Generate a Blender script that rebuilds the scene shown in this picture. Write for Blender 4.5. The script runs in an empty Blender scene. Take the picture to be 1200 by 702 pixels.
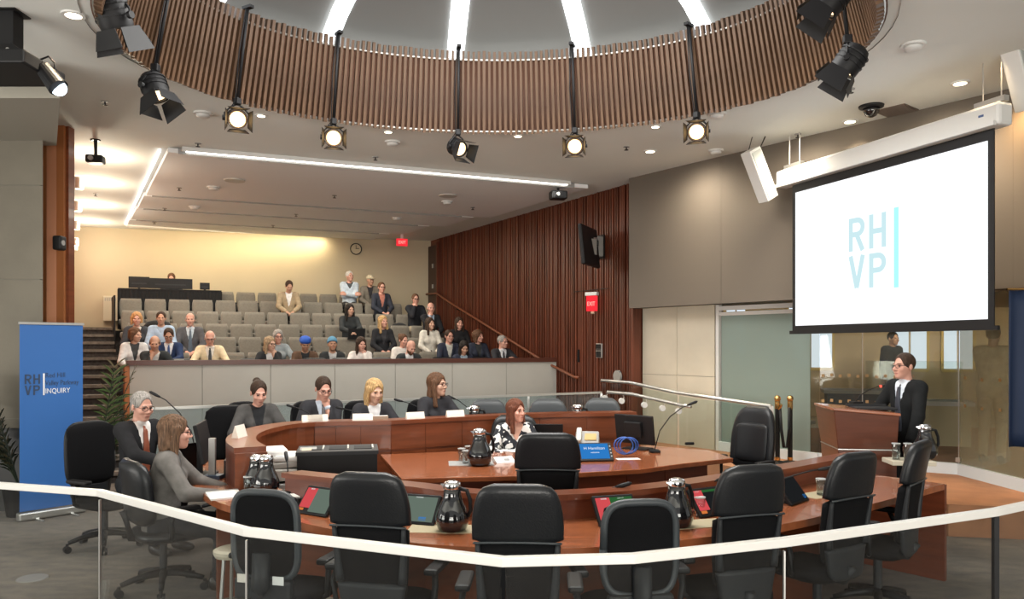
import bpy, math, random
import numpy as np
from mathutils import Vector, Matrix, Euler

random.seed(7)
SC = bpy.context.scene
COL = SC.collection
PI = math.pi

# ------------------------------------------------------------------ camera, world, exposure
CAM_Z = 1.8
cam = bpy.data.cameras.new('camera')
cam.sensor_fit = 'HORIZONTAL'; cam.sensor_width = 36.0
cam.lens = 36.0 * 900.0 / 1200.0
cam.shift_y = 54.0 / 1200.0
cam.clip_start = 0.05; cam.clip_end = 100
camo = bpy.data.objects.new('camera', cam); COL.objects.link(camo)
camo.location = (0, 0, CAM_Z); camo.rotation_euler = (PI / 2, 0, 0)
SC.camera = camo

w = bpy.data.worlds.new('world'); SC.world = w; w.use_nodes = True
w.node_tree.nodes['Background'].inputs[0].default_value = (0.95, 0.95, 0.92, 1)
w.node_tree.nodes['Background'].inputs[1].default_value = 0.5
SC.view_settings.view_transform = 'Standard'
SC.view_settings.look = 'None'
SC.view_settings.gamma = 1.0
SC.view_settings.use_curve_mapping = False
SC.view_settings.exposure = 0.0
SC.cycles.max_bounces = 7
SC.cycles.transparent_max_bounces = 16
SC.cycles.caustics_reflective = False
SC.cycles.caustics_refractive = False
SC.cycles.sample_clamp_indirect = 4.0
SC.cycles.use_denoising = True


def light(name, kind, loc, energy, col=(1, 1, 1), target=None, size=0.2, size_y=None, spot=60, blend=0.6):
    l = bpy.data.lights.new(name, kind); l.energy = energy; l.color = col
    if kind == 'AREA':
        l.size = size
        if size_y: l.shape = 'RECTANGLE'; l.size_y = size_y
    elif kind == 'SPOT':
        l.spot_size = math.radians(spot); l.spot_blend = blend; l.shadow_soft_size = size
    else:
        l.shadow_soft_size = size
    o = bpy.data.objects.new(name, l); COL.objects.link(o); o.location = loc
    if target is not None:
        o.rotation_euler = (Vector(target) - Vector(loc)).to_track_quat('-Z', 'Y').to_euler()
    elif kind != 'POINT':
        o.rotation_euler = (0, 0, 0)
    return o


WARM = (1.0, 0.78, 0.50)
# skylight of the dome over the pit
L_DOME = light('dome_skylight', 'AREA', (-0.17, 6.69, 5.4), 360, (1.0, 0.97, 0.92), size=4.4)
L_DOME.data.shape = 'ELLIPSE'; L_DOME.data.size_y = 3.3
# daylight of an unseen window at the left, then fill added behind the camera
light('window_daylight', 'AREA', (-8.8, 1.2, 1.6), 430, (1.0, 0.96, 0.89), target=(-1.0, 6.0, 7.0), size=7.0, size_y=2.4)
light('window_daylight', 'AREA', (1.5, -3.4, 1.6), 680, (1.0, 0.95, 0.87), target=(0.5, 4.0, 6.0), size=8.0, size_y=2.2)  # added fill, tilted up to brighten the ceiling and the gallery panels

# ------------------------------------------------------------------ frames of the place
HOR = 405.0


def at(px, py, D):
    """a point of the room from its place in the photograph and its distance"""
    return Vector(((px - 600) / 900 * D, D, CAM_Z - (py - HOR) * D / 900))


def onz(px, py, z):
    D = 900 * (CAM_Z - z) / (py - HOR)
    return Vector(((px - 600) / 900 * D, D, z))


P0 = Vector((-5.73, 11.5, 0)); U = Vector((0.927, 0.375, 0)); V = Vector((-0.5, 0.866, 0))
ROW_YAW = math.atan2(0.375, 0.927)


def gal(a, b, z=0.0):
    p = P0 + U * a + V * b
    return Vector((p.x, p.y, z))


def a_at(px, b):
    k = (px - 600) / 900
    q = P0 + V * b
    return (k * q.y - q.x) / (U.x - k * U.y)


CEIL = 4.4

# ------------------------------------------------------------------ materials
MATS = {}


def mat(name, col, rough=0.5, metal=0.0, spec=0.5, noise=None, emit=None, estr=0.0, bump=None, coat=0.0, sheen=0.0):
    """noise = (scale, amount, (sx,sy,sz)); bump = (scale, strength)"""
    if name in MATS: return MATS[name]
    m = bpy.data.materials.new(name); m.use_nodes = True
    nt = m.node_tree; b = nt.nodes['Principled BSDF']
    b.inputs['Base Color'].default_value = (*col, 1)
    b.inputs['Roughness'].default_value = rough
    b.inputs['Metallic'].default_value = metal
    b.inputs['Specular IOR Level'].default_value = spec
    if coat: b.inputs['Coat Weight'].default_value = coat
    if sheen: b.inputs['Sheen Weight'].default_value = sheen
    if emit is not None:
        b.inputs['Emission Color'].default_value = (*emit, 1)
        b.inputs['Emission Strength'].default_value = estr
    if noise or bump:
        tc = nt.nodes.new('ShaderNodeTexCoord')
    if noise:
        mp = nt.nodes.new('ShaderNodeMapping'); mp.inputs['Scale'].default_value = noise[2] if len(noise) > 2 else (1, 1, 1)
        nt.links.new(tc.outputs['Object'], mp.inputs[0])
        n = nt.nodes.new('ShaderNodeTexNoise'); n.inputs['Scale'].default_value = noise[0]; n.inputs['Detail'].default_value = 4
        nt.links.new(mp.outputs[0], n.inputs['Vector'])
        r = nt.nodes.new('ShaderNodeValToRGB')
        a = noise[1]
        r.color_ramp.elements[0].position = 0.3; r.color_ramp.elements[1].position = 0.7
        r.color_ramp.elements[0].color = (*[c * (1 - a) for c in col], 1)
        r.color_ramp.elements[1].color = (*[min(1, c * (1 + a)) for c in col], 1)
        nt.links.new(n.outputs['Fac'], r.inputs[0]); nt.links.new(r.outputs[0], b.inputs['Base Color'])
    if bump:
        n2 = nt.nodes.new('ShaderNodeTexNoise'); n2.inputs['Scale'].default_value = bump[0]
        nt.links.new(tc.outputs['Object'], n2.inputs['Vector'])
        bp = nt.nodes.new('ShaderNodeBump'); bp.inputs['Strength'].default_value = bump[1]; bp.inputs['Distance'].default_value = 0.01
        nt.links.new(n2.outputs['Fac'], bp.inputs['Height']); nt.links.new(bp.outputs[0], b.inputs['Normal'])
    MATS[name] = m
    return m


def emat(name, col, s):
    if name in MATS: return MATS[name]
    m = bpy.data.materials.new(name); m.use_nodes = True
    nt = m.node_tree; nt.nodes.remove(nt.nodes['Principled BSDF'])
    e = nt.nodes.new('ShaderNodeEmission'); e.inputs[0].default_value = (*col, 1); e.inputs[1].default_value = s
    nt.links.new(e.outputs[0], nt.nodes['Material Output'].inputs[0])
    MATS[name] = m
    return m


def glass(name, tint=(0.92, 0.97, 0.95), refl=1.0, haze=0.0, hcol=(0.6, 0.66, 0.62)):
    """thin pane: Fresnel mix of clear transmission and mirror, plus an optional frosting"""
    if name in MATS: return MATS[name]
    m = bpy.data.materials.new(name); m.use_nodes = True
    nt = m.node_tree; nt.nodes.remove(nt.nodes['Principled BSDF'])
    t = nt.nodes.new('ShaderNodeBsdfTransparent'); t.inputs[0].default_value = (*tint, 1)
    g = nt.nodes.new('ShaderNodeBsdfGlossy'); g.inputs['Roughness'].default_value = 0.02
    f = nt.nodes.new('ShaderNodeLayerWeight'); f.inputs[0].default_value = 0.5
    pw = nt.nodes.new('ShaderNodeMath'); pw.operation = 'POWER'; pw.inputs[1].default_value = 4.0
    mu = nt.nodes.new('ShaderNodeMath'); mu.operation = 'MULTIPLY_ADD'; mu.inputs[1].default_value = 0.8 * refl; mu.inputs[2].default_value = 0.045 * refl
    nt.links.new(f.outputs['Facing'], pw.inputs[0])
    mx = nt.nodes.new('ShaderNodeMixShader')
    nt.links.new(pw.outputs[0], mu.inputs[0]); nt.links.new(mu.outputs[0], mx.inputs[0])
    nt.links.new(t.outputs[0], mx.inputs[1]); nt.links.new(g.outputs[0], mx.inputs[2])
    out = mx
    if haze:
        d = nt.nodes.new('ShaderNodeBsdfDiffuse'); d.inputs[0].default_value = (*hcol, 1)
        tr = nt.nodes.new('ShaderNodeBsdfTranslucent'); tr.inputs[0].default_value = (*hcol, 1)
        dm = nt.nodes.new('ShaderNodeMixShader'); dm.inputs[0].default_value = 0.4
        nt.links.new(d.outputs[0], dm.inputs[1]); nt.links.new(tr.outputs[0], dm.inputs[2])
        mx2 = nt.nodes.new('ShaderNodeMixShader'); mx2.inputs[0].default_value = haze
        nt.links.new(mx.outputs[0], mx2.inputs[1]); nt.links.new(dm.outputs[0], mx2.inputs[2])
        out = mx2
    nt.links.new(out.outputs[0], nt.nodes['Material Output'].inputs[0])
    MATS[name] = m
    return m


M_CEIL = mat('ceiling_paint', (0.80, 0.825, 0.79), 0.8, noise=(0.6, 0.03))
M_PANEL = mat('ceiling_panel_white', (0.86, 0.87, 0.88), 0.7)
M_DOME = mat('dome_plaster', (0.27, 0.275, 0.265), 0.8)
M_SLAT = mat('slat_walnut', (0.098, 0.053, 0.028), 0.45, noise=(3.0, 0.28, (6, 6, 0.6)))
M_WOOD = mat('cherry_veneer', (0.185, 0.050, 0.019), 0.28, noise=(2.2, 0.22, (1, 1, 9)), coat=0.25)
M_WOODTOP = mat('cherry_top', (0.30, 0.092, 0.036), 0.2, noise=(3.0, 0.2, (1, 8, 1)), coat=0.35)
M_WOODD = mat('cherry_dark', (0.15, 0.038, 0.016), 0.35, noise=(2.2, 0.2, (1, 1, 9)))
M_FLUTE = mat('fluted_wood', (0.115, 0.031, 0.015), 0.42, noise=(2.0, 0.45, (7, 7, 0.4)))
M_ORANGE = mat('orange_wood', (0.44, 0.16, 0.055), 0.45, noise=(1.5, 0.15, (4, 4, 0.4)))
M_STONE = mat('limestone_panel', (0.58, 0.515, 0.405), 0.7, noise=(2.0, 0.08), bump=(40, 0.08))
M_CONC = mat('concrete_panel', (0.160, 0.143, 0.110), 0.75, noise=(1.6, 0.14), bump=(30, 0.1))
M_REAR = mat('rear_wall_paint', (0.56, 0.485, 0.345), 0.8, noise=(1.0, 0.04))
M_GPANEL = mat('gallery_front_panel', (0.50, 0.485, 0.44), 0.7, noise=(1.5, 0.05))
M_CARPET = mat('carpet', (0.095, 0.072, 0.050), 0.95, noise=(5.0, 0.42, (1, 1.9, 1)), bump=(160, 0.5), sheen=0.2)
M_PLAT = mat('platform_carpet', (0.36, 0.17, 0.085), 0.85, noise=(4.0, 0.15), bump=(160, 0.3))
M_STEP = mat('stair_carpet', (0.055, 0.048, 0.045), 0.95, noise=(20, 0.3))
M_NOSE = mat('stair_nosing', (0.17, 0.145, 0.12), 0.8, noise=(18, 0.25))
M_SEAT = mat('seat_fabric', (0.185, 0.168, 0.138), 0.9, noise=(30, 0.1), sheen=0.3)
M_BLACK = mat('black_plastic', (0.009, 0.009, 0.010), 0.5, spec=0.3)
M_LEATHER = mat('black_leather', (0.009, 0.010, 0.012), 0.36, spec=0.4, bump=(120, 0.12))
M_MESH = mat('black_mesh_fabric', (0.007, 0.007, 0.008), 0.85, spec=0.12, bump=(400, 0.4))
M_SHELL = mat('chair_shell', (0.024, 0.026, 0.029), 0.5, spec=0.3)
M_GREYLEATHER = mat('charcoal_leather', (0.045, 0.052, 0.058), 0.45, bump=(120, 0.1))
M_CHROME = mat('chrome', (0.75, 0.75, 0.77), 0.15, metal=1.0)
M_STEEL = mat('brushed_steel', (0.62, 0.62, 0.60), 0.32, metal=0.85)
M_RAIL = mat('rail_white_metal', (0.66, 0.65, 0.62), 0.35)
M_BRASS = mat('brass', (0.70, 0.42, 0.16), 0.25, metal=1.0)
M_WHITE = mat('white_plastic', (0.72, 0.72, 0.70), 0.5)
M_SKIRT = mat('white_skirting', (0.66, 0.70, 0.72), 0.5)
M_PAPER = mat('paper', (0.80, 0.80, 0.78), 0.8)
M_CARD = mat('name_card', (0.78, 0.73, 0.65), 0.7)
M_INK = mat('ink', (0.08, 0.07, 0.07), 0.8)
M_MAT = mat('beige_place_mat', (0.42, 0.36, 0.23), 0.8)
M_DARKCLOTH = mat('black_drape', (0.008, 0.008, 0.009), 0.9, sheen=0.1)
M_BLUE = mat('banner_blue', (0.028, 0.13, 0.40), 0.55)
M_FLAG = mat('flag_blue', (0.006, 0.019, 0.058), 0.7)
M_GREY = mat('grey_plastic', (0.32, 0.32, 0.31), 0.5)
M_LGREY = mat('light_grey_plastic', (0.55, 0.54, 0.50), 0.5)
M_THERM = mat('glossy_black_pot', (0.008, 0.008, 0.010), 0.08, spec=0.8, coat=0.6)
G_RAIL = glass('rail_glass', (0.88, 0.90, 0.90), 0.8)
G_CLEAR = glass('clear_glass', (0.90, 0.94, 0.92), 1.0)
G_LOBBY = glass('lobby_glass', (0.92, 0.93, 0.90), 1.0, haze=0.06, hcol=(0.45, 0.42, 0.33))
G_FROST = glass('frosted_glass', (0.7, 0.78, 0.74), 1.0, haze=0.80, hcol=(0.42, 0.50, 0.45))
G_HAZE = glass('hazy_glass', (0.92, 0.92, 0.85), 1.0, haze=0.38, hcol=(0.50, 0.47, 0.33))
G_TUMBLER = glass('tumbler_glass', (0.85, 0.88, 0.88), 1.6)
E_STRIP = emat('skylight_strip', (0.95, 0.98, 1.0), 4.0)
E_LED = emat('led_strip', (1.0, 0.96, 0.88), 5.0)
E_LAMP = emat('lamp_lens', (1.0, 0.62, 0.26), 5.0)
E_LAMPD = emat('lamp_lens_dim', (1.0, 0.72, 0.42), 3.0)
E_DOWN = emat('downlight_lens', (1.0, 0.84, 0.60), 9.0)
E_SCREEN = emat('projected_white', (0.97, 0.99, 1.0), 1.25)
E_SLET = emat('projected_pale_teal', (0.62, 0.85, 0.90), 1.0)
E_SBAR = emat('projected_cyan', (0.46, 1.0, 1.0), 1.0)
E_RED = emat('screen_red', (0.75, 0.09, 0.10), 0.85)
E_GREEN = emat('screen_green', (0.035, 0.16, 0.045), 0.7)
E_GREYG = emat('screen_grey_green', (0.16, 0.21, 0.17), 0.8)
E_BLUE = emat('screen_blue', (0.03, 0.22, 0.62), 0.9)
E_SWHITE = emat('screen_white', (0.8, 0.9, 1.0), 0.9)
E_EXIT = emat('exit_red', (1.0, 0.035, 0.05), 1.0)
E_EXITL = emat('exit_letters', (1.0, 0.55, 0.45), 1.1)
E_WIN = emat('window_daylight', (0.80, 0.90, 1.0), 1.1)
E_PROJ = emat('projector_lens_glow', (0.75, 0.88, 1.0), 4.0)


# ------------------------------------------------------------------ mesh building
class MB:
    def __init__(s): s.v = []; s.f = []; s.mi = []; s.cur = 0
    def add(s, vs, fs):
        n = len(s.v); s.v += [tuple(x) for x in vs]
        for f in fs: s.f.append(tuple(i + n for i in f)); s.mi.append(s.cur)
        return s
    def box(s, c, d, rz=0.0, R=None):
        hx, hy, hz = d[0] / 2, d[1] / 2, d[2] / 2
        vs = [Vector((x, y, z)) for x in (-hx, hx) for y in (-hy, hy) for z in (-hz, hz)]
        M = R if R is not None else Matrix.Rotation(rz, 3, 'Z')
        vs = [M @ q + Vector(c) for q in vs]
        return s.add(vs, [(0, 1, 3, 2), (4, 6, 7, 5), (0, 4, 5, 1), (2, 3, 7, 6), (0, 2, 6, 4), (1, 5, 7, 3)])
    def prism(s, poly, z0, z1):
        n = len(poly)
        area = sum(poly[i][0] * poly[(i + 1) % n][1] - poly[(i + 1) % n][0] * poly[i][1] for i in range(n))
        if area < 0: poly = poly[::-1]
        vs = [(p[0], p[1], z0) for p in poly] + [(p[0], p[1], z1) for p in poly]
        fs = [tuple(range(n - 1, -1, -1)), tuple(range(n, 2 * n))]
        fs += [(i, (i + 1) % n, n + (i + 1) % n, n + i) for i in range(n)]
        return s.add(vs, fs)
    def ribbon(s, pa, pb, z0, z1):
        """solid band between two polylines"""
        n = len(pa)
        vs = []
        for i in range(n):
            vs += [(pa[i][0], pa[i][1], z0), (pb[i][0], pb[i][1], z0), (pb[i][0], pb[i][1], z1), (pa[i][0], pa[i][1], z1)]
        fs = [(0, 1, 2, 3), (4 * n - 4, 4 * n - 1, 4 * n - 2, 4 * n - 3)]
        for i in range(n - 1):
            k = 4 * i
            for j in range(4):
                fs.append((k + j, k + 4 + j, k + 4 + (j + 1) % 4, k + (j + 1) % 4))
        return s.add(vs, fs)
    def loft(s, rings, cap=True):
        n = len(rings[0]); vs = [p for r in rings for p in r]; fs = []
        for i in range(len(rings) - 1):
            for j in range(n):
                a = i * n + j; b = i * n + (j + 1) % n
                fs.append((a, b, b + n, a + n))
        if cap:
            fs.append(tuple(range(n - 1, -1, -1))); fs.append(tuple(range((len(rings) - 1) * n, len(rings) * n)))
        return s.add(vs, fs)
    def lathe(s, prof, n=20, c=(0, 0, 0), R=None):
        """prof = [(r, z)] bottom to top"""
        M = R if R is not None else Matrix.Identity(3)
        rings = [[M @ Vector((r * math.cos(2 * PI * k / n), r * math.sin(2 * PI * k / n), z)) + Vector(c) for k in range(n)] for r, z in prof]
        return s.loft(rings)
    def cyl(s, a, b, r, r2=None, n=12):
        a, b = Vector(a), Vector(b); d = b - a
        R = d.to_track_quat('Z', 'Y').to_matrix()
        return s.lathe([(r, 0), (r if r2 is None else r2, d.length)], n, a, R)
    def tube(s, path, r, n=8):
        path = [Vector(p) for p in path]; rings = []
        up = Vector((0.13, 0.31, 0.94)).normalized()
        for i, p in enumerate(path):
            d = (path[min(i + 1, len(path) - 1)] - path[max(i - 1, 0)]).normalized()
            x = d.cross(up)
            if x.length < 1e-3: x = d.cross(Vector((1, 0, 0)))
            x.normalize(); y = d.cross(x).normalized()
            rr = r[i] if isinstance(r, (list, tuple)) else r
            rings.append([p + x * (rr * math.cos(2 * PI * k / n)) - y * (rr * math.sin(2 * PI * k / n)) for k in range(n)])
        return s.loft(rings)
    def sphere(s, c, r, n=12, m=8, R=None):
        rx, ry, rz = (r, r, r) if not isinstance(r, (tuple, list)) else r
        M = R if R is not None else Matrix.Identity(3)
        rings = []
        for i in range(1, m):
            t = PI * i / m - PI / 2
            rings.append([M @ Vector((rx * math.cos(t) * math.cos(2 * PI * k / n), ry * math.cos(t) * math.sin(2 * PI * k / n), rz * math.sin(t))) + Vector(c) for k in range(n)])
        n0 = len(s.v); s.loft(rings, cap=False)
        b = len(s.v); s.v.append(tuple(M @ Vector((0, 0, -rz)) + Vector(c))); s.v.append(tuple(M @ Vector((0, 0, rz)) + Vector(c)))
        for k in range(n):
            s.f.append((n0 + (k + 1) % n, n0 + k, b)); s.mi.append(s.cur)
            l = n0 + (m - 2) * n
            s.f.append((l + k, l + (k + 1) % n, b + 1)); s.mi.append(s.cur)
        return s
    def mesh(s, name, mats, smooth=False):
        me = bpy.data.meshes.new(name)
        me.from_pydata(s.v, [], s.f)
        for m in (mats if isinstance(mats, (list, tuple)) else [mats]): me.materials.append(m)
        if len(set(s.mi)) > 1: me.polygons.foreach_set('material_index', s.mi)
        if smooth: me.polygons.foreach_set('use_smooth', np.ones(len(me.polygons), dtype=bool))
        me.update()
        return me
    def build(s, name, mats, parent=None, smooth=False, bevel=0.0, loc=None, rot=None, seg=2, auto=None):
        o = link(name, s.mesh(name, mats, smooth), parent, loc, rot)
        if bevel:
            b = o.modifiers.new('round', 'BEVEL'); b.width = bevel; b.segments = seg; b.limit_method = 'ANGLE'; b.angle_limit = math.radians(50)
        if auto:
            o.data.polygons.foreach_set('use_smooth', np.ones(len(o.data.polygons), dtype=bool))
            es = o.modifiers.new('split', 'EDGE_SPLIT'); es.split_angle = math.radians(auto)
        return o


def link(name, me, parent=None, loc=None, rot=None):
    o = bpy.data.objects.new(name, me); COL.objects.link(o)
    if parent is not None: o.parent = parent
    if loc is not None: o.location = loc
    if rot is not None: o.rotation_euler = rot
    return o


def tag(o, label=None, cat=None, group=None, kind=None):
    if label: o['label'] = label
    if cat: o['category'] = cat
    if group: o['group'] = group
    if kind: o['kind'] = kind
    return o


def thing(name, label, cat, loc=(0, 0, 0), rz=0.0, group=None):
    o = bpy.data.objects.new(name, None); COL.objects.link(o); o.empty_display_size = 0.1
    o.location = loc; o.rotation_euler = (0, 0, rz)
    return tag(o, label, cat, group)


def struct(name, mb, m, parent=None, **k):
    o = mb.build(name, m, parent, **k)
    o['kind'] = 'structure'
    return o


def dup(root, loc, rz, label, group=None):
    r = root.copy(); COL.objects.link(r); r.location = loc; r.rotation_euler = (0, 0, rz); r['label'] = label
    if group: r['group'] = group
    for ch in list(root.children):
        c = ch.copy(); COL.objects.link(c); c.parent = r
        for g in list(ch.children):
            d = g.copy(); COL.objects.link(d); d.parent = c
    return r


def text_mesh(txt, size, m, ext=0.002, align='LEFT', sx=1.0):
    cu = bpy.data.curves.new('lettering', 'FONT'); cu.body = txt; cu.size = size; cu.extrude = ext; cu.align_x = align; cu.resolution_u = 3
    o = bpy.data.objects.new('lettering', cu); COL.objects.link(o)
    dg = bpy.context.evaluated_depsgraph_get(); dg.update()
    me = bpy.data.meshes.new_from_object(o.evaluated_get(dg))
    bpy.data.objects.remove(o); bpy.data.curves.remove(cu)
    me.materials.clear(); me.materials.append(m)
    if sx != 1.0:
        for v in me.vertices: v.co.x *= sx
    return me


ORD = ['first', 'second', 'third', 'fourth', 'fifth', 'sixth', 'seventh', 'eighth', 'ninth', 'tenth', 'eleventh', 'twelfth',
       'thirteenth', 'fourteenth', 'fifteenth', 'sixteenth', 'seventeenth', 'eighteenth', 'nineteenth', 'twentieth']

# ================================================================== THE SETTING
struct('floor', MB().box((-2, 10, -0.05), (30, 30, 0.1)), M_CARPET)

# ceiling with the round opening of the dome
RC = Vector((-0.172, 6.693)); RBX, RBY = 3.168, 2.484; RTX, RTY = 2.95, 2.19
ZB, ZT = 4.33, 5.2
NC = 96
mb = MB()
hole = [(RC.x + (RBX + 0.05) * math.cos(2 * PI * k / NC), RC.y + (RBY + 0.05) * math.sin(2 * PI * k / NC)) for k in range(NC)]
ex = []
for k in range(NC):
    c, s_ = math.cos(2 * PI * k / NC), math.sin(2 * PI * k / NC)
    t = min(12.0 / abs(c) if abs(c) > 1e-6 else 1e9, (16.0 if s_ > 0 else 8.0) / abs(s_) if abs(s_) > 1e-6 else 1e9)
    ex.append((RC.x + t * c, RC.y + t * s_))
vs = [(p[0], p[1], CEIL) for p in hole] + [(p[0], p[1], CEIL) for p in ex] + [(p[0], p[1], CEIL + 0.2) for p in hole] + [(p[0], p[1], CEIL + 0.2) for p in ex]
fs = []
for k in range(NC):
    j = (k + 1) % NC
    fs += [(k, NC + k, NC + j, j), (2 * NC + k, 2 * NC + j, 3 * NC + j, 3 * NC + k), (k, j, 2 * NC + j, 2 * NC + k)]
mb.add(vs, fs)
# corners missed by the fan
for cx, cy in ((-12, 8), (12, 8)):
    pass
ceiling = struct('ceiling', mb, M_CEIL)

# dome above the drum
dome = thing('dome_vault', 'shallow grey dome with radial skylight strips above the slatted ring', 'dome', (RC.x, RC.y, 0))
DX, DY = 3.22, 2.50
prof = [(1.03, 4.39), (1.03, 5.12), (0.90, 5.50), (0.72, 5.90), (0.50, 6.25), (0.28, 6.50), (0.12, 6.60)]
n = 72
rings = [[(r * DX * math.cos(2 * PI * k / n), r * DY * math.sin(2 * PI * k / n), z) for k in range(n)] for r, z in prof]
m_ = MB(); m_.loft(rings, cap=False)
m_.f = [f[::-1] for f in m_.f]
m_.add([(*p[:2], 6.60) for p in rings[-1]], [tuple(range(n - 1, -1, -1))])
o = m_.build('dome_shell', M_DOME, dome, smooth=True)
o['kind'] = 'structure'
STRIP_A = [99.1 + 360 / 13 * k for k in range(13)]
for adeg in STRIP_A:
    a = math.radians(adeg); e = Vector((DX * math.cos(a), DY * math.sin(a))); q = Vector((-e.y, e.x)).normalized()
    vs = []
    for r, z in ((1.0, 5.17), (0.9, 5.46), (0.72, 5.86), (0.50, 6.21), (0.28, 6.46), (0.16, 6.53)):
        for s_ in (-1, 1):
            p = e * r + q * 0.10 * s_; vs.append((p.x, p.y, z))
    vs2 = [(x, y, z + 0.03) for x, y, z in vs]
    N = len(vs)
    fs = [(2 * i, 2 * i + 2, 2 * i + 3, 2 * i + 1) for i in range(N // 2 - 1)] + [(N + 2 * i, N + 2 * i + 1, N + 2 * i + 3, N + 2 * i + 2) for i in range(N // 2 - 1)]
    MB().add(vs + vs2, fs).build('skylight_strip', E_STRIP, dome)
pts = [(0.62 * DX * math.cos(2 * PI * k / 64), 0.62 * DY * math.sin(2 * PI * k / 64), 6.05) for k in range(65)]
MB().tube(pts, 0.005, 4).build('plaster_joint', M_CONC, dome)

# slatted ring: upright slats at equal steps along an oval
ring = thing('slatted_ring', 'oval drum of upright walnut slats hanging under the dome', 'ceiling ring', (RC.x, RC.y, 0))
NS = 276
aa = np.linspace(0, 2 * PI, 4001)
arc = np.concatenate([[0], np.cumsum(np.hypot(np.diff(RBX * np.cos(aa)), np.diff(RBY * np.sin(aa))))])
slat_me = MB().box((0, 0, 0), (0.030, 0.055, 1.0)).mesh('slat', M_SLAT)
for k in range(NS):
    a = float(np.interp((k + 0.5) / NS * arc[-1], arc, aa))
    b_ = Vector((RBX * math.cos(a), RBY * math.sin(a), ZB)); t_ = Vector((RTX * math.cos(a), RTY * math.sin(a), ZT))
    d = (t_ - b_); L = d.length; d.normalize()
    x = Vector((-RBX * math.sin(a), RBY * math.cos(a), 0)).normalized(); y = d.cross(x).normalized(); x = y.cross(d)
    c = (b_ + t_) / 2 + d * random.uniform(-0.008, 0.008)
    o = link('slat', slat_me, ring)
    o.matrix_local = Matrix.Translation(c) @ Matrix((x, y, d)).transposed().to_4x4() @ Matrix.Diagonal((random.uniform(0.88, 1.12), 1, L, 1))
M_BACKING = mat('slat_backing', (0.10, 0.042, 0.022), 0.7)
rings = []
for (rx, ry, z) in ((RBX + 0.035, RBY + 0.035, ZB + 0.03), (RTX + 0.035, RTY + 0.035, ZT - 0.08), (RTX + 0.05, RTY + 0.05, ZT - 0.08), (RBX + 0.05, RBY + 0.05, ZB + 0.03)):
    rings.append([(rx * math.cos(2 * PI * k / 120), ry * math.sin(2 * PI * k / 120), z) for k in range(120)])
m_ = MB(); m_.loft(rings + [rings[0]], cap=False); m_.build('backing_drum', M_BACKING, ring, smooth=True)
for z, e in ((ZB + 0.035, 0.0), (ZT - 0.09, 1.0)):
    rx = RBX + (RTX - RBX) * e + 0.03; ry = RBY + (RTY - RBY) * e + 0.03
    MB().tube([(rx * math.cos(2 * PI * k / 96), ry * math.sin(2 * PI * k / 96), z) for k in range(97)], 0.012, 6).build('fixing_hoop', M_STEEL, ring)


# ------------------------------------------------------------------ walls
def wall_run(name, p, q, z0, z1, th, m, parent=None, kind=True, gap=0.0):
    """slab from p to q, its front face on the line, thickness away from the room (to the left of p->q)"""
    p = Vector((p[0], p[1])); q = Vector((q[0], q[1])); d = (q - p).normalized(); nrm = Vector((-d.y, d.x)) * th
    p2 = p + d * gap; q2 = q - d * gap
    mbx = MB().prism([p2, q2, q2 + nrm, p2 + nrm], z0, z1)
    o = mbx.build(name, m, parent)
    if kind: o['kind'] = 'structure'
    return o


def lerp2(p, q, t): return (p[0] + (q[0] - p[0]) * t, p[1] + (q[1] - p[1]) * t)


REAR_L = gal(-0.82, 6.4); REAR_R = gal(7.08, 5.7)
wall_run('wall_rear', REAR_R, REAR_L, 0, CEIL, -0.2, M_REAR)
LW0 = gal(-0.82, -2.4)
wl = wall_run('wall_left', LW0, REAR_L, 0, CEIL, 0.2, M_ORANGE)
# battens running up the left wall
for k in range(14):
    b = -2.3 + k * 0.62
    p = gal(-0.80, b)
    o = MB().box((p.x, p.y, CEIL / 2), (0.03, 0.05, CEIL), math.radians(30)).build('batten', M_ORANGE, wl)
# orange end panel facing the pit
pe = MB().box((LW0.x - 0.15, LW0.y - 0.02, CEIL / 2), (0.30, 0.06, CEIL)).build('trim_1', M_ORANGE); pe['kind'] = 'structure'
o = MB().box((LW0.x + 0.02, LW0.y + 0.05, CEIL / 2), (0.03, 0.12, CEIL)).build('edge_strip', M_WOOD, pe)

# fluted wood wall on the far side of the gallery
WW0 = gal(7.08, -2.27); WW1 = gal(7.08, 5.75)
ww = wall_run('wall_wood', WW0, WW1, 0, CEIL, -0.2, M_WOODD)
fl = MB(); d = (WW1 - WW0); L = d.length; d = d.normalized(); nin = Vector((-d.y, d.x, 0))
random.seed(3); t = 0.05
while t < L - 0.5:
    wd = random.choice((0.028, 0.032, 0.04)); dp = random.uniform(0.018, 0.045)
    c = WW0 + d * (t + wd / 2) + nin * (dp / 2)
    fl.box((c.x, c.y, CEIL / 2 + 0.0), (wd, dp, CEIL - 0.01), math.atan2(d.y, d.x)); t += wd + random.choice((0.018, 0.026, 0.045))
o = fl.build('fluted_battens', M_FLUTE, ww); o['kind'] = 'stuff'
c = WW0 + nin * 0.03 - d * 0.03
o = MB().box((c.x, c.y, CEIL / 2), (0.06, 0.16, CEIL), math.atan2(d.y, d.x)).build('end_post', M_FLUTE, ww)
# concealed door in the fluted wall: head joint and pull
c = WW0 + d * 1.15 + nin * 0.055
MB().box((c.x, c.y, 2.75), (1.0, 0.012, 0.012), math.atan2(d.y, d.x)).build('door_head_joint', M_BLACK, ww)
c = WW0 + d * 1.5 + nin * 0.06
MB().box((c.x, c.y, 1.62), (0.03, 0.03, 0.22), math.atan2(d.y, d.x)).build('door_pull', M_BLACK, ww)
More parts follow.
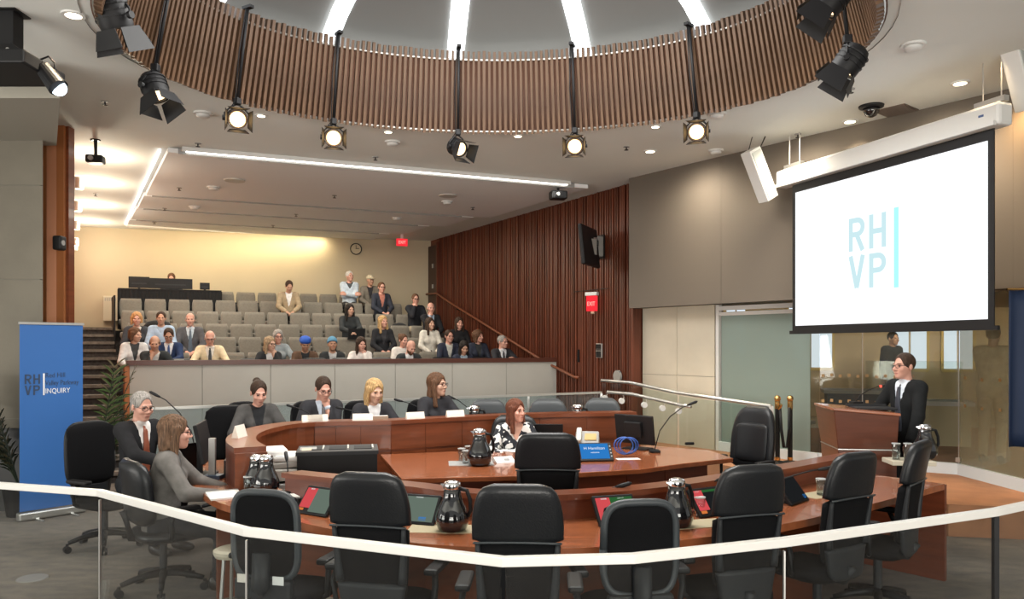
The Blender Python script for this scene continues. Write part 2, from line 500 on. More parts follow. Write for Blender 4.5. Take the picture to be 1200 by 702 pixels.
# dark door at the rear corner
c = WW1 - d * 0.30 + nin * 0.04
dr = MB().box((c.x, c.y, 3.1), (0.55, 0.05, 2.3), math.atan2(d.y, d.x)).build('door_1', mat('dark_door', (0.035, 0.012, 0.008), 0.4)); dr['kind'] = 'structure'
c2 = WW1 - d * 0.60 + nin * 0.06
MB().box((c2.x, c2.y, 3.1), (0.06, 0.08, 2.4), math.atan2(d.y, d.x)).build('door_jamb', M_FLUTE, dr)
c2 = WW1 - d * 0.33 + nin * 0.08
for z in (2.75, 3.25, 3.75):
    MB().box((c2.x, c2.y, z), (0.05, 0.02, 0.10), math.atan2(d.y, d.x)).build('hinge_plate', M_STEEL, dr)

# upper stone wall with a lit reveal under it
WR = [WW0 + Vector((0.05, -0.1, 0)), Vector((3.07, 10.7, 0)), Vector((5.25, 7.9, 0)), Vector((6.9, 5.8, 0))]
WZ = 2.38
wr = MB()
for p, q in zip(WR[:-1], WR[1:]):
    dd = (q - p).normalized(); nn = Vector((dd.y, -dd.x, 0)) * -0.25
    wr.prism([p - nn * 0.12, q - nn * 0.12, q - nn, p - nn], WZ, CEIL)
wr = struct('wall_right', wr, mat('reveal_dark', (0.12, 0.10, 0.08), 0.8))
tot = 0
LEN = [(b - a).length for a, b in zip(WR[:-1], WR[1:])]


def on_wr(t):
    for i, l in enumerate(LEN):
        if t <= l or i == 2: return WR[i] + (WR[i + 1] - WR[i]) * (t / l), (WR[i + 1] - WR[i]).normalized()
        t -= l


def wpanel(t0, t1, z0, z1, m=M_STONE, parent=wr, name='stone_panel', off=0.0):
    p, _ = on_wr(t0); q, _ = on_wr(t1); dd = (q - p).normalized(); nn = Vector((dd.y, -dd.x, 0))
    g = 0.004
    p, q = p + dd * g, q - dd * g
    a, b = p + nn * off, q + nn * off
    o = MB().prism([a, b, b - nn * 0.032, a - nn * 0.032], z0 + g, z1 - g).build(name, m, parent)
    return o


for t0, t1 in ((0, LEN[0] * 0.52), (LEN[0] * 0.52, LEN[0])) + tuple((LEN[0] + LEN[1] * i / 3, LEN[0] + LEN[1] * (i + 1) / 3) for i in range(3)) + ((LEN[0] + LEN[1], LEN[0] + LEN[1] + 1.3), (LEN[0] + LEN[1] + 1.3, sum(LEN))):
    for z0, z1 in ((WZ, 3.35), (3.35, CEIL)):
        wpanel(t0, t1, z0, z1)
# lower stone wall between the wood wall and the glazing, set back a little
LWp = [WW0 + Vector((0.12, 0.02, 0)), Vector((2.93, 11.05, 0))]
lw = wall_run('wall_stone', LWp[1], LWp[0], 0, WZ + 0.1, -0.15, mat('joint_dark', (0.2, 0.18, 0.15), 0.8))
dd = (LWp[1] - LWp[0]).normalized(); nn = Vector((dd.y, -dd.x, 0))
nn = -nn if nn.y > 0 else nn
for i in range(2):
    for z0, z1 in ((0.0, 1.35), (1.35, WZ + 0.1)):
        p = LWp[0] + (LWp[1] - LWp[0]) * (0.5 * i) + dd * 0.004; q = LWp[0] + (LWp[1] - LWp[0]) * (0.5 * (i + 1)) - dd * 0.004
        MB().prism([p + nn * 0.02, q + nn * 0.02, q, p], z0 + 0.003, z1 - 0.003).build('stone_panel', M_STONE, lw)

# glazing to the lobby
G = [Vector((2.96, 11.0, 0)), Vector((3.91, 9.78, 0)), Vector((5.2, 8.94, 0)), Vector((5.32, 6.6, 0))]
FZ = 0.30
plat = struct('platform', MB().prism([(1.95, 12.1), (2.1, 10.6), (2.9, 9.2), (3.9, 8.15), (4.12, 7.25), (5.4, 7.0), (9, 6.0), (9, 14), (5, 14)], 0, FZ), M_PLAT)
plat.name = 'floor_platform'
# soffit between the stone wall and the glazing
struct('trim_2', MB().prism([WR[0], WR[1], WR[2], WR[3], (9, 6.0), (9, 12.0), (3.1, 12.3)], WZ + 0.02, WZ + 0.08), mat('soffit', (0.45, 0.41, 0.33), 0.8))


def pane(win, p, q, z0, z1, m, name='pane'):
    dd = (q - p).normalized(); nn = Vector((-dd.y, dd.x, 0)) * 0.012
    return MB().prism([p, q, q + nn, p + nn], z0, z1).build(name, m, win)


win1 = thing('window_1', 'glazed lobby partition behind the lectern with white skirting', 'window', (0, 0, 0)); win1['kind'] = 'structure'
for a_ in ('label', 'category'): del win1[a_]
fr = MB()
p = G[0]; fr.box((p.x, p.y, (FZ + WZ) / 2), (0.05, 0.07, WZ - FZ), -0.92)
mid = G[0] + (G[1] - G[0]) * 0.92
cc = (G[0] + mid) / 2; an = math.atan2((G[1] - G[0]).y, (G[1] - G[0]).x)
fr.box((cc.x, cc.y, WZ - 0.05), ((mid - G[0]).length, 0.07, 0.06), an)
fr.box((cc.x, cc.y, WZ - 0.13), ((mid - G[0]).length, 0.04, 0.05), an)
fr.build('white_frame', M_RAIL, win1)
pane(win1, G[0] + (G[1] - G[0]) * 0.03, mid, FZ + 0.12, WZ - 0.1, G_FROST, 'frosted_pane')
sp = [mid, G[1], G[1] + (G[2] - G[1]) * 0.33, G[2]]
pane(win1, sp[0], sp[1], FZ + 0.12, WZ, G_LOBBY)
pane(win1, sp[1] + Vector((0.01, -0.006, 0)), sp[2], FZ + 0.12, WZ, G_LOBBY)
pane(win1, sp[2] + Vector((0.012, -0.008, 0)), sp[3], FZ + 0.12, WZ, G_LOBBY)
pane(win1, G[2] + Vector((0.0, -0.02, 0)), G[2] + (G[3] - G[2]) * 0.62, FZ + 0.12, WZ, G_HAZE)
pane(win1, G[2] + (G[3] - G[2]) * 0.63, G[3], FZ + 0.12, WZ, G_HAZE)
sk = MB()
for p, q in zip(G[:-1], G[1:]):
    dd = (q - p).normalized(); nn = Vector((dd.y, -dd.x, 0)) * 0.03
    sk.prism([p + nn, q + nn, q - nn, p - nn], FZ, FZ + 0.13)
sk.build('skirting', M_SKIRT, win1)
cl = MB()
for p in (sp[2], G[2], G[2] + (G[3] - G[2]) * 0.62):
    cl.box((p.x, p.y, FZ + 0.17), (0.05, 0.05, 0.05), 0.6); cl.cyl((p.x, p.y, FZ + 0.13), (p.x, p.y, WZ), 0.006, n=6)
cl.build('pane_clip', M_STEEL, win1)
# manifestation squares on the glass
for row, z in ((0, 1.10), (1, 1.42)):
    for k in range(15):
        t = (k + 0.5) / 15; q = sp[1] + (sp[3] - sp[1]) * t if k < 9 else G[2] + (G[3] - G[2]) * ((k - 9 + 0.4) / 8)
        an = math.atan2((sp[3] - sp[1]).y, (sp[3] - sp[1]).x) if k < 9 else math.atan2((G[3] - G[2]).y, (G[3] - G[2]).x)
        q = q + Vector((-0.01, -0.014, 0))
        MB().box((q.x, q.y, z + 0.01 * (k % 2)), (0.035, 0.004, 0.035), an).build('square_marker', mat('amber_marker', (0.40, 0.24, 0.10), 0.5), win1)

# lobby beyond the glass
lob = MB().prism([(3.0, 11.3), (4.2, 10.0), (5.6, 9.2), (12, 6.2), (16, 10), (14, 22), (2.6, 22)], FZ - 0.1, FZ - 0.01).build('floor_lobby', mat('lobby_floor', (0.34, 0.29, 0.20), 0.35)); lob['kind'] = 'structure'
LBW = mat('lobby_wall', (0.46, 0.37, 0.26), 0.8)
p, q = Vector((3.3, 17.6, 0)), Vector((13.5, 13.2, 0))
lbw = wall_run('wall_lobby', p, q, 0, 6.0, 0.2, LBW)
dd = (q - p).normalized(); nn = Vector((dd.y, -dd.x, 0))
wall_run('wall_lobby_side', (13.5, 13.2), (12, 6.2), 0, 6.0, 0.2, LBW)
wall_run('wall_lobby_end', (2.9, 12.4), (3.3, 17.6), 0, 6.0, 0.2, LBW)
struct('ceiling_lobby', MB().prism([(2.6, 12.2), (3.0, 11.3), (5.6, 9.2), (12, 6.2), (15, 10), (14, 20), (2.6, 20)], 5.0, 5.1), M_CEIL)
for i, (t0, t1) in enumerate(((1.55, 2.0), (2.85, 3.75), (4.85, 5.5), (5.75, 6.3))):
    a0, a1 = p + dd * t0, p + dd * t1; cc = (a0 + a1) / 2 + nn * 0.03; wd = t1 - t0
    wd_ = thing('window_%d' % (i + 2), '', '', (0, 0, 0)); wd_['kind'] = 'structure'
    an = math.atan2(dd.y, dd.x)
    f = MB()
    for s_ in (-1, 1):
        e = cc + dd * (wd / 2 * s_); f.box((e.x, e.y, 2.35), (0.05, 0.08, 2.1), an)
    for z in (1.3, 2.35, 3.4): f.box((cc.x, cc.y, z), (wd, 0.08, 0.05), an)
    f.build('window_frame', mat('ochre_frame', (0.55, 0.42, 0.16), 0.6), wd_)
    for j in range(2):
        for k in range(2):
            e = cc + dd * (wd / 4 * (1 if j else -1)) - nn * 0.02
            MB().box((e.x, e.y, 1.83 + 1.05 * k), (wd / 2 - 0.04, 0.02, 0.98), an).build('pane', E_WIN, wd_)
light('lobby_ceiling_light', 'AREA', (6.5, 12.3, 4.7), 1500, (1.0, 0.90, 0.70), size=3.0)
light('lobby_floor_light', 'AREA', (6.6, 8.6, 3.6), 900, (1.0, 0.88, 0.66), size=1.5)

# lobby staircase seen through the glass
ls = thing('lobby_staircase', 'dim staircase with pale handrail seen through the lobby glass', 'stairs', (3.6, 12.6, FZ))
for k in range(9):
    MB().box((0.0 + 0.16 * k, 1.2, 1.7 - 0.19 * k), (0.5, 1.2, 0.05), 0.2).build('tread', M_GREY, ls)
MB().tube([(-0.2, 0.4, 2.05), (1.4, 0.45, 0.85)], 0.03, 8).build('handrail', mat('pale_wood_rail', (0.55, 0.45, 0.28), 0.5), ls)
MB().add([(-0.3, 0.55, 1.6), (1.5, 0.6, 0.0), (1.5, 0.6, -0.0), (-0.3, 0.55, 1.95), (-0.3, 0.7, 1.6), (1.5, 0.75, 0.0), (1.5, 0.75, 0.25), (-0.3, 0.7, 1.95)], [(0, 1, 2, 3), (4, 7, 6, 5), (0, 4, 5, 1), (3, 2, 6, 7)]).build('stringer', M_GREY, ls)
# lobby counters
c1 = thing('display_counter', 'pale lit counter in the lobby behind the speaker', 'counter', (6.2, 11.9, FZ), -0.4)
MB().box((0, 0, 0.3), (1.5, 0.6, 0.6)).build('plinth', mat('counter_cream', (0.62, 0.54, 0.34), 0.5), c1)
MB().box((0, 0, 0.63), (1.6, 0.7, 0.06)).build('counter_top', M_WHITE, c1)
MB().box((0, 0, 0.96), (1.3, 0.5, 0.6)).build('glass_case', G_CLEAR, c1)
c2 = thing('lobby_desk', 'dark blue desk in the lobby left of the pale counter', 'desk', (5.05, 11.3, FZ), -0.3)
MB().box((0, 0, 0.4), (0.8, 0.5, 0.8)).build('cabinet', mat('dark_blue', (0.03, 0.045, 0.08), 0.5), c2)
MB().box((0, 0, 0.83), (0.9, 0.6, 0.05)).build('desk_top', M_GREY, c2)

# ------------------------------------------------------------------ column, left
cw = struct('column_1', MB().prism([(-7.6, 8.40), (-5.16, 8.40), (-5.58, 9.01), (-7.6, 9.01)], 0, CEIL), mat('joint_dark2', (0.22, 0.21, 0.18), 0.8))
for z0, z1 in ((0.0, 1.0), (1.0, 2.52), (2.52, 3.55), (3.55, CEIL)):
    MB().prism([(-7.6, 8.39), (-5.125, 8.39), (-5.55, 9.02), (-7.6, 9.02)], z0 + 0.003, z1 - 0.003).build('concrete_panel', M_CONC, cw)
struct('baseboard_left', MB().box((-6.4, 8.37, 0.45), (2.56, 0.06, 0.9)), mat('black_base', (0.02, 0.02, 0.02), 0.5))
# projecting ledge over the column
struct('trim_3', MB().add([(-6.6, 6.95, 4.04), (-4.09, 6.95, 4.04), (-5.1, 8.6, 4.04), (-6.6, 8.6, 4.04), (-6.6, 6.95, 4.21), (-4.25, 6.95, 4.21), (-5.25, 8.6, 4.21), (-6.6, 8.6, 4.21), (-6.6, 6.95, 4.33), (-4.25, 6.95, 4.33), (-5.25, 8.6, 4.33), (-6.6, 8.6, 4.33)], [(3, 2, 1, 0), (0, 1, 5, 4), (1, 2, 6, 5), (2, 3, 7, 6), (3, 0, 4, 7), (4, 5, 9, 8), (5, 6, 10, 9), (6, 7, 11, 10), (7, 4, 8, 11), (8, 9, 10, 11)]), mat('ledge_paint', (0.34, 0.32, 0.27), 0.7))

# ------------------------------------------------------------------ gallery tiers, stairs, front
ROWB = {'front': 0.76, 'F': 1.48, 'E': 2.20, 'D': 2.92, 'C': 3.65, 'B': 4.38, 'A': 5.1}
ROWY = {'F': 413, 'E': 395, 'D': 380, 'C': 366, 'B': 353, 'A': 343}
ROWZ = {}
for r, y in ROWY.items():
    a = a_at(300, ROWB[r] + 0.28); D = gal(a, ROWB[r] + 0.28).y
    ROWZ[r] = CAM_Z + (HOR - y) * D / 900 - 0.88
ROWZ['front'] = ROWZ['F'] - 0.13
order = ['front', 'F', 'E', 'D', 'C', 'B', 'A']
tiers = thing('floor_gallery', '', '', (0, 0, 0)); tiers['kind'] = 'structure'
for i, r in enumerate(order):
    b0 = ROWB[r] - 0.36 if r != 'front' else 0.02
    q = [gal(0.0, b0), gal(7.06, b0), gal(7.06, 5.72), gal(0.0, 6.35)]
    z0 = ROWZ[order[i - 1]] if i else 0.0
    MB().prism(q, z0, ROWZ[r]).build('tier', M_STEP, tiers)
# stairs on the left
st = thing('aisle_stairs', 'dark carpeted aisle stairs climbing beside the gallery seats', 'stairs', (0, 0, 0))
NSTEP = 15; RISE = (ROWZ['A'] + 0.05) / NSTEP
for i in range(NSTEP):
    b0 = -1.55 + i * 0.43; b1 = b0 + 0.43 if i < NSTEP - 1 else 6.38
    q = [gal(-0.80, b0), gal(-0.03, b0), gal(-0.03, b1), gal(-0.80, b1)]
    MB().prism(q, 0, RISE * (i + 1)).build('step', M_STEP, st)
    q = [gal(-0.80, b0 - 0.03), gal(-0.03, b0 - 0.03), gal(-0.03, b0 + 0.10), gal(-0.80, b0 + 0.10)]
    MB().prism(q, RISE * (i + 1) - 0.045, RISE * (i + 1) + 0.006).build('nosing', M_NOSE, st)
# gallery front
gf = wall_run('wall_gallery', gal(-0.0, 0.0), gal(7.07, 0.0), 0, 1.52, 0.08, mat('joint_dark3', (0.2, 0.19, 0.17), 0.8))
np_ = 7
for i in range(np_):
    a0, a1 = 7.07 * i / np_ + 0.004, 7.07 * (i + 1) / np_ - 0.004
    MB().prism([gal(a0, -0.02), gal(a1, -0.02), gal(a1, 0.0), gal(a0, 0.0)], 0.0, 1.50).build('cladding_panel', M_GPANEL, gf)
MB().prism([gal(-0.04, -0.05), gal(7.07, -0.05), gal(7.07, 0.16), gal(-0.04, 0.16)], 1.50, 1.575).build('wood_cap', mat('dark_cap', (0.095, 0.028, 0.016), 0.35), gf)
MB().prism([gal(-0.06, -0.02), gal(0.0, -0.02), gal(0.0, 0.35), gal(-0.06, 0.35)], 0.0, 1.50).build('end_board', M_ORANGE, gf)
# side screen beside the seats
struct('trim_4', MB().prism([gal(-0.03, 3.9), gal(0.0, 3.9), gal(0.0, 4.8), gal(-0.03, 4.8)], ROWZ['C'], ROWZ['B'] + 0.9), M_BLACK)

# ------------------------------------------------------------------ stepped ceiling panels over the gallery
for i, (b0, b1, a0, a1, zz) in enumerate(((-1.85, 1.45, 0.34, 6.5, 4.325), (1.55, 2.9, 0.32, 6.2, 4.33), (3.0, 4.4, 0.30, 5.9, 4.335), (4.5, 5.6, 0.28, 5.6, 4.34))):
    m_ = MB().prism([gal(a0, b0), gal(a1, b0), gal(a1, b1), gal(a0, b1)], zz, zz + 0.06)
    o = m_.build('ceiling_panel', M_PANEL, ceiling)
    o2 = MB().prism([gal(a0 + 0.12, b0 - 0.015), gal(a1 - 0.25, b0 - 0.015), gal(a1 - 0.25, b0), gal(a0 + 0.12, b0)], zz - 0.012, zz + 0.06).build('panel_lip', M_GREY, o)
led = thing('led_cove_light', 'long white line light along the front edge of the gallery ceiling panel', 'ceiling light', (0, 0, 0))
MB().prism([gal(0.55, -1.915), gal(6.1, -1.915), gal(6.1, -1.88), gal(0.55, -1.88)], 4.335, 4.345).build('diffuser', E_LED, led)
MB().prism([gal(0.5, -1.925), gal(6.15, -1.925), gal(6.15, -1.87), gal(0.5, -1.87)], 4.345, 4.4).build('housing', M_WHITE, led)
q = [gal(3.3, -2.2, 4.22)]
lo = light('line_light', 'AREA', gal(3.3, -1.95, 4.3), 60, (1.0, 0.96, 0.88), size=5.4, size_y=0.08); lo.rotation_euler = (0, 0, ROW_YAW)
cove = thing('cove_light', 'bright cove light along the stair side of the ceiling panels', 'ceiling light', (0, 0, 0))
MB().prism([gal(0.24, -1.7), gal(0.27, -1.7), gal(0.27, 5.4), gal(0.24, 5.4)], 4.36, 4.39).build('tube', emat('cove_tube', (1.0, 0.97, 0.92), 2.2), cove)
lo = light('cove_glow', 'AREA', gal(-0.2, 1.6, 4.15), 35, (1.0, 0.95, 0.86), size=0.3, size_y=6.5); lo.rotation_euler = (0, 0, math.radians(30)); 
# wash on the rear wall and over the seats
lo = light('rear_wall_washer', 'AREA', gal(2.4, 5.45, 4.30), 42, (1.0, 0.82, 0.52), target=gal(2.4, 6.25, 3.1), size=4.2, size_y=0.12)
for b_ in (0.6, 3.2):
    for a_ in (1.6, 4.4):
        light('gallery_light', 'AREA', gal(a_, b_, 4.2), 50, (1.0, 0.92, 0.78), size=1.6)

# ================================================================== FIGURES: implicit surfaces -> one continuous skin
_EDGES = [(0, 1), (2, 3), (4, 5), (6, 7), (0, 2), (1, 3), (4, 6), (5, 7), (0, 4), (1, 5), (2, 6), (3, 7)]


def surface_nets(F, xs, ys, zs):
    S = F < 0
    n = [S[i:S.shape[0] - 1 + i, j:S.shape[1] - 1 + j, k:S.shape[2] - 1 + k] for i in (0, 1) for j in (0, 1) for k in (0, 1)]
    tot = sum(a.astype(np.int8) for a in n)
    act = (tot > 0) & (tot < 8)
    idx = np.argwhere(act)
    if len(idx) == 0: return np.zeros((0, 3)), np.zeros((0, 4), int)
    vid = -np.ones(act.shape, int); vid[act] = np.arange(len(idx))
    ax = (xs, ys, zs)
    cor = np.array([(i, j, k) for i in (0, 1) for j in (0, 1) for k in (0, 1)])
    val = np.stack([F[idx[:, 0] + c[0], idx[:, 1] + c[1], idx[:, 2] + c[2]] for c in cor], 1)
    pos = np.stack([np.stack([ax[d][idx[:, d] + c[d]] for d in range(3)], 1) for c in cor], 1)
    acc = np.zeros((len(idx), 3)); cnt = np.zeros(len(idx))
    for a, b in _EDGES:
        va, vb = val[:, a], val[:, b]; m = (va < 0) != (vb < 0)
        t = np.where(m, va / np.where(m, va - vb, 1), 0)
        acc += m[:, None] * (pos[:, a] + t[:, None] * (pos[:, b] - pos[:, a])); cnt += m
    V_ = acc / cnt[:, None]
    quads = []
    for d in range(3):
        sl0 = [slice(None)] * 3; sl1 = [slice(None)] * 3
        sl0[d] = slice(0, -1); sl1[d] = slice(1, None)
        ch = S[tuple(sl0)] != S[tuple(sl1)]
        e = np.argwhere(ch); o = [(d + 1) % 3, (d + 2) % 3]
        ok = (e[:, o[0]] > 0) & (e[:, o[1]] > 0) & (e[:, o[0]] < F.shape[o[0]] - 1) & (e[:, o[1]] < F.shape[o[1]] - 1)
        e = e[ok]
        if not len(e): continue
        q = []
        for da, db in ((1, 1), (0, 1), (0, 0), (1, 0)):
            c = e.copy(); c[:, o[0]] -= da; c[:, o[1]] -= db
            q.append(vid[c[:, 0], c[:, 1], c[:, 2]])
        q = np.stack(q, 1)
        inside = S[e[:, 0], e[:, 1], e[:, 2]]
        q[~inside] = q[~inside][:, ::-1]
        quads.append(q)
    return V_, np.concatenate(quads)


def np_mesh(name, V_, Q, m):
    me = bpy.data.meshes.new(name)
    me.vertices.add(len(V_)); me.vertices.foreach_set('co', np.ascontiguousarray(V_, dtype=np.float32).ravel())
    me.loops.add(len(Q) * 4); me.loops.foreach_set('vertex_index', Q.astype(np.int32).ravel())
    me.polygons.add(len(Q)); me.polygons.foreach_set('loop_start', np.arange(len(Q), dtype=np.int32) * 4)
    me.polygons.foreach_set('use_smooth', np.ones(len(Q), dtype=bool))
    me.update(calc_edges=True); me.materials.append(m)
    return me


def rc(p, a, b, r1, r2):
    a = np.asarray(a, float); b = np.asarray(b, float); ba = b - a; pa = p - a
    h = np.clip((pa @ ba) / (ba @ ba + 1e-12), 0, 1)
    return np.linalg.norm(pa - h[..., None] * ba, axis=-1) - (r1 + (r2 - r1) * h)


def ell(p, c, r, M=None):
    q = p - np.asarray(c, float)
    if M is not None: q = q @ M
    r = np.asarray(r, float)
    k0 = np.linalg.norm(q / r, axis=-1); k1 = np.linalg.norm(q / (r * r), axis=-1) + 1e-9
    return k0 * (k0 - 1) / k1


def smin(a, b, k):
    h = np.clip(0.5 + 0.5 * (b - a) / k, 0, 1)
    return b + (a - b) * h - k * h * (1 - h)


def smax(a, b, k): return -smin(-a, -b, k)


def axis(lo, hi, h, fine=None):
    """graded axis: step h, finer between fine[0] and fine[1]"""
    if fine is None: return np.arange(lo, hi + h, h)
    f0, f1, hf = fine
    return np.concatenate([np.arange(lo, f0 - h * 0.3, h), np.arange(f0, f1, hf), np.arange(f1, hi + h, h)])


def grid(xs, ys, zs): return np.stack(np.meshgrid(xs, ys, zs, indexing='ij'), -1)


def unit(v): v = np.asarray(v, float); return v / (np.linalg.norm(v) + 1e-12)


def rotm(yaw, pitch, roll=0.0):
    return np.array(Matrix.Rotation(yaw, 3, 'Z') @ Matrix.Rotation(pitch, 3, 'X') @ Matrix.Rotation(roll, 3, 'Y'))


# head space: face looks along -Y, origin at ear level in mid head
def head_field(q, fem=0.0):
    f = ell(q, (0, 0.018, 0.032), (0.074, 0.093, 0.088))
    f = smin(f, ell(q, (0, -0.03, -0.04), (0.060 - 0.004 * fem, 0.066, 0.078)), 0.03)
    f = smin(f, ell(q, (0, -0.068, -0.098), (0.026 - 0.004 * fem, 0.024, 0.020)), 0.03)
    f = smin(f, rc(q, (-0.036, -0.080, 0.022), (0.036, -0.080, 0.022), 0.011, 0.011), 0.015)
    ax_ = q.copy(); ax_[..., 0] = np.abs(ax_[..., 0])
    f = smin(f, ell(ax_, (0.042, -0.066, -0.028), (0.022, 0.022, 0.02)), 0.02)
    f = smax(f, -ell(ax_, (0.031, -0.103, 0.003), (0.018, 0.019, 0.012)), 0.012)
    nose = smin(rc(q, (0, -0.090, 0.012), (0, -0.112, -0.026), 0.008, 0.012), ell(ax_, (0.011, -0.103, -0.031), (0.009, 0.011, 0.008)), 0.008)
    f = smin(f, nose, 0.01)
    f = smin(f, ell(q, (0, -0.089, -0.060), (0.023, 0.012, 0.006)), 0.008)
    f = smin(f, ell(q, (0, -0.087, -0.071), (0.019, 0.011, 0.006)), 0.008)
    f = smin(f, ell(ax_, (0.077, 0.012, -0.008), (0.010, 0.020, 0.032)), 0.008)
    return f


def hair_field(q, style, n=None):
    x, y, z = q[..., 0], q[..., 1], q[..., 2]
    face = ell(q, (0, -0.115, -0.016), (0.068, 0.094, 0.118))
    cap = ell(q, (0, 0.022, 0.036), (0.083, 0.103, 0.096))
    if style in ('short', 'grey_part'):
        f = np.maximum(cap, -(z + 0.022 + 0.55 * y)); return smax(f, -face, 0.012)
    if style == 'fringe':
        f = np.maximum(cap, -(z + 0.035 + 0.55 * y)); f = np.maximum(f, z - 0.035 - 0.25 * y); return np.maximum(f, -(y + 0.045))
    if style == 'receding':
        f = np.maximum(cap, -(z + 0.03 + 0.55 * y)); f = np.maximum(f, -face)
        return np.maximum(f, -ell(q, (0, -0.08, 0.09), (0.055, 0.10, 0.06)))
    if style == 'turban':
        f = smin(ell(q, (0, 0.015, 0.075), (0.105, 0.122, 0.078)), rc(q, (-0.06, -0.06, 0.07), (0.05, -0.05, 0.11), 0.035, 0.03), 0.02)
        return np.maximum(f, -(z - 0.015 - 0.2 * y * -1))
    if style == 'beanie':
        return np.maximum(ell(q, (0, 0.02, 0.05), (0.092, 0.112, 0.105)), -(z - 0.03 + 0.35 * y))
    if style == 'cap':
        f = np.maximum(ell(q, (0, 0.02, 0.04), (0.088, 0.108, 0.10)), -(z - 0.035))
        return np.minimum(f, np.maximum(ell(q, (0, -0.10, 0.045), (0.075, 0.085, 0.02)), z - 0.06))
    if style == 'bun':
        f = np.maximum(cap, -(z + 0.04 + 0.45 * y)); f = smax(f, -face, 0.012)
        return smin(f, ell(q, (0, 0.115, 0.085), (0.042, 0.04, 0.04)), 0.015)
    ax_ = q.copy(); ax_[..., 0] = np.abs(x)
    ln = {'bob': 0.115, 'long': 0.25, 'longer': 0.30, 'curly': 0.14, 'shoulder': 0.19}[style]
    f = ell(q, (0, 0.022, 0.036), (0.090, 0.108, 0.100))
    f = smin(f, ell(q, (0, 0.052, 0.03 - ln * 0.55), (0.092, 0.058, ln * 0.62)), 0.03)
    f = smin(f, rc(ax_, (0.074, 0.0, 0.03), (0.082, -0.005 if ln < 0.2 else -0.035, 0.02 - ln), 0.026, 0.024), 0.02)
    f = np.maximum(f, -(z - 0.03 + ln + 0.02 * np.sin(55 * x)))
    f = f + 0.0035 * np.sin(150 * x + 60 * y + 18 * z) + 0.0015 * np.sin(260 * x - 120 * y)
    if style == 'curly':
        f = smin(f, ell(q, (0, 0.03, 0.03), (0.115, 0.12, 0.11)), 0.02) + 0.007 * np.sin(110 * x) * np.sin(120 * z) * np.cos(100 * y)
    return smax(f, -ell(q, (0, -0.118, -0.035), (0.062, 0.092, 0.120)), 0.012)


def hand_mesh(w_, d, nrm, side, curl, h):
    """palm and five fingers from the wrist w_, pointing along d, back of the hand towards nrm"""
    d = unit(d); nrm = unit(nrm - np.dot(nrm, d) * d); sdir = np.cross(d, nrm) * side
    M = np.stack([d, sdir, nrm], 1)
    G_ = grid(np.arange(-0.03, 0.205, h), np.arange(-0.075, 0.10, h), np.arange(-0.10, 0.04, h))
    f = ell(G_, (0.048, 0, 0), (0.056, 0.043, 0.017))
    f = smin(f, rc(G_, (-0.03, 0, 0), (0.02, 0, 0), 0.025, 0.022), 0.02)
    for y0, L in ((0.031, 0.072), (0.0105, 0.082), (-0.010, 0.076), (-0.029, 0.060)):
        p = np.array((0.088 - abs(y0) * 0.25, y0, 0.0)); a = curl * 0.6; r = 0.0092
        for seg, k in ((0.45, 0.6), (0.32, 1.0), (0.23, 0.8)):
            q = p + L * seg * np.array((math.cos(a), y0 * 0.6, -math.sin(a)))
            f = smin(f, rc(G_, p, q, r, r - 0.0006), 0.006); p = q; a += curl * k; r -= 0.0007
    t = [(0.018, 0.030, -0.006), (0.050, 0.058, -0.018), (0.078, 0.062, -0.024 - 0.02 * curl), (0.098, 0.056, -0.030 - 0.03 * curl)]
    for i in range(3): f = smin(f, rc(G_, t[i], t[i + 1], 0.0125 - 0.001 * i, 0.0115 - 0.001 * i), 0.008)
    V_, Q = surface_nets(f, np.arange(-0.03, 0.205, h), np.arange(-0.075, 0.10, h), np.arange(-0.10, 0.04, h))
    V_ = V_ @ M.T + w_
    if side < 0: Q = Q[:, ::-1]
    return V_, Q


def ik(s, hnd, l1, l2, pole):
    v = hnd - s; dist = np.linalg.norm(v); L = min(dist, (l1 + l2) * 0.995)
    d = v / dist; hnd = s + d * L
    a = (l1 * l1 - l2 * l2 + L * L) / (2 * L); hgt = math.sqrt(max(l1 * l1 - a * a, 0))
    pp = pole - np.dot(pole, d) * d; pp = unit(pp)
    return s + d * a + pp * hgt, hnd


SKIN = [mat('skin_light', (0.60, 0.36, 0.26), 0.5), mat('skin_mid', (0.50, 0.28, 0.19), 0.5), mat('skin_tan', (0.36, 0.19, 0.12), 0.5), mat('skin_pink', (0.62, 0.33, 0.25), 0.5)]
M_EYE = mat('eye', (0.05, 0.035, 0.03), 0.2)
M_LIP = mat('lip', (0.40, 0.14, 0.12), 0.5)
M_SHOE = mat('shoe_leather', (0.015, 0.012, 0.010), 0.4)
HAIRC = {'black': (0.018, 0.014, 0.012), 'dark': (0.045, 0.026, 0.017), 'brown': (0.11, 0.055, 0.03), 'auburn': (0.13, 0.045, 0.025), 'blonde': (0.48, 0.31, 0.14), 'ash': (0.32, 0.23, 0.14), 'grey': (0.30, 0.28, 0.26), 'white': (0.62, 0.60, 0.57), 'strawberry': (0.52, 0.28, 0.12)}


def cloth(name, c, noise=True): return mat(name, c, 0.85, noise=(14, 0.18) if noise else None, spec=0.25)


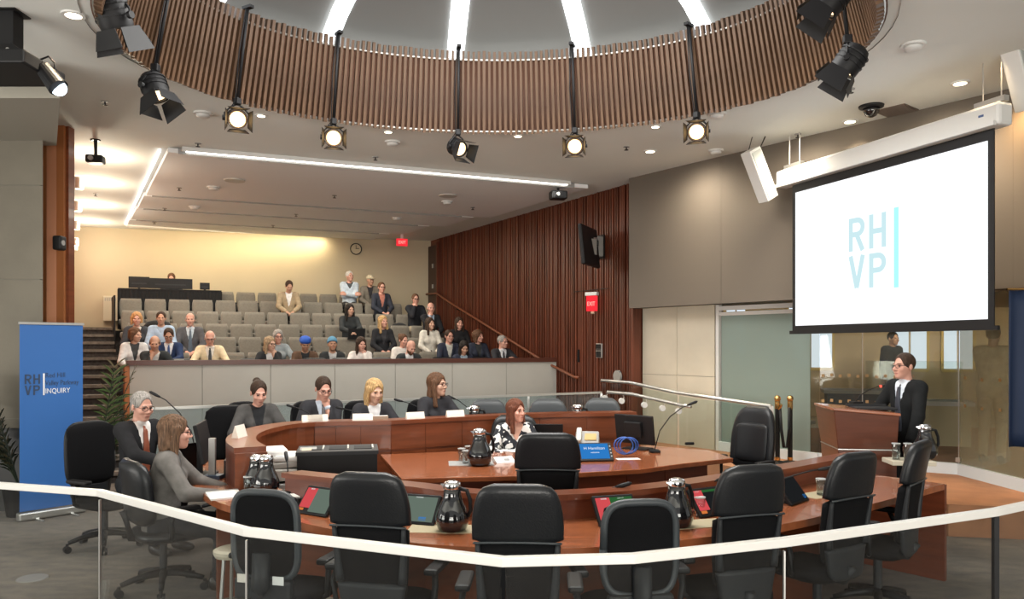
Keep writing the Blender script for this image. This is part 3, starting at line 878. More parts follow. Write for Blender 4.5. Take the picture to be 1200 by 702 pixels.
def person(label, loc, yaw, seat=0.46, stand=False, lean=0.06, hd=(0, 0.05, 0), hands=('lap', 'lap'), skin=0, hair=('short', 'dark'), coat=None, coatm=None, shirt=None,
           vneck=0.30, tie=None, trousers=(0.02, 0.021, 0.025), glasses=False, res=1, scale=1.0, beard=None, collar=False, fem=0.0, group=None, sleeve_skin=False, hatm=None, name='person'):
    """one seated or standing figure facing local -Y; res 0 close, 1 far"""
    root = thing(name, label, 'person', loc, yaw, group); root.scale = (scale, scale, scale)
    hf = (0.006, 0.010)[res]; hc = (0.015, 0.022)[res]
    pel = np.array((0, 0.0, 0.95 if stand else seat + 0.09))
    sdir = np.array((0, -math.sin(lean), math.cos(lean)))
    at_ = lambda t, x=0.0, y=0.0: pel + sdir * t + np.array((x, y, 0))
    bw = 1.0 - 0.09 * fem
    chest = at_(0.35); nb = at_(0.52); 
    R = rotm(hd[0], hd[1], hd[2])
    hc_ = nb + np.array((0, -0.02, 0.075)) + R @ np.array((0, -0.012, 0.085))
    shl = {s: at_(0.475, s * 0.165 * bw) for s in (-1, 1)}
    presets = {'lap': (0.07, -0.30, seat + 0.18), 'desk': (0.14, -0.40, seat + 0.30), 'deskc': (0.05, -0.44, seat + 0.31), 'side': (0.24, -0.06, 0.80), 'knee': (0.13, -0.36, seat + 0.17)}
    el, wr_, hdir = {}, {}, {}
    for s, key in zip((-1, 1), hands):
        if isinstance(key, str) and key in presets: t = np.array(presets[key]) * (s, 1, 1)
        elif key == 'chin': t = hc_ + R @ np.array((s * 0.035, -0.085, -0.165))
        elif key == 'fold': t = at_(0.24, -s * 0.10, -0.19 if s > 0 else -0.165)
        else: t = np.array(key, float)
        pole = np.array((s * 0.9, 0.25, -0.6)) if key != 'chin' else np.array((s * 0.5, -0.2, -1.0))
        if key == 'fold': pole = np.array((s * 0.8, 0.0, -0.8))
        el[s], wr_[s] = ik(shl[s], t, 0.285, 0.255, pole)
        hdir[s] = unit(wr_[s] - el[s]) * (1 if key not in ('lap', 'desk', 'deskc', 'knee') else 0.5) + (np.array((-s * 0.35, -0.45, -0.12)) if key in ('lap', 'desk', 'deskc', 'knee') else 0)
        if key == 'chin': hdir[s] = hdir[s] * 0.6 + np.array((-s * 0.25, 0.12, 0.55))
    hip = {s: pel + np.array((s * 0.085, 0, 0.0)) for s in (-1, 1)}
    if stand:
        kn = {s: np.array((s * 0.095, -0.02, 0.50)) for s in (-1, 1)}; an = {s: np.array((s * 0.10, 0.03, 0.09)) for s in (-1, 1)}
    else:
        kn = {s: np.array((s * 0.115, -0.43 + 0.07 * res, seat + 0.05)) for s in (-1, 1)}; an = {s: np.array((s * 0.11, -0.40 + 0.17 * res, 0.09)) for s in (-1, 1)}

    def torso(p, i=0.0):
        f = ell(p, at_(0.33), (0.152 * bw + i, 0.100 + i, 0.205 + i))
        f = smin(f, ell(p, at_(0.13), (0.142 * bw + i, 0.098 + i, 0.17 + i)), 0.05)
        f = smin(f, ell(p, at_(0.0, 0, 0.01), (0.158 * (1 + 0.04 * fem) + i, 0.118 + i, 0.115 + i)), 0.05)
        f = smin(f, rc(p, shl[-1] + (0.03, 0, 0), shl[1] - (0.03, 0, 0), 0.062 + i, 0.062 + i), 0.05)
        if fem > 0:
            for s in (-1, 1): f = smin(f, ell(p, at_(0.33, s * 0.07, -0.075), (0.06 + i * 0.5, 0.055 + i * 0.5, 0.06 + i * 0.5)), 0.03)
        return f

    def arms(p, i=0.0, cut=0.0):
        f = None
        for s in (-1, 1):
            w2 = wr_[s] + (el[s] - wr_[s]) * cut
            g = smin(rc(p, shl[s], el[s], 0.048 + i, 0.040 + i), rc(p, el[s], w2, 0.040 + i, 0.027 + i + cut * 0.04), 0.02)
            f = g if f is None else np.minimum(f, g)
        return f

    def legs(p, i=0.0):
        f = None
        for s in (-1, 1):
            g = smin(rc(p, hip[s], kn[s], 0.080 + i, 0.055 + i), rc(p, kn[s], an[s], 0.052 + i, 0.036 + i), 0.03)
            f = g if f is None else np.minimum(f, g)
        return f

    neck0, neck1 = nb + np.array((0, 0.005, -0.03)), hc_ + R @ np.array((0, 0.02, -0.06))

    def body(p):
        f = smin(torso(p), arms(p), 0.04); f = smin(f, legs(p), 0.04)
        f = smin(f, rc(p, neck0, neck1, 0.056 - 0.008 * fem, 0.050 - 0.008 * fem), 0.03)
        for s in (-1, 1): f = smin(f, rc(p, an[s] + (0, 0.02, -0.03), an[s] + (0, -0.13, -0.055), 0.036, 0.028), 0.03)
        return smin(f, head_field((p - hc_) @ R, fem), 0.018)

    xs_all = [el[s][0] for s in el] + [wr_[s][0] for s in wr_] + [kn[s][0] for s in kn] + [-0.24, 0.24]
    ys_all = [el[s][1] for s in el] + [wr_[s][1] for s in wr_] + [kn[s][1] for s in kn] + [hc_[1]]
    x0, x1 = min(xs_all) - 0.07, max(xs_all) + 0.07; y0, y1 = min(min(ys_all) - 0.14, hc_[1] - 0.16), max(max(ys_all) + 0.13, 0.17)
    if not stand: y0 = min(y0, -0.60)
    z1 = hc_[2] + 0.15
    xs = axis(x0, x1, hc, (hc_[0] - 0.10, hc_[0] + 0.10, hf)); ys = axis(y0, y1, hc, (hc_[1] - 0.14, hc_[1] + 0.13, hf)); zs = axis(-0.0, z1, hc, (hc_[2] - 0.14, z1 - 0.01, hf))
    V_, Q = surface_nets(body(grid(xs, ys, zs)), xs, ys, zs)
    vs, qs, nv = [V_], [Q], len(V_)
    for s, key in zip((-1, 1), hands):
        up = np.array((0, 0.0, 1.0)) if key not in ('chin', 'side') else (np.array((s * 0.3, -1.0, 0.2)) if key == 'chin' else np.array((s * 1.0, 0, 0)))
        if key == 'fold': up = np.array((0, -1.0, 0.3))
        hv, hq = hand_mesh(wr_[s], hdir[s], up, s, {'chin': 0.9, 'side': 0.4, 'fold': 0.35}.get(key if isinstance(key, str) else '', 0.5), (0.005, 0.007)[res])
        vs.append(hv); qs.append(hq + nv); nv += len(hv)
    o = link('body', np_mesh('body', np.concatenate(vs), np.concatenate(qs), SKIN[skin]), root)
    tofr = lambda q: R.T @ (q - hc_)

    def hspace(name, f_fn, m, lo, hi, h):
        ax3 = [np.arange(l, u + h, h) for l, u in zip(lo, hi)]
        v, q = surface_nets(f_fn(grid(*ax3)), *ax3)
        if len(v): return link(name, np_mesh(name, v @ R.T + hc_, q, m), root)

    hh = (0.006, 0.009)[res]
    if hair:
        hm = hatm or mat('hair_' + hair[1], HAIRC.get(hair[1], (0.05, 0.03, 0.02)), 0.6, spec=0.2, noise=(40, 0.5, (3, 3, 0.5)), bump=(90, 0.5))
        nm = {'turban': 'turban', 'beanie': 'beanie', 'cap': 'cap'}.get(hair[0], 'hair')
        lo_z = {'short': -0.10, 'fringe': -0.10, 'receding': -0.1, 'turban': 0.0, 'beanie': -0.05, 'cap': 0.0, 'bun': -0.12}.get(hair[0], -0.33)
        hspace(nm, lambda q: hair_field(q, hair[0]), hm, (-0.14, -0.19, lo_z), (0.14, 0.19, 0.18), hh)
    if beard: hspace('beard', lambda q: np.maximum(np.maximum(smin(ell(q, (0, -0.03, -0.045), (0.064, 0.072, 0.083)), ell(q, (0, -0.07, -0.10), (0.03, 0.028, 0.026)), 0.03), q[..., 2] + 0.045), -ell(q, (0, -0.09, -0.062), (0.022, 0.03, 0.012))), mat('hair_' + beard, HAIRC[beard], 0.7), (-0.09, -0.12, -0.14), (0.09, 0.06, 0.0), hh)
    RM = Matrix(R.tolist()).to_4x4(); RM.translation = Vector(hc_)
    for s in (-1, 1):
        o = MB().sphere((s * 0.031, -0.0835, 0.005), (0.013, 0.010, 0.0065), 10, 6).build('eye', M_EYE, root, smooth=True); o.matrix_local = RM
    o = MB().sphere((0, -0.0925, -0.0655), (0.022, 0.009, 0.0075), 10, 6).build('lips', M_LIP, root, smooth=True); o.matrix_local = RM
    if hair and res == 0:
        for s in (-1, 1):
            o = MB().tube([(s * 0.014, -0.091, 0.024), (s * 0.03, -0.0925, 0.029), (s * 0.048, -0.081, 0.023)], 0.0035, 6).build('eyebrow', mat('hair_' + hair[1], HAIRC.get(hair[1], (0.05, 0.03, 0.02)), 0.55), root, smooth=True); o.matrix_local = RM
    if glasses:
        g = MB()
        for s in (-1, 1):
            g.tube([(s * 0.033 + 0.024 * math.cos(t), -0.109 + 0.010 * abs(math.cos(t)) * (1 if s * math.cos(t) > 0 else 0), 0.004 + 0.018 * math.sin(t)) for t in np.linspace(0, 2 * PI, 17)], 0.0022 if res == 0 else 0.003, 6)
            g.tube([(s * 0.057, -0.100, 0.008), (s * 0.079, -0.03, 0.008), (s * 0.082, 0.012, 0.0)], 0.002, 6)
        g.tube([(-0.011, -0.111, 0.008), (0.011, -0.111, 0.008)], 0.0022, 6)
        o = g.build('glasses', M_BLACK, root, smooth=True); o.matrix_local = RM

    def bspace(name, fn, m, lo, hi, h):
        ax3 = [np.arange(l, u + h, h) for l, u in zip(lo, hi)]
        v, q = surface_nets(fn(grid(*ax3)), *ax3)
        if len(v): return link(name, np_mesh(name, v, q, m), root)

    def tt(p): return (p - pel) @ sdir
    def front(p): return p[..., 1] - (at_(0.3)[1]) + 0.0

    def neckhole(f, p, r): return np.maximum(f, -rc(p, nb + np.array((0, 0.0, 0.015)), neck1 + (neck1 - neck0), r, r))
    cm = coatm or cloth('cloth_%02d%02d%02d' % tuple(int(c * 99) for c in coat), coat)
    lo = (x0, y0 + (0.0 if stand else 0.0), pel[2] - (0.14 if stand else 0.10)); hi = (x1, y1, hc_[2] - 0.02)
    hcl = (0.013, 0.019)[res]

    def coat_f(p):
        f = smin(torso(p, 0.016), arms(p, 0.016, 0.55 if sleeve_skin else 0.10), 0.03)
        f = np.maximum(f, -(tt(p) + (0.13 if stand else 0.08)))
        f = neckhole(f, p, 0.064 - 0.008 * fem)
        if vneck:
            t = tt(p); yl = p[..., 1] - (pel[1] - math.tan(lean) * (p[..., 2] - pel[2]))
            wv = np.maximum(np.abs(p[..., 0]) - (t - (0.50 - vneck)) * (0.066 / vneck), yl + 0.02)
            f = np.maximum(f, -np.maximum(wv, 0.50 - vneck - t))
        return f
    bspace('jacket' if vneck and shirt else 'top', coat_f, cm, lo, hi, hcl)
    if shirt is not None:
        sm = cloth('cloth_%02d%02d%02d' % tuple(int(c * 99) for c in shirt), shirt)

        def shirt_f(p):
            f = torso(p, 0.005)
            f = np.minimum(f, rc(p, nb + np.array((0, 0, -0.03)), nb + np.array((0, -0.008, 0.010)), 0.066 - 0.006 * fem, 0.060 - 0.006 * fem)) if collar else f
            f = np.maximum(f, -(tt(p) - 0.05)); f = np.maximum(f, np.abs(p[..., 0]) - 0.12)
            return neckhole(f, p + np.array((0, 0, -0.02)), 0.053 - 0.008 * fem)
        bspace('shirt', shirt_f, sm, (-0.14, y0, pel[2]), (0.14, 0.14, hc_[2] - 0.03), (0.010, 0.014)[res])
        if collar:
            for s in (-1, 1):
                d_ = unit(wr_[s] - el[s]); MB().cyl(wr_[s] - d_ * 0.035, wr_[s] - d_ * 0.004, 0.039, 0.036, 12).build('shirt_cuff', sm, root, smooth=True)
    if tie is not None:
        def tie_f(p):
            t = tt(p); yl = p[..., 1] - (pel[1] - math.tan(lean) * (p[..., 2] - pel[2]))
            f = np.abs(torso(p, 0.012)) - 0.009
            f = np.maximum(f, np.abs(p[..., 0]) - np.clip(0.016 + (0.49 - t) * 0.075, 0.016, 0.042)); f = np.maximum(f, yl + 0.03)
            f = np.maximum(np.maximum(f, t - 0.485), 0.06 - t)
            return np.minimum(f, ell(p, at_(0.487, 0, -0.066), (0.021, 0.014, 0.022)))
        bspace('tie', tie_f, mat('tie_%02d%02d%02d' % tuple(int(c * 99) for c in tie), tie, 0.5), (-0.06, y0, pel[2] + 0.03), (0.06, 0.05, nb[2] + 0.03), (0.007, 0.009)[res])
    tm = cloth('cloth_%02d%02d%02d' % tuple(int(c * 99) for c in trousers), trousers)

    def tro_f(p):
        f = smin(legs(p, 0.014), ell(p, at_(0.0, 0, 0.01), (0.172, 0.130, 0.120)), 0.04)
        return np.maximum(np.maximum(f, 0.075 - p[..., 2]), tt(p) - 0.10)
    bspace('trousers', tro_f, tm, (-0.25, -0.56 if not stand else -0.2, 0.05), (0.25, 0.20, pel[2] + 0.14), 0.02)
    for s in (-1, 1):
        a = an[s]
        def shoe_f(p): return np.maximum(smin(ell(p, a + (0, -0.07, -0.045), (0.045, 0.13, 0.045)), ell(p, a + (0, 0.02, -0.02), (0.042, 0.055, 0.06)), 0.03), 0.002 - p[..., 2])
        bspace('shoe', shoe_f, M_SHOE, tuple(a + (-0.07, -0.24, -0.12)), tuple(a + (0.07, 0.11, 0.08)), 0.016)
    root['hand_l'] = list(map(float, wr_[1]))
    return root

# ================================================================== CHAIRS
def srect(hw, ht, n=24, e=3.2, cx=0.0, cy=0.0, curve=0.0):
    """super-ellipse ring in x,y; curve bows it forward at the sides"""
    out = []
    for k in range(n):
        t = 2 * PI * k / n; c, s_ = math.cos(t), math.sin(t)
        x = math.copysign(abs(c) ** (2 / e), c) * hw; y = math.copysign(abs(s_) ** (2 / e), s_) * ht
        out.append((cx + x, cy + y - curve * (x / 0.25) ** 2))
    return out


def back_panel(z0, z1, wfn, yfn, th, curve, nz=14, e=3.5, round_top=0.05, round_bot=0.05):
    rings = []
    for i in range(nz + 1):
        t = i / nz; z = z0 + (z1 - z0) * t
        k = 1.0
        dt, db = (z1 - z) / round_top, (z - z0) / round_bot
        if dt < 1: k = math.sqrt(max(1 - (1 - dt) ** 2, 0.0)) * 0.35 + 0.65 if dt < 1 else 1
        if db < 1: k = min(k, math.sqrt(max(1 - (1 - db) ** 2, 0.0)) * 0.35 + 0.65)
        kt = k if 0 < i < nz else 0.35
        rings.append([(x, y + yfn(z), z) for x, y in srect(wfn(z) * k, th / 2 * kt, curve=curve, e=e)])
    return MB().loft(rings)


def chair_base(root, seat_z):
    MB().cyl((0, 0.02, 0.10), (0, 0.02, seat_z - 0.10), 0.028, n=12).build('gas_column', M_SHELL, root, smooth=False)
    MB().box((0, 0.02, seat_z - 0.075), (0.20, 0.26, 0.06)).build('tilt_mechanism', M_BLACK, root, bevel=0.015)
    for k in range(5):
        a = 2 * PI * k / 5 + 0.3; d = Vector((math.cos(a), math.sin(a), 0))
        p = [Vector((0, 0.02, 0.125)) + d * r + Vector((0, 0, -0.05 * (r / 0.3) ** 2 + 0.01)) for r in (0.02, 0.1, 0.2, 0.29)]
        lg = MB().tube(p, [0.032, 0.028, 0.022, 0.018], 8).build('base_leg', M_BLACK, root, smooth=True)
        c = Vector((0, 0.02, 0.032)) + d * 0.30; q = Vector((-d.y, d.x, 0))
        MB().cyl(c - q * 0.026, c - q * 0.006, 0.030, n=12).cyl(c + q * 0.006, c + q * 0.026, 0.030, n=12).cyl(c, c + Vector((0, 0, 0.05)), 0.012, n=8).build('caster', M_BLACK, lg)


def armrests(root, seat_z, hw=0.27, m=M_BLACK):
    for s in (-1, 1):
        a = MB().tube([(s * (hw - 0.06), 0.03, seat_z - 0.06), (s * hw, 0.04, seat_z - 0.03), (s * (hw + 0.01), 0.05, seat_z + 0.08), (s * hw, 0.02, seat_z + 0.15)], 0.017, 8).build('arm_support', m, root, smooth=True)
        MB().box((s * hw, -0.02, seat_z + 0.165), (0.075, 0.26, 0.035)).build('arm_pad', m, a, bevel=0.014)


# local: sitter faces -Y, back at +Y
def seat_cushion(root, z, m, hw=0.245):
    rings = []
    for t in np.linspace(0, 1, 8):
        zz = z - 0.085 + 0.085 * t; k = 1 - 0.18 * (abs(t - 0.5) * 2) ** 3
        rings.append([(x, y - 0.02, zz + 0.02 * (y / 0.24) ** 2 * (1 if y < 0 else 0) * -1) for x, y in srect(hw * k, 0.245 * k)])
    MB().loft(rings).build('seat_cushion', m, root, smooth=True)


def exec_chair(name, label, loc, rz, group=None, m=M_LEATHER, H=1.18, W=0.88):
    """high-back swivel chair: leather head roll over a framed lower back"""
    r = thing(name, label, 'office chair', loc, rz, group); sz = 0.48
    chair_base(r, sz); seat_cushion(r, sz, M_MESH); armrests(r, sz)
    yf = lambda z: 0.20 + 0.10 * (max(0, z - 0.45) / 0.7) ** 1.5 + 0.05 * max(0, (0.75 - z)) ** 1.2
    wf = lambda z: W * 0.205 + W * 0.035 * math.sin(min(1, max(0, (z - 0.5) / 0.62)) * PI * 0.62)
    back_panel(H - 0.285, H, lambda z: wf(z) - 0.045 * max(0, (z - (H - 0.22)) / 0.22) ** 2, lambda z: yf(z) - 0.005, 0.085, 0.03, round_bot=0.02, round_top=0.06).build('head_cushion', m, r, smooth=True)
    back_panel(0.50, H - 0.27, lambda z: wf(z) - 0.012, lambda z: yf(z) - 0.012, 0.075, 0.03, round_top=0.02).build('lower_back', M_MESH, r, smooth=True)
    # outer shell frame of the back: two uprights and a low crosspiece
    for s in (-1, 1):
        MB().tube([(s * (wf(z) - 0.028), yf(z) + 0.035 - 0.028, z) for z in np.linspace(0.62, H - 0.28, 8)], [0.012 + 0.012 * (1 - t) for t in np.linspace(0, 1, 8)], 8).build('back_frame', M_SHELL, r, smooth=True)
    back_panel(0.42, 0.62, lambda z: W * (0.165 + 0.045 * (z - 0.42) / 0.2), lambda z: yf(z) + 0.015, 0.05, 0.03, round_top=0.015).build('lumbar_shell', M_SHELL, r, smooth=True)
    MB().tube([(0, 0.06, sz - 0.08), (0, 0.2, sz - 0.07), (0, 0.26, sz + 0.02)], 0.03, 8).build('back_spine', M_SHELL, r, smooth=True)
    # piping seam between the two cushions
    z = H - 0.278
    MB().tube([(x, yf(z) - 0.005 + 0.043 - 0.03 * (x / 0.25) ** 2, z + 0.012 * math.sin((x + 0.25) / 0.5 * PI)) for x in np.linspace(-wf(z) + 0.01, wf(z) - 0.01, 11)], 0.006, 6).build('seam_piping', M_GREYLEATHER, r, smooth=True)
    return r


def low_chair(name, label, loc, rz, group=None, m=M_MESH, H=1.02, rim=M_GREYLEATHER, stickers=False, hw=0.215):
    """lower swivel chair with a framed mesh back"""
    r = thing(name, label, 'office chair', loc, rz, group); sz = 0.46
    chair_base(r, sz); seat_cushion(r, sz, M_MESH); armrests(r, sz)
    yf = lambda z: 0.21 + 0.05 * (z - 0.5)
    wf = lambda z: hw - 0.03 + 0.03 * math.sin(min(1, (z - 0.48) / (H - 0.48)) * PI * 0.7)
    back_panel(0.55, H, wf, yf, 0.05, 0.03).build('backrest', m, r, smooth=True)
    pth = []
    for t in np.linspace(0, 2 * PI, 33):
        c, s_ = math.cos(t), math.sin(t); e = 2 / 4.0
        x = math.copysign(abs(c) ** e, c) * (hw - 0.004); z = (H + 0.55) / 2 + math.copysign(abs(s_) ** e, s_) * (H - 0.55) / 2
        pth.append((x, yf(z) + 0.012 - 0.03 * (x / 0.25) ** 2, z))
    MB().tube(pth, 0.020, 8).build('back_rim', rim, r, smooth=True)
    MB().tube([(0, 0.06, sz - 0.08), (0, 0.21, sz - 0.06), (0, 0.27, sz + 0.06), (0, 0.255, 0.70)], [0.04, 0.045, 0.05, 0.05], 8).build('back_spine', M_SHELL, r, smooth=True)
    if stickers:
        for x, c in ((-0.10, 'paper'), (0.11, 'name_card')):
            MB().box((x, 0.262, 0.56), (0.065, 0.003, 0.045)).build('asset_sticker', MATS[c], r)
    MB().box((0, 0.23, 0.50), (0.34, 0.06, 0.12)).build('lower_shell', M_SHELL, r, bevel=0.02)
    return r


def padded_chair(name, label, loc, rz, group=None, m=M_GREYLEATHER, H=1.10):
    """leather swivel chair with a plump rounded back"""
    r = thing(name, label, 'office chair', loc, rz, group); sz = 0.47
    chair_base(r, sz); seat_cushion(r, sz, m, 0.25); armrests(r, sz, 0.28)
    yf = lambda z: 0.20 + 0.12 * (z - 0.5)
    back_panel(0.52, H, lambda z: 0.255 - 0.05 * max(0, (z - 0.8) / 0.3) ** 2, yf, 0.12, 0.05, round_top=0.14, round_bot=0.08, e=3).build('backrest', m, r, smooth=True)
    back_panel(0.60, H - 0.17, lambda z: 0.19, lambda z: yf(z) - 0.055, 0.05, 0.045, round_top=0.06, e=3).build('back_cushion', M_LEATHER, r, smooth=True)
    MB().tube([(0, 0.06, sz - 0.08), (0, 0.24, sz - 0.05), (0, 0.29, sz + 0.15)], 0.03, 8).build('back_spine', M_BLACK, r, smooth=True)
    return r


def face_to(p, q):
    """rz so that local -Y points from p to q"""
    d = Vector((q[0] - p[0], q[1] - p[1])); return math.atan2(d.x, -d.y)


# near side of the horseshoe desk
PIT = (0.1, 6.6)
def near(px, D, tx, ty, back=0.30):
    """place of a chair whose back stands at picture column px, distance D, facing (tx, ty)"""
    b = Vector(((px - 600) / 900 * D, D)); f = (Vector((tx, ty)) - b).normalized(); o = b + f * back
    return (o.x, o.y, 0), math.atan2(f.x, -f.y)


for px, D, tx, ty, lab in ((428, 3.76, -0.35, 5.6, 'high-back black leather chair in front of the red and grey-green desk screen'), (606, 3.44, 0.12, 5.5, 'high-back black leather chair between the beige mat pitcher and the control panel'), (885, 4.0, 0.75, 5.7, 'high-back black leather chair beside the tumbler and red strip screen'), (1006, 4.47, 1.1, 6.0, 'high-back black leather chair in front of the lectern and the three glasses'), (1082, 5.02, 1.35, 6.2, 'high-back black leather chair at the last place of the near desk, by the reddish platform')):
    l_, a_ = near(px, D, tx, ty); exec_chair('swivel_chair', lab, l_, a_, 'chairs at the near desk')
l_, a_ = near(305, 4.06, -0.9, 5.8, 0.27); low_chair('task_chair', 'low black mesh chair with two white stickers behind the glass rail', l_, a_, 'low chairs at the near desk', stickers=True, hw=0.195)
l_, a_ = near(753, 3.80, 0.45, 5.5, 0.27); low_chair('task_chair', 'low black mesh chair with grey rim below the half red half green screen', l_, a_, 'low chairs at the near desk', hw=0.19)
# left side
low_chair('task_chair', 'worn black chair turned sideways beside the blue banner, casters showing', (-3.62, 6.85, 0), face_to((-3.62, 6.85), (-2.2, 6.4)) - 0.15, None, H=1.10, rim=M_BLACK, hw=0.23)
l_, a_ = near(150, 5.5, -1.75, 6.35, 0.26)
padded_chair('leather_chair', 'black leather low-back chair under the woman in the grey jacket', l_, a_, None, m=M_LEATHER, H=0.98)
# centre table
l_, a_ = near(642, 5.47, 0.32, 7.5); exec_chair('swivel_chair', 'high-back black chair with its back to the horseshoe, at the centre table', l_, a_, None, W=1.0)
padded_chair('leather_chair', 'empty black leather chair at the end of the centre table near the ramp rail', (2.35, 7.85, 0), face_to((2.35, 7.85), (0.9, 7.2)) + 0.25, None, m=M_LEATHER, H=1.17)
padded_chair('leather_chair', 'black chair behind the clerk in the black and white blouse', (0.04, 7.96, 0), face_to((0.04, 7.96), (0.1, 7)), None, m=M_LEATHER, H=1.06)
# far desk
low_chair('task_chair', 'empty black mesh chair between the curved desk end and the grey wall', (-3.0, 8.2, 0), 0.5, 'chairs at the far desk', H=1.13, rim=M_BLACK, hw=0.23)
for px, D, lab in ((575, 9.5, 'empty charcoal leather chair behind the far desk, next to the woman in glasses'), (642, 9.6, 'empty charcoal leather chair behind the clerk at the far desk'), (703, 9.75, 'empty charcoal leather chair at the ramp end of the far desk')):
    x = (px - 600) / 900 * D
    padded_chair('leather_chair', lab, (x, D, 0), face_to((x, D), (0.3, 6.5)), 'empty chairs at the far desk', H=1.12)
for px, D, lab in ((297, 8.95, 'black chair behind the woman with the hair bun'), (372, 9.05, 'black chair behind the man holding a pen to his mouth'), (432, 9.1, 'black chair behind the blonde woman at the far desk'), (503, 9.3, 'black chair behind the brunette woman in glasses')):
    x = (px - 600) / 900 * D
    low_chair('task_chair', lab, (x, D, 0), face_to((x, D), (0.0, 6.5)), 'occupied chairs at the far desk', H=1.12, rim=M_BLACK, hw=0.22)

# ================================================================== DESKS
def offset_line(path, w_):
    out = []
    for i, p in enumerate(path):
        a = Vector(path[max(i - 1, 0)][:2]); b = Vector(path[min(i + 1, len(path) - 1)][:2]); d = (b - a).normalized()
        ww_ = w_[i] if isinstance(w_, (list, tuple)) else w_
        out.append((p[0] - d.y * ww_, p[1] + d.x * ww_))
    return out


def smooth_path(pts, n=4):
    out = []
    P = [Vector(p[:2]) for p in pts]; P = [P[0] * 2 - P[1]] + P + [P[-1] * 2 - P[-2]]
    for i in range(1, len(P) - 2):
        for k in range(n):
            t = k / n; p0, p1, p2, p3 = P[i - 1:i + 3]
            out.append(tuple(0.5 * (2 * p1 + (p2 - p0) * t + (2 * p0 - 5 * p1 + 4 * p2 - p3) * t * t + (3 * p1 - p0 - 3 * p2 + p3) * t ** 3)))
    out.append(tuple(P[-2])); return out


NEAR = smooth_path([(-2.98, 7.0), (-2.78, 6.4), (-2.36, 5.72), (-1.95, 5.14), (-1.36, 4.66), (-0.65, 4.16), (0.0, 4.0), (0.62, 4.06), (1.35, 4.38), (2.25, 5.0), (3.3, 5.86)])
nd = thing('horseshoe_desk', 'long curved cherry wood desk with raised back lip in the foreground', 'desk', (0, 0, 0))
WID = [0.40 + 0.36 * min(1, max(0, (i - 7) / 11)) for i in range(len(NEAR))]
INN = offset_line(NEAR, WID); i1 = offset_line(NEAR, [w_ - 0.13 for w_ in WID]); i0 = offset_line(NEAR, [w_ + 0.03 for w_ in WID])
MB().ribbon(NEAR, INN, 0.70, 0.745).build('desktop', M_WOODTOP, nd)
LS = next(i for i, q_ in enumerate(INN) if q_[0] > -1.55)
MB().ribbon(i1[LS:], i0[LS:], 0.865, 0.90).build('back_lip', M_WOOD, nd)
j1 = offset_line(NEAR, [w_ - 0.03 for w_ in WID]); j2 = offset_line(NEAR, [w_ for w_ in WID])
MB().ribbon(j1[LS:], j2[LS:], 0.05, 0.865).build('modesty_panel', M_WOOD, nd)
k1 = offset_line(NEAR, [w_ - 0.10 for w_ in WID]); k2 = offset_line(NEAR, [w_ - 0.04 for w_ in WID])
MB().ribbon(k1[LS:], k2[LS:], 0.745, 0.865).build('equipment_upstand', M_WOODD, nd)
# outside face of the pit side: framed panels
for i in range(LS, len(NEAR) - 1, 2):
    p, q = Vector(i0[i]), Vector(i0[min(i + 2, len(NEAR) - 1)]); d = (q - p).normalized(); nn = Vector((-d.y, d.x))
    p, q = p + d * 0.01 - nn * 0.03, q - d * 0.01 - nn * 0.03
    MB().prism([p, q, q + nn * 0.016, p + nn * 0.016], 0.12, 0.80).build('veneer_panel', M_WOOD, nd)
p, q = Vector(NEAR[-1]), Vector(i0[-1]); d = (q - p).normalized(); nn = Vector((d.y, -d.x))
MB().prism([p, q, q + nn * 0.04, p + nn * 0.04], 0.0, 0.735).build('end_panel', M_WOODD, nd)
for f_ in (10, 18, 24, 30, 35):
    p, q = Vector(NEAR[f_]), Vector(INN[f_]); d = (q - p).normalized(); nn = Vector((-d.y, d.x)) * 0.02
    p = p + d * 0.08
    MB().prism([p - nn, q - nn, q + nn, p + nn], 0.0, 0.70).build('support_panel', M_WOOD, nd)

FAR = smooth_path([(-1.86, 5.72), (-2.06, 6.10), (-2.19, 6.55), (-2.20, 7.0), (-2.08, 7.42), (-1.75, 7.62), (-1.22, 7.72), (-0.53, 8.1), (0.3, 8.45), (1.40, 8.68)])
fd = thing('far_desk', 'curved cherry wood desk with raised front ledge in front of the grey gallery wall', 'desk', (0, 0, 0))
# back side of the ledge lies away from the pit
b_in = offset_line(FAR, 0.0); b_out = offset_line(FAR, -0.0)
N1 = 14
led_in = [FAR[i] for i in range(len(FAR))]
wled = [0.22] * 12 + [0.24] * (len(FAR) - 12)
led_out = offset_line(FAR, wled)
# for the pod the offset must point to the outside, i.e. left of travel is the pit: flip
led_out = offset_line(FAR, [w_ for w_ in wled]) if False else offset_line(FAR, [0.24] * len(FAR))
c_pod = Vector((-1.9, 7.1))
if (Vector(led_out[8]) - c_pod).length < (Vector(FAR[8]) - c_pod).length:
    led_out = offset_line(FAR, [-0.24] * len(FAR)); SGN = -1
else:
    SGN = 1
FO = lambda w_: offset_line(FAR, [SGN * w_] * len(FAR))
MB().ribbon(FO(-0.03), FO(0.20), 1.01, 1.05).build('front_ledge', M_WOOD, fd)
MB().ribbon(FO(0.0), FO(0.03), 0.05, 1.01).build('front_panel', M_WOOD, fd)
NP_ = len(FAR)
tail = 18
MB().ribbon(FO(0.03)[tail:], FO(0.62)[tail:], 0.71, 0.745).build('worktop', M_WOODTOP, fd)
MB().ribbon(FO(-0.012)[tail:], FO(0.0)[tail:], 0.74, 0.75).build('joint_strip', M_WOODD, fd)
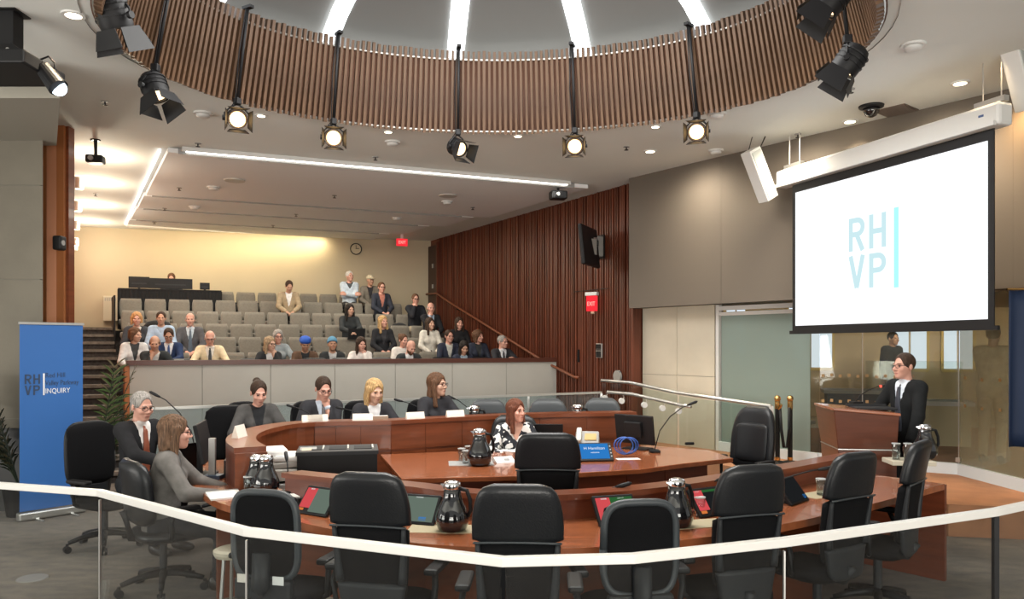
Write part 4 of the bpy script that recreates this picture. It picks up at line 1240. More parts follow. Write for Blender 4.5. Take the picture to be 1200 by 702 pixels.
for i in range(tail, NP_ - 1, 2):
    p, q = Vector(FO(-0.014)[i]), Vector(FO(-0.014)[min(i + 2, NP_ - 1)]); d = (q - p).normalized()
    p2, q2 = Vector(FO(0.0)[i]), Vector(FO(0.0)[min(i + 2, NP_ - 1)])
    MB().prism([p + d * 0.006, q - d * 0.006, q2 - d * 0.006, p2 + d * 0.006], 0.10, 0.735).build('lower_panel', M_WOOD, fd)
    MB().prism([p + d * 0.002, q - d * 0.002, q2 - d * 0.002, p2 + d * 0.002], 0.755, 1.0).build('upper_panel', M_WOOD, fd)
p, q = Vector(FO(-0.03)[-1]), Vector(FO(0.62)[-1]); d = (q - p).normalized(); nn = Vector((d.y, -d.x)) * 0.04
MB().prism([p, q, q + nn, p + nn], 0.0, 1.01).build('end_panel', M_WOOD, fd)
p, q = Vector(FO(-0.03)[0]), Vector(FO(0.20)[0]); d = (q - p).normalized(); nn = Vector((-d.y, d.x)) * 0.04
MB().prism([p, q, q + nn, p + nn], 0.0, 1.01).build('end_panel', M_WOOD, fd)
MB().ribbon(FO(0.17)[:16], FO(0.20)[:16], 0.05, 1.01).build('outer_panel', M_WOODD, fd)
qg = FO(0.203)[5]; qh = FO(0.203)[8]
p, q = Vector(qg), Vector(qh); d = (q - p).normalized(); nn = Vector((-d.y, d.x)) * 0.012
for s_ in (-1, 1):
    MB().prism([p, q, q + nn * s_, p + nn * s_], 0.62, 0.88).build('grille_panel', M_BLACK, fd)

# centre table
ct = thing('centre_table', 'six sided cherry wood table in the middle of the pit', 'table', (0, 0, 0))
CT = [(-0.88, 6.11), (0.03, 6.24), (0.58, 6.40), (1.10, 6.58), (1.55, 6.90), (2.08, 7.22), (2.0, 7.75), (1.45, 8.15), (0.75, 7.9), (0.1, 7.72), (-0.6, 7.68), (-1.28, 7.46)]
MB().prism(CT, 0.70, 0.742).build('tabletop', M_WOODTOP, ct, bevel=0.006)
cc_ = Vector((0.35, 7.2))
ins = [tuple(cc_ + (Vector(p) - cc_) * 0.86) for p in CT]
for i in range(len(ins)):
    if i in (8, 9): continue
    p, q = Vector(ins[i]), Vector(ins[(i + 1) % len(ins)]); d = (q - p).normalized(); nn = Vector((-d.y, d.x)) * 0.025
    MB().prism([p + d * 0.004, q - d * 0.004, q - d * 0.004 + nn, p + d * 0.004 + nn], 0.0, 0.70).build('side_panel', M_WOODD, ct)
MB().box((-0.35, 6.95, 0.7435), (0.16, 0.20, 0.004), 0.2).build('cable_flap', M_WOODD, ct)

# lectern
M_LECT_SHADED = mat('lectern_veneer_shaded', (0.12, 0.032, 0.013), 0.3, noise=(2.2, 0.22, (1, 1, 9)), coat=0.2)  # same cherry veneer as the desks, its shade darkened into the colour
lc = thing('lectern', 'cherry wood lectern with sloped top and pale inlay line beside the speaker', 'lectern', (3.22, 7.18, 0), -0.12)
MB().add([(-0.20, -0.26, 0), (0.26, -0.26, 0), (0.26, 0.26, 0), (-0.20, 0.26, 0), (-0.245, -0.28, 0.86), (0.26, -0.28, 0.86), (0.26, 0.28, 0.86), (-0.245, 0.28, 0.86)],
         [(3, 2, 1, 0), (4, 5, 6, 7), (0, 1, 5, 4), (1, 2, 6, 5), (2, 3, 7, 6), (3, 0, 4, 7)]).build('lower_body', M_LECT_SHADED, lc, bevel=0.005)
MB().add([(-0.248, -0.283, 0.86), (0.262, -0.283, 0.86), (0.262, 0.283, 0.86), (-0.248, 0.283, 0.86), (-0.248, -0.283, 0.868), (0.262, -0.283, 0.868), (0.262, 0.283, 0.868), (-0.248, 0.283, 0.868)],
         [(3, 2, 1, 0), (4, 5, 6, 7), (0, 1, 5, 4), (1, 2, 6, 5), (2, 3, 7, 6), (3, 0, 4, 7)]).build('inlay_line', M_STEEL, lc)
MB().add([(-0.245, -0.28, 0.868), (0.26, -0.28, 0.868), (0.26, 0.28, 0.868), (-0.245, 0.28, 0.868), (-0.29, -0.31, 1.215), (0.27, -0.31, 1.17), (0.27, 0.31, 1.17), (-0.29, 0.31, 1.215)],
         [(3, 2, 1, 0), (4, 5, 6, 7), (0, 1, 5, 4), (1, 2, 6, 5), (2, 3, 7, 6), (3, 0, 4, 7)]).build('upper_body', M_LECT_SHADED, lc, bevel=0.005)
MB().add([(-0.30, -0.32, 1.215), (0.28, -0.32, 1.17), (0.28, 0.32, 1.17), (-0.30, 0.32, 1.215), (-0.30, -0.32, 1.24), (0.28, -0.32, 1.195), (0.28, 0.32, 1.195), (-0.30, 0.32, 1.24)],
         [(3, 2, 1, 0), (4, 5, 6, 7), (0, 1, 5, 4), (1, 2, 6, 5), (2, 3, 7, 6), (3, 0, 4, 7)]).build('top_board', M_WOODTOP, lc, bevel=0.006)
MB().tube([(-0.06, -0.284, 0.05), (-0.06, -0.284, 0.85)], 0.003, 4).build('panel_joint', M_STEEL, lc)

lp = thing('laptop', 'thin black laptop lying open on the lectern top', 'laptop', (3.36, 7.16, 1.206), -0.12)
MB().box((0, 0, 0.012), (0.36, 0.26, 0.02)).build('laptop_base', M_BLACK, lp, bevel=0.005)
MB().box((-0.02, 0.12, 0.03), (0.36, 0.03, 0.02)).build('laptop_hinge', M_BLACK, lp)

# ================================================================== GALLERY SEATS
def seat_proto():
    r = thing('theatre_seat', 'seat', 'seat', (0, 0, 0))
    rings = []
    for t in np.linspace(0, 1, 7):
        z = 0.47 + 0.41 * t; k = 1 - 0.10 * (abs(t - 0.5) * 2) ** 4
        rings.append([(x, y + 0.20 + 0.08 * t, z) for x, y in srect(0.205 * k, 0.055 * k, 16, 4)])
    MB().loft(rings).build('backrest', M_SEAT, r, smooth=True)
    rings = []
    for t in np.linspace(0, 1, 5):
        z = 0.33 + 0.12 * t; k = 1 - 0.08 * (abs(t - 0.5) * 2) ** 4
        rings.append([(x, y - 0.03, z) for x, y in srect(0.195 * k, 0.22 * k, 16, 4)])
    MB().loft(rings).build('seat_pad', M_SEAT, r, smooth=True)
    a = MB().box((0.226, 0.02, 0.30), (0.03, 0.40, 0.60)).build('side_frame', M_BLACK, r, bevel=0.01)
    MB().box((0.226, -0.03, 0.61), (0.045, 0.34, 0.035)).build('arm_pad', M_BLACK, a, bevel=0.01)
    MB().box((0.0, 0.27, 0.60), (0.40, 0.02, 0.36)).build('back_shell', M_BLACK, r, bevel=0.008)
    return r


PITCH = 0.452
ROWN = {'F': 'the lowest seat row', 'E': 'the second seat row up', 'D': 'the third seat row up', 'C': 'the fourth seat row up', 'B': 'the fifth seat row up', 'A': 'the topmost seat row'}
SEATS = {}
proto = None
for r in 'FEDCBA':
    a0 = {'A': 1.95, 'B': 0.05, 'C': 0.04, 'D': 0.10, 'E': 0.12, 'F': 0.14}[r]
    a1 = {'A': 5.6, 'B': 6.0, 'C': 6.2, 'D': 6.3, 'E': 6.4, 'F': 6.4}[r]
    nseat = int((a1 - a0) / PITCH)
    for k in range(nseat):
        a = a0 + PITCH * (k + 0.5); b = ROWB[r]
        p = gal(a, b, ROWZ[r]); lab = 'grey upholstered theatre seat, %s from the aisle stairs in %s' % (ORD[k], ROWN[r])
        if proto is None:
            proto = seat_proto(); proto.location = p; proto.rotation_euler = (0, 0, ROW_YAW); proto['label'] = lab; proto['group'] = 'gallery seats'
        else:
            dup(proto, p, ROW_YAW, lab, 'gallery seats')
# swivel chairs of the front row behind the wood cap
for px, lab in ((215, 'black swivel chair holding the bald man in the dark suit behind the wood cap'), (297, 'black swivel chair behind the blonde woman in black at the wood cap'), (370, 'empty black swivel chair behind the wood cap, under the blue turban'), (405, 'black swivel chair behind the wood cap, right of the blue beanie'), (449, 'black swivel chair by the bearded man at the wood cap'), (522, 'black swivel chair behind the woman with straight black hair'), (566, 'black swivel chair beside the man with raised hands at the wood cap')):
    b = 0.62; p = gal(a_at(px, b), b, ROWZ['front'])
    padded_chair('gallery_chair', lab, p, ROW_YAW, 'front row gallery chairs', m=M_LEATHER, H=0.92)

# ================================================================== AUDIENCE
DK = (0.022, 0.023, 0.026)


def aud(label, px, row, db=0.0, dz=0.0, yaw=0.0, sc=0.97, **k):
    b = ROWB[row] - 0.06 + db
    p = gal(a_at(px, b), b, ROWZ[row] + dz)
    sh = 0.45
    k.setdefault('res', 1)
    return person(label, p, ROW_YAW + yaw, seat=sh, scale=sc, group='audience in the gallery', **k)


aud('strawberry blonde woman in dark jacket and white blouse beside the aisle stairs', 160, 'E', hair=('bob', 'strawberry'), coat=(0.05, 0.055, 0.065), shirt=(0.7, 0.68, 0.65), fem=1, skin=3, yaw=0.1)
aud('dark-haired man in a pale blue shirt with black coat behind him', 189, 'E', dz=0.02, hair=('short', 'dark'), coat=(0.40, 0.52, 0.68), vneck=0.10, shirt=(0.40, 0.52, 0.68), skin=1, hands=('lap', 'knee'))
aud('bald man in charcoal suit and grey tie with hands in lap', 223, 'E', hair=('fringe', 'grey'), coat=(0.10, 0.10, 0.11), shirt=(0.55, 0.63, 0.70), tie=(0.10, 0.14, 0.19), collar=True, skin=3, hands=('lap', 'lap'))
aud('woman with brown bob in white cardigan at the end of the wood cap', 157, 'F', db=-0.05, hair=('bob', 'brown'), coat=(0.66, 0.67, 0.68), shirt=(0.05, 0.055, 0.06), fem=1, hd=(0.7, 0.1, 0), yaw=0.2)
aud('balding man in dark suit resting his chin on his hand', 182, 'front', hair=('fringe', 'dark'), coat=(0.03, 0.035, 0.038), shirt=(0.62, 0.62, 0.6), hd=(0, 0.25, 0), hands=('chin', 'desk'), skin=1, lean=0.2)
aud('man in navy suit and blue tie reading a laptop', 198, 'F', db=0.0, hair=('short', 'dark'), coat=(0.018, 0.035, 0.095), shirt=(0.7, 0.72, 0.75), tie=(0.03, 0.07, 0.22), collar=True, glasses=True, hd=(0, 0.35, 0), skin=1, hands=('deskc', 'deskc'))
aud('grey-haired man in cream jacket and black tie looking down', 246, 'front', dz=0.08, hair=('fringe', 'white'), coat=(0.72, 0.60, 0.40), shirt=(0.75, 0.70, 0.62), tie=(0.03, 0.035, 0.04), collar=True, glasses=True, hd=(0, 0.32, 0), skin=3, hands=('desk', 'desk'))
aud('silver-haired woman in grey patterned blouse behind the blonde woman', 325, 'F', dz=-0.02, hair=('bob', 'grey'), coat=(0.28, 0.32, 0.34), vneck=0, fem=1, glasses=True, skin=3, yaw=0.1, hands=('desk', 'desk'))
aud('ash blonde woman in black with her hand at her chin', 315, 'front', dz=-0.02, hair=('shoulder', 'ash'), coat=DK, shirt=(0.6, 0.6, 0.6), fem=1, glasses=True, hd=(0.5, 0.1, 0), hands=('desk', 'chin'), yaw=0.1)
aud('man in tan blazer looking down alone in an upper row', 338, 'B', dz=0.02, hair=('short', 'dark'), coat=(0.36, 0.28, 0.18), shirt=(0.7, 0.7, 0.7), hd=(0.1, 0.45, 0), skin=1, hands=('lap', 'lap'))
aud('person in bright blue turban and brown jacket looking down', 357, 'front', db=0.35, dz=-0.02, hair=('turban', 'black'), hatm=mat('turban_blue', (0.02, 0.09, 0.45), 0.8), coat=(0.12, 0.07, 0.045), shirt=(0.03, 0.03, 0.03), skin=2, hd=(0, 0.3, 0))
aud('man in blue knitted beanie and dark jacket', 389, 'front', db=0.35, dz=-0.03, hair=('beanie', 'black'), hatm=mat('beanie_blue', (0.10, 0.26, 0.40), 0.9), coat=(0.035, 0.038, 0.04), shirt=(0.45, 0.45, 0.45), skin=2, hd=(0, -0.1, 0))
aud('white-haired man in pale blue shirt with folded arms in the top row', 409, 'A', dz=0.10, hair=('short', 'white'), coat=(0.56, 0.65, 0.74), vneck=0.12, shirt=(0.08, 0.09, 0.1), hands=('fold', 'fold'), hd=(0.4, -0.05, 0), skin=3)
aud('man in cream cap and grey-brown jacket in the top row', 433, 'A', dz=0.02, hair=('cap', 'white'), hatm=mat('cap_cream', (0.65, 0.57, 0.40), 0.9), coat=(0.19, 0.17, 0.14), shirt=(0.03, 0.03, 0.035), skin=1, hd=(0.3, 0.05, 0))
aud('short-haired woman in dark jacket over a coral shirt', 446, 'B', dz=0.04, hair=('short', 'brown'), coat=(0.03, 0.035, 0.05), shirt=(0.50, 0.20, 0.15), glasses=True, skin=3, yaw=0.15)
aud('dark-haired woman in black striped top using a black laptop', 409, 'D', hair=('long', 'black'), coat=(0.03, 0.032, 0.035), vneck=0, fem=1, hd=(0.3, 0.1, 0), hands=('deskc', 'deskc'))
aud('blonde woman in black jacket with hands in her lap', 448, 'E', hair=('long', 'blonde'), coat=(0.02, 0.022, 0.025), shirt=(0.04, 0.04, 0.045), fem=1, hd=(0.35, -0.05, 0), skin=3)
aud('dark-haired woman in white top with hand at her mouth', 422, 'front', dz=-0.02, hair=('longer', 'dark'), coat=(0.68, 0.63, 0.60), vneck=0, fem=1, hd=(0.2, 0.15, 0), hands=('desk', 'chin'), skin=3)
aud('brown-haired woman in white blouse behind the bearded man', 471, 'F', dz=-0.08, hair=('bun', 'brown'), coat=(0.70, 0.66, 0.62), vneck=0, fem=1, hd=(0.4, 0.15, 0), skin=3)
aud('bald bearded man in dark suit bending forward', 477, 'front', dz=-0.05, hair=None, beard='brown', coat=(0.03, 0.033, 0.035), shirt=(0.7, 0.7, 0.7), collar=True, hd=(0.3, 0.5, 0.1), skin=3, lean=0.25, hands=('desk', 'desk'))
aud('man in black sweater with hand at his chin, upper row by the aisle', 486, 'C', dz=0.02, hair=('short', 'brown'), coat=(0.018, 0.02, 0.026), vneck=0, glasses=True, trousers=(0.32, 0.27, 0.2), hands=('chin', 'knee'), skin=3)
aud('bald man in black suit with folded blue paper and hand at chin', 504, 'D', dz=0.06, hair=('fringe', 'grey'), coat=(0.02, 0.024, 0.03), shirt=(0.45, 0.58, 0.72), tie=(0.06, 0.15, 0.3), collar=True, hands=('chin', 'lap'), skin=3)
aud('dark-haired woman in white turtleneck sweater', 503, 'E', dz=-0.03, hair=('long', 'dark'), coat=(0.66, 0.63, 0.56), vneck=0, fem=1, hd=(0.4, -0.05, 0), hands=('lap', 'lap'))
aud('young man with glasses in navy blazer over light shirt', 525, 'F', dz=0.0, hair=('short', 'dark'), coat=(0.025, 0.03, 0.05), shirt=(0.5, 0.5, 0.45), glasses=True, skin=3, hd=(0.2, 0.05, 0))
aud('woman in black with long dark wavy hair against the wood wall', 537, 'E', dz=-0.01, hair=('longer', 'dark'), coat=(0.015, 0.015, 0.017), vneck=0, fem=1, skin=3)
aud('woman with straight black hair looking down at the wood cap', 542, 'front', dz=-0.08, hair=('long', 'black'), coat=(0.025, 0.03, 0.045), shirt=(0.3, 0.38, 0.45), fem=1, hd=(0, 0.35, 0), skin=1)
aud('woman with curly light brown hair in dark jacket', 559, 'F', dz=0.0, hair=('curly', 'brown'), coat=(0.03, 0.035, 0.055), shirt=(0.04, 0.04, 0.04), fem=1, hd=(0.5, 0.05, 0), skin=3)
aud('grey-haired man in glasses and dark suit raising clasped hands', 587, 'front', dz=0.02, hair=('short', 'grey'), coat=(0.025, 0.028, 0.035), shirt=(0.7, 0.72, 0.75), tie=(0.03, 0.03, 0.04), collar=True, glasses=True, hd=(0.4, 0.05, 0), hands=((-0.02, -0.38, 0.88), (0.07, -0.38, 0.90)), skin=3, yaw=0.1)
# operator behind the black-draped console
pc = gal(a_at(201, 5.75), 5.75, ROWZ['A'])
person('console operator with brown hair peering over two monitors', pc, ROW_YAW, seat=0.46, hair=('short', 'brown'), coat=(0.05, 0.05, 0.06), vneck=0, glasses=True, res=1, skin=3, hd=(0, 0.25, 0), scale=0.95)

# ================================================================== PEOPLE OF THE PIT
p = Vector((-3.36, 6.88, 0))
person('grey-haired man in black suit and rust tie using a laptop by the banner', p, face_to(p, (-2.2, 6.0)) + 0.15, seat=0.47, hair=('short', 'grey'), coat=(0.014, 0.015, 0.016), shirt=(0.75, 0.72, 0.70), tie=(0.26, 0.075, 0.04), collar=True, glasses=True, hd=(-0.1, 0.22, 0), skin=3, hands=('deskc', 'deskc'), lean=0.05, res=0, scale=1.02)
p = Vector((-2.56, 5.62, 0))
person('woman with ash brown bob in grey jacket writing on a pad', p, face_to(p, (-1.55, 5.95)), seat=0.42, hair=('shoulder', 'ash2'), hatm=mat('hair_streaked', (0.13, 0.075, 0.045), 0.6, spec=0.2, noise=(30, 0.7, (4, 4, 0.4)), bump=(90, 0.5)), coat=(0.155, 0.145, 0.135), shirt=(0.1, 0.1, 0.1), glasses=True, fem=1, hd=(0.15, 0.08, 0), skin=3, hands=('desk', 'deskc'), lean=0.10, res=0, scale=0.98)
p = Vector((-2.84, 8.55, 0))
person('woman with dark hair bun in grey jacket at the far desk', p, face_to(p, (-1.6, 6.2)), seat=0.46, hair=('bun', 'dark'), coat=(0.075, 0.072, 0.07), shirt=(0.03, 0.03, 0.03), fem=1, hd=(0.1, 0.35, 0), skin=3, hands=('desk', 'desk'), res=0, scale=1.05)
p = Vector((-2.14, 8.6, 0))
person('dark-haired man in charcoal suit holding a pen to his mouth', p, face_to(p, (-0.9, 6.2)), seat=0.50, hair=('short', 'dark'), coat=(0.03, 0.03, 0.033), shirt=(0.55, 0.62, 0.72), tie=(0.12, 0.11, 0.12), collar=True, glasses=True, hd=(0.1, 0.38, 0), skin=3, hands=('desk', 'chin'), res=0, scale=1.05)
p = Vector((-1.57, 8.6, 0))
person('blonde woman in dark blazer and white shirt at the far desk', p, face_to(p, (-0.4, 6.2)), seat=0.47, hair=('shoulder', 'blonde'), coat=(0.025, 0.03, 0.036), shirt=(0.78, 0.78, 0.78), fem=1, hd=(0.2, 0.25, 0), skin=0, hands=('desk', 'desk'), res=0, scale=1.05)
p = Vector((-0.90, 8.85, 0))
person('brunette woman in glasses and navy sweater watching the speaker', p, face_to(p, (0.8, 6.6)), seat=0.52, hair=('long', 'brown'), coat=(0.022, 0.028, 0.038), vneck=0, fem=1, glasses=True, hd=(0.45, 0.02, 0), skin=0, hands=('desk', 'desk'), res=0, scale=1.05)
# clerk with a floral blouse
mf = bpy.data.materials.new('floral_blouse'); mf.use_nodes = True; nt = mf.node_tree
tc = nt.nodes.new('ShaderNodeTexCoord'); vo = nt.nodes.new('ShaderNodeTexNoise'); vo.inputs['Scale'].default_value = 16; vo.inputs['Detail'].default_value = 1
cr = nt.nodes.new('ShaderNodeValToRGB'); cr.color_ramp.interpolation = 'CONSTANT'; cr.color_ramp.elements[0].color = (0.015, 0.018, 0.025, 1); cr.color_ramp.elements[1].color = (0.72, 0.72, 0.70, 1); cr.color_ramp.elements[1].position = 0.5
nt.links.new(tc.outputs['Object'], vo.inputs['Vector']); nt.links.new(vo.outputs['Fac'], cr.inputs[0]); nt.links.new(cr.outputs[0], nt.nodes['Principled BSDF'].inputs['Base Color']); nt.nodes['Principled BSDF'].inputs['Roughness'].default_value = 0.8
p = Vector((0.03, 7.94, 0))
person('clerk with auburn hair in black and white floral blouse at the centre table', p, face_to(p, (0.25, 6.0)), seat=0.42, hair=('long', 'auburn'), coatm=mf, coat=(0, 0, 0), shirt=(0.6, 0.36, 0.28), vneck=0.14, fem=1, hd=(0.65, 0.0, 0), skin=3, hands=('desk', 'desk'), res=0, scale=0.95)
# speaker
p = Vector((3.76, 7.30, 0))
person('man in black suit and dark tie speaking at the lectern', p, face_to(p, (2.3, 7.0)) + 0.12, stand=True, hair=('short', 'dark'), coat=(0.009, 0.010, 0.011), shirt=(0.66, 0.72, 0.80), tie=(0.03, 0.035, 0.05), collar=True, glasses=True, hd=(0.0, 0.02, 0), skin=3, hands=((-0.20, -0.28, 1.02), (0.24, -0.22, 0.92)), res=0, trousers=(0.01, 0.01, 0.012), lean=0.03, scale=0.985, vneck=0.26)
# visitor in the lobby
p = Vector((6.1, 9.75, FZ))
person('blurred visitor in pale clothes standing in the lobby behind the hazy glass', p, 2.4, stand=True, hair=('short', 'dark'), coat=(0.75, 0.64, 0.44), vneck=0, hands=('side', 'fold'), res=1, trousers=(0.6, 0.5, 0.36))
for i, (x, y, lab) in enumerate(((5.05, 14.3, 'dark silhouetted visitor in the lobby near the staircase'), (7.0, 14.2, 'dark silhouetted visitor in the lobby by the far window'), (4.75, 13.6, 'second dark visitor in the lobby close to the stair handrail'))):
    person(lab, (x, y, FZ), 0.3 * i, stand=True, hair=('short', 'black'), coat=(0.03, 0.032, 0.04), vneck=0, hands=('side', 'side'), res=1, skin=1)

# ================================================================== CEILING LAMPS ON THE RING
M_LAMPB = mat('lamp_body', (0.009, 0.009, 0.010), 0.55, spec=0.3)
M_LAMPGLOW = mat('lamp_glow_metal', (0.10, 0.06, 0.035), 0.4, metal=0.5)  # housing of the lit lamps, with their warm glow tinted into the colour


def stage_lamp(adeg, aim, label, lit=True, drop=0.13, sz=0.86, spot=0, inward=0.10):
    a = math.radians(adeg); dr = Vector((math.cos(a), math.sin(a), 0))
    t = thing('stage_light', label, 'stage light', (0, 0, 0), 0, 'stage lights hanging from the slatted ring')
    top = Vector((RC.x + (RTX - 0.06) * math.cos(a), RC.y + (RTY - 0.06) * math.sin(a), ZT + 0.02))
    bot = Vector((RC.x + (RBX - inward) * math.cos(a), RC.y + (RBY - inward) * math.sin(a), ZB - 0.02 + (0.0 if drop > 0 else -drop)))
    MB().tube([top, bot], 0.016, 8).build('hanging_rod', M_LAMPB, t, smooth=True)
    MB().box(top, (0.12, 0.05, 0.03), a).build('top_bracket', M_LAMPB, t)
    off = Vector((-dr.y, dr.x, 0)) * 0.05
    MB().tube([top + off * 0.4, (top + bot) / 2 + off * 0.9, bot + off * 0.5, bot + off * 1.3 + Vector((0, 0, -0.06))], 0.006, 6).build('power_cable', M_BLACK, t, smooth=True)
    MB().box(bot, (0.07, 0.06, 0.07), a).build('clamp', M_LAMPB, t, bevel=0.01)
    c = bot + Vector((0, 0, -abs(drop if drop > 0 else 0.12) * sz - 0.07)); aim = Vector(aim) - c
    Rq = aim.to_track_quat('Z', 'Y').to_matrix()          # local Z = beam
    side = Vector((aim.y, -aim.x, 0)).normalized()
    r = 0.115 * sz
    yk = [bot + Vector((0, 0, -0.03)), bot + Vector((0, 0, -0.06)) + side * r * 0.6, c + side * r * 1.25 + Vector((0, 0, 0.05)), c + side * r * 1.25]
    yk2 = [bot + Vector((0, 0, -0.03)), bot + Vector((0, 0, -0.06)) - side * r * 0.6, c - side * r * 1.25 + Vector((0, 0, 0.05)), c - side * r * 1.25]
    MB().tube(yk, 0.009, 6).tube(yk2, 0.009, 6).build('yoke', M_LAMPB, t, smooth=True)
    MB().cyl(c + side * r * 1.2, c + side * r * 1.45, 0.028).build('yoke_knob', M_LAMPB, t); MB().cyl(c - side * r * 1.2, c - side * r * 1.45, 0.02).build('yoke_knob', M_LAMPB, t)
    h = MB().lathe([(r * 0.45, -0.16 * sz), (r * 0.8, -0.14 * sz), (r, -0.08 * sz), (r, 0.05 * sz), (r * 0.96, 0.07 * sz), (r * 0.80, 0.07 * sz), (r * 0.80, 0.045 * sz)], 18, c, Rq).build('lamp_housing', M_LAMPB if not lit else M_LAMPGLOW, t, auto=40)
    for z in (-0.10, -0.06, -0.02):
        MB().lathe([(r * 1.0, z * sz), (r * 1.06, z * sz), (r * 1.06, z * sz + 0.012), (r, z * sz + 0.012)], 18, c, Rq).build('cooling_fin', M_LAMPB, h)
    MB().lathe([(r * 0.79, 0.048 * sz), (r * 0.6, 0.058 * sz), (r * 0.3, 0.064 * sz)], 18, c, Rq).build('lens', E_LAMP if lit else E_LAMPD, t, smooth=True)
    for k in range(4):
        ang = PI / 2 * k; bx = MB()
        w_ = r * 0.95; ln = (0.17 if k % 2 == 0 else 0.13) * sz
        e0 = Vector((r * 0.98, -w_, 0.07 * sz)); fl = 0.22
        q = [Vector((r * 0.98, -w_ * 0.8, 0.07 * sz)), Vector((r * 0.98, w_ * 0.8, 0.07 * sz)), Vector((r * 0.98 + ln * math.sin(fl), w_ * 1.15, 0.07 * sz + ln * math.cos(fl))), Vector((r * 0.98 + ln * math.sin(fl), -w_ * 1.15, 0.07 * sz + ln * math.cos(fl)))]
        Rk = Rq @ Matrix.Rotation(ang, 3, 'Z')
        vs = [Rk @ p + c for p in q] + [Rk @ (p + Vector((0.004, 0, 0))) + c for p in q]
        bx.add(vs, [(3, 2, 1, 0), (4, 5, 6, 7), (0, 1, 5, 4), (1, 2, 6, 5), (2, 3, 7, 6), (3, 0, 4, 7)]).build('barn_door', M_LAMPB, t)
    if spot:
        light('stage_beam', 'SPOT', c + aim.normalized() * 0.12 * sz, spot, WARM, target=c + aim, size=0.08, spot=50, blend=0.7)
    return t


stage_lamp(149.8, (-0.6, 3.0, 2.3), 'lit warm stage light on the ring above the aisle stairs', spot=60)
stage_lamp(126.6, (-0.3, 2.5, 2.4), 'lit warm stage light on the ring, second from the stairs side', spot=60)
stage_lamp(98.7, (1.6, 6.4, 2.4), 'dark stage light turned aside, over the middle of the far desk', lit=False, spot=30)
stage_lamp(72.8, (-0.2, 2.5, 2.4), 'lit warm stage light on the ring in line with the wood wall', spot=60)
stage_lamp(44.6, (0.2, 2.0, 2.3), 'lit warm stage light on the ring nearest the stone wall', spot=60)
stage_lamp(174, (-2.2, 6.5, 1.6), 'black stage light with wide barn doors near the projector ledge', lit=False, sz=1.0, spot=40)
stage_lamp(197, (-2.6, 7.3, 1.5), 'large black stage light with closed barn doors nearest the ceiling mount', lit=False, sz=1.1, spot=0, drop=-0.25)
stage_lamp(-10, (1.3, 7.0, 2.0), 'black stage light tilted down with open barn doors above the screen', lit=False, sz=1.0, spot=40, inward=0.2)
stage_lamp(-22, (1.3, 6.3, 3.0), 'black stage light cut by the picture top over the ring edge', lit=False, sz=1.0, spot=0, drop=-0.32, inward=0.35)

# ================================================================== CEILING FITTINGS
def zp(px, py, z=CEIL): return onz(px, py, z)


LAB_DL = [(1125, 97, 'recessed downlight with warm glow nearest the screen mount'), (996, 142, 'recessed warm downlight beside the black dome camera'), (762, 177, 'recessed warm downlight in front of the wood wall corner'), (768, 148, 'small amber downlight close to the ring edge, wall side'), (607, 159, 'small amber downlight just under the middle of the ring'), (455, 154, 'small amber downlight under the ring beside the smoke detector'), (306, 135, 'small amber downlight behind the ring lamp, stairs side'), (86, 17, 'round warm downlight near the projector pole')]
for px, py, lab in LAB_DL:
    p = zp(px, py); r = 0.075 if py in (97, 142, 177, 17) else 0.055
    t = thing('downlight', lab, 'ceiling light', (p.x, p.y, CEIL), 0, 'recessed downlights')
    MB().lathe([(r * 0.8, -0.012), (r * 1.15, -0.012), (r * 1.2, 0.0), (r * 0.8, 0.0)], 24).build('trim_ring', M_WHITE, t)
    MB().lathe([(r * 0.79, -0.013), (r * 0.79, -0.004)], 24).build('lens', E_DOWN, t)
    light('downlight_beam', 'SPOT', (p.x, p.y, CEIL - 0.05), 60 if r > 0.06 else 15, (1.0, 0.82, 0.58), target=(p.x, p.y, 0), size=0.06, spot=100, blend=0.8)
light('wall_wash_spot', 'SPOT', (4.95, 7.45, CEIL - 0.05), 130, (1.0, 0.62, 0.28), target=(5.4, 7.85, 2.5), size=0.08, spot=95, blend=1.0)
for x_, y_, tx, ty in ((2.3, 10.4, 2.9, 11.0), (3.3, 9.1, 3.75, 9.85), (4.3, 7.8, 4.8, 8.45)):
    light('wall_wash_spot', 'SPOT', (x_, y_, CEIL - 0.03), 270, (1.0, 0.88, 0.70), target=(tx, ty, 2.2), size=0.3, spot=150, blend=1.0)
light('platform_spot', 'SPOT', (4.4, 6.9, CEIL - 0.05), 150, (1.0, 0.72, 0.42), target=(4.8, 7.9, 0.3), size=0.08, spot=60, blend=1.0)

DET = [(840, 133, 'white round ceiling sensor in front of the stone wall', CEIL), (1070, 52, 'white round smoke detector over the screen side', CEIL), (238, 132, 'pale oval ceiling speaker beside the ring lamp', CEIL), (460, 166, 'white smoke detector under the middle of the ring', CEIL), (839, 176, 'small white detector near the corner speaker', CEIL),
       (250, 219, 'white round detector on the gallery ceiling panel, front part', 4.325), (228, 242, 'white round detector on the second gallery ceiling strip', 4.33), (524, 236, 'white detector on the gallery panel near the wood wall', 4.325), (465, 255, 'white detector on the third gallery ceiling strip', 4.335)]
for px, py, lab, z in DET:
    p = zp(px, py, z); t = thing('smoke_detector', lab, 'smoke detector', (p.x, p.y, z), 0, 'ceiling detectors')
    MB().lathe([(0.04, -0.055), (0.07, -0.045), (0.075, -0.02)], 20).build('sensor_head', M_WHITE, t, smooth=True)
    MB().lathe([(0.10, -0.02), (0.10, 0.0)], 20).build('base_plate', M_WHITE, t)
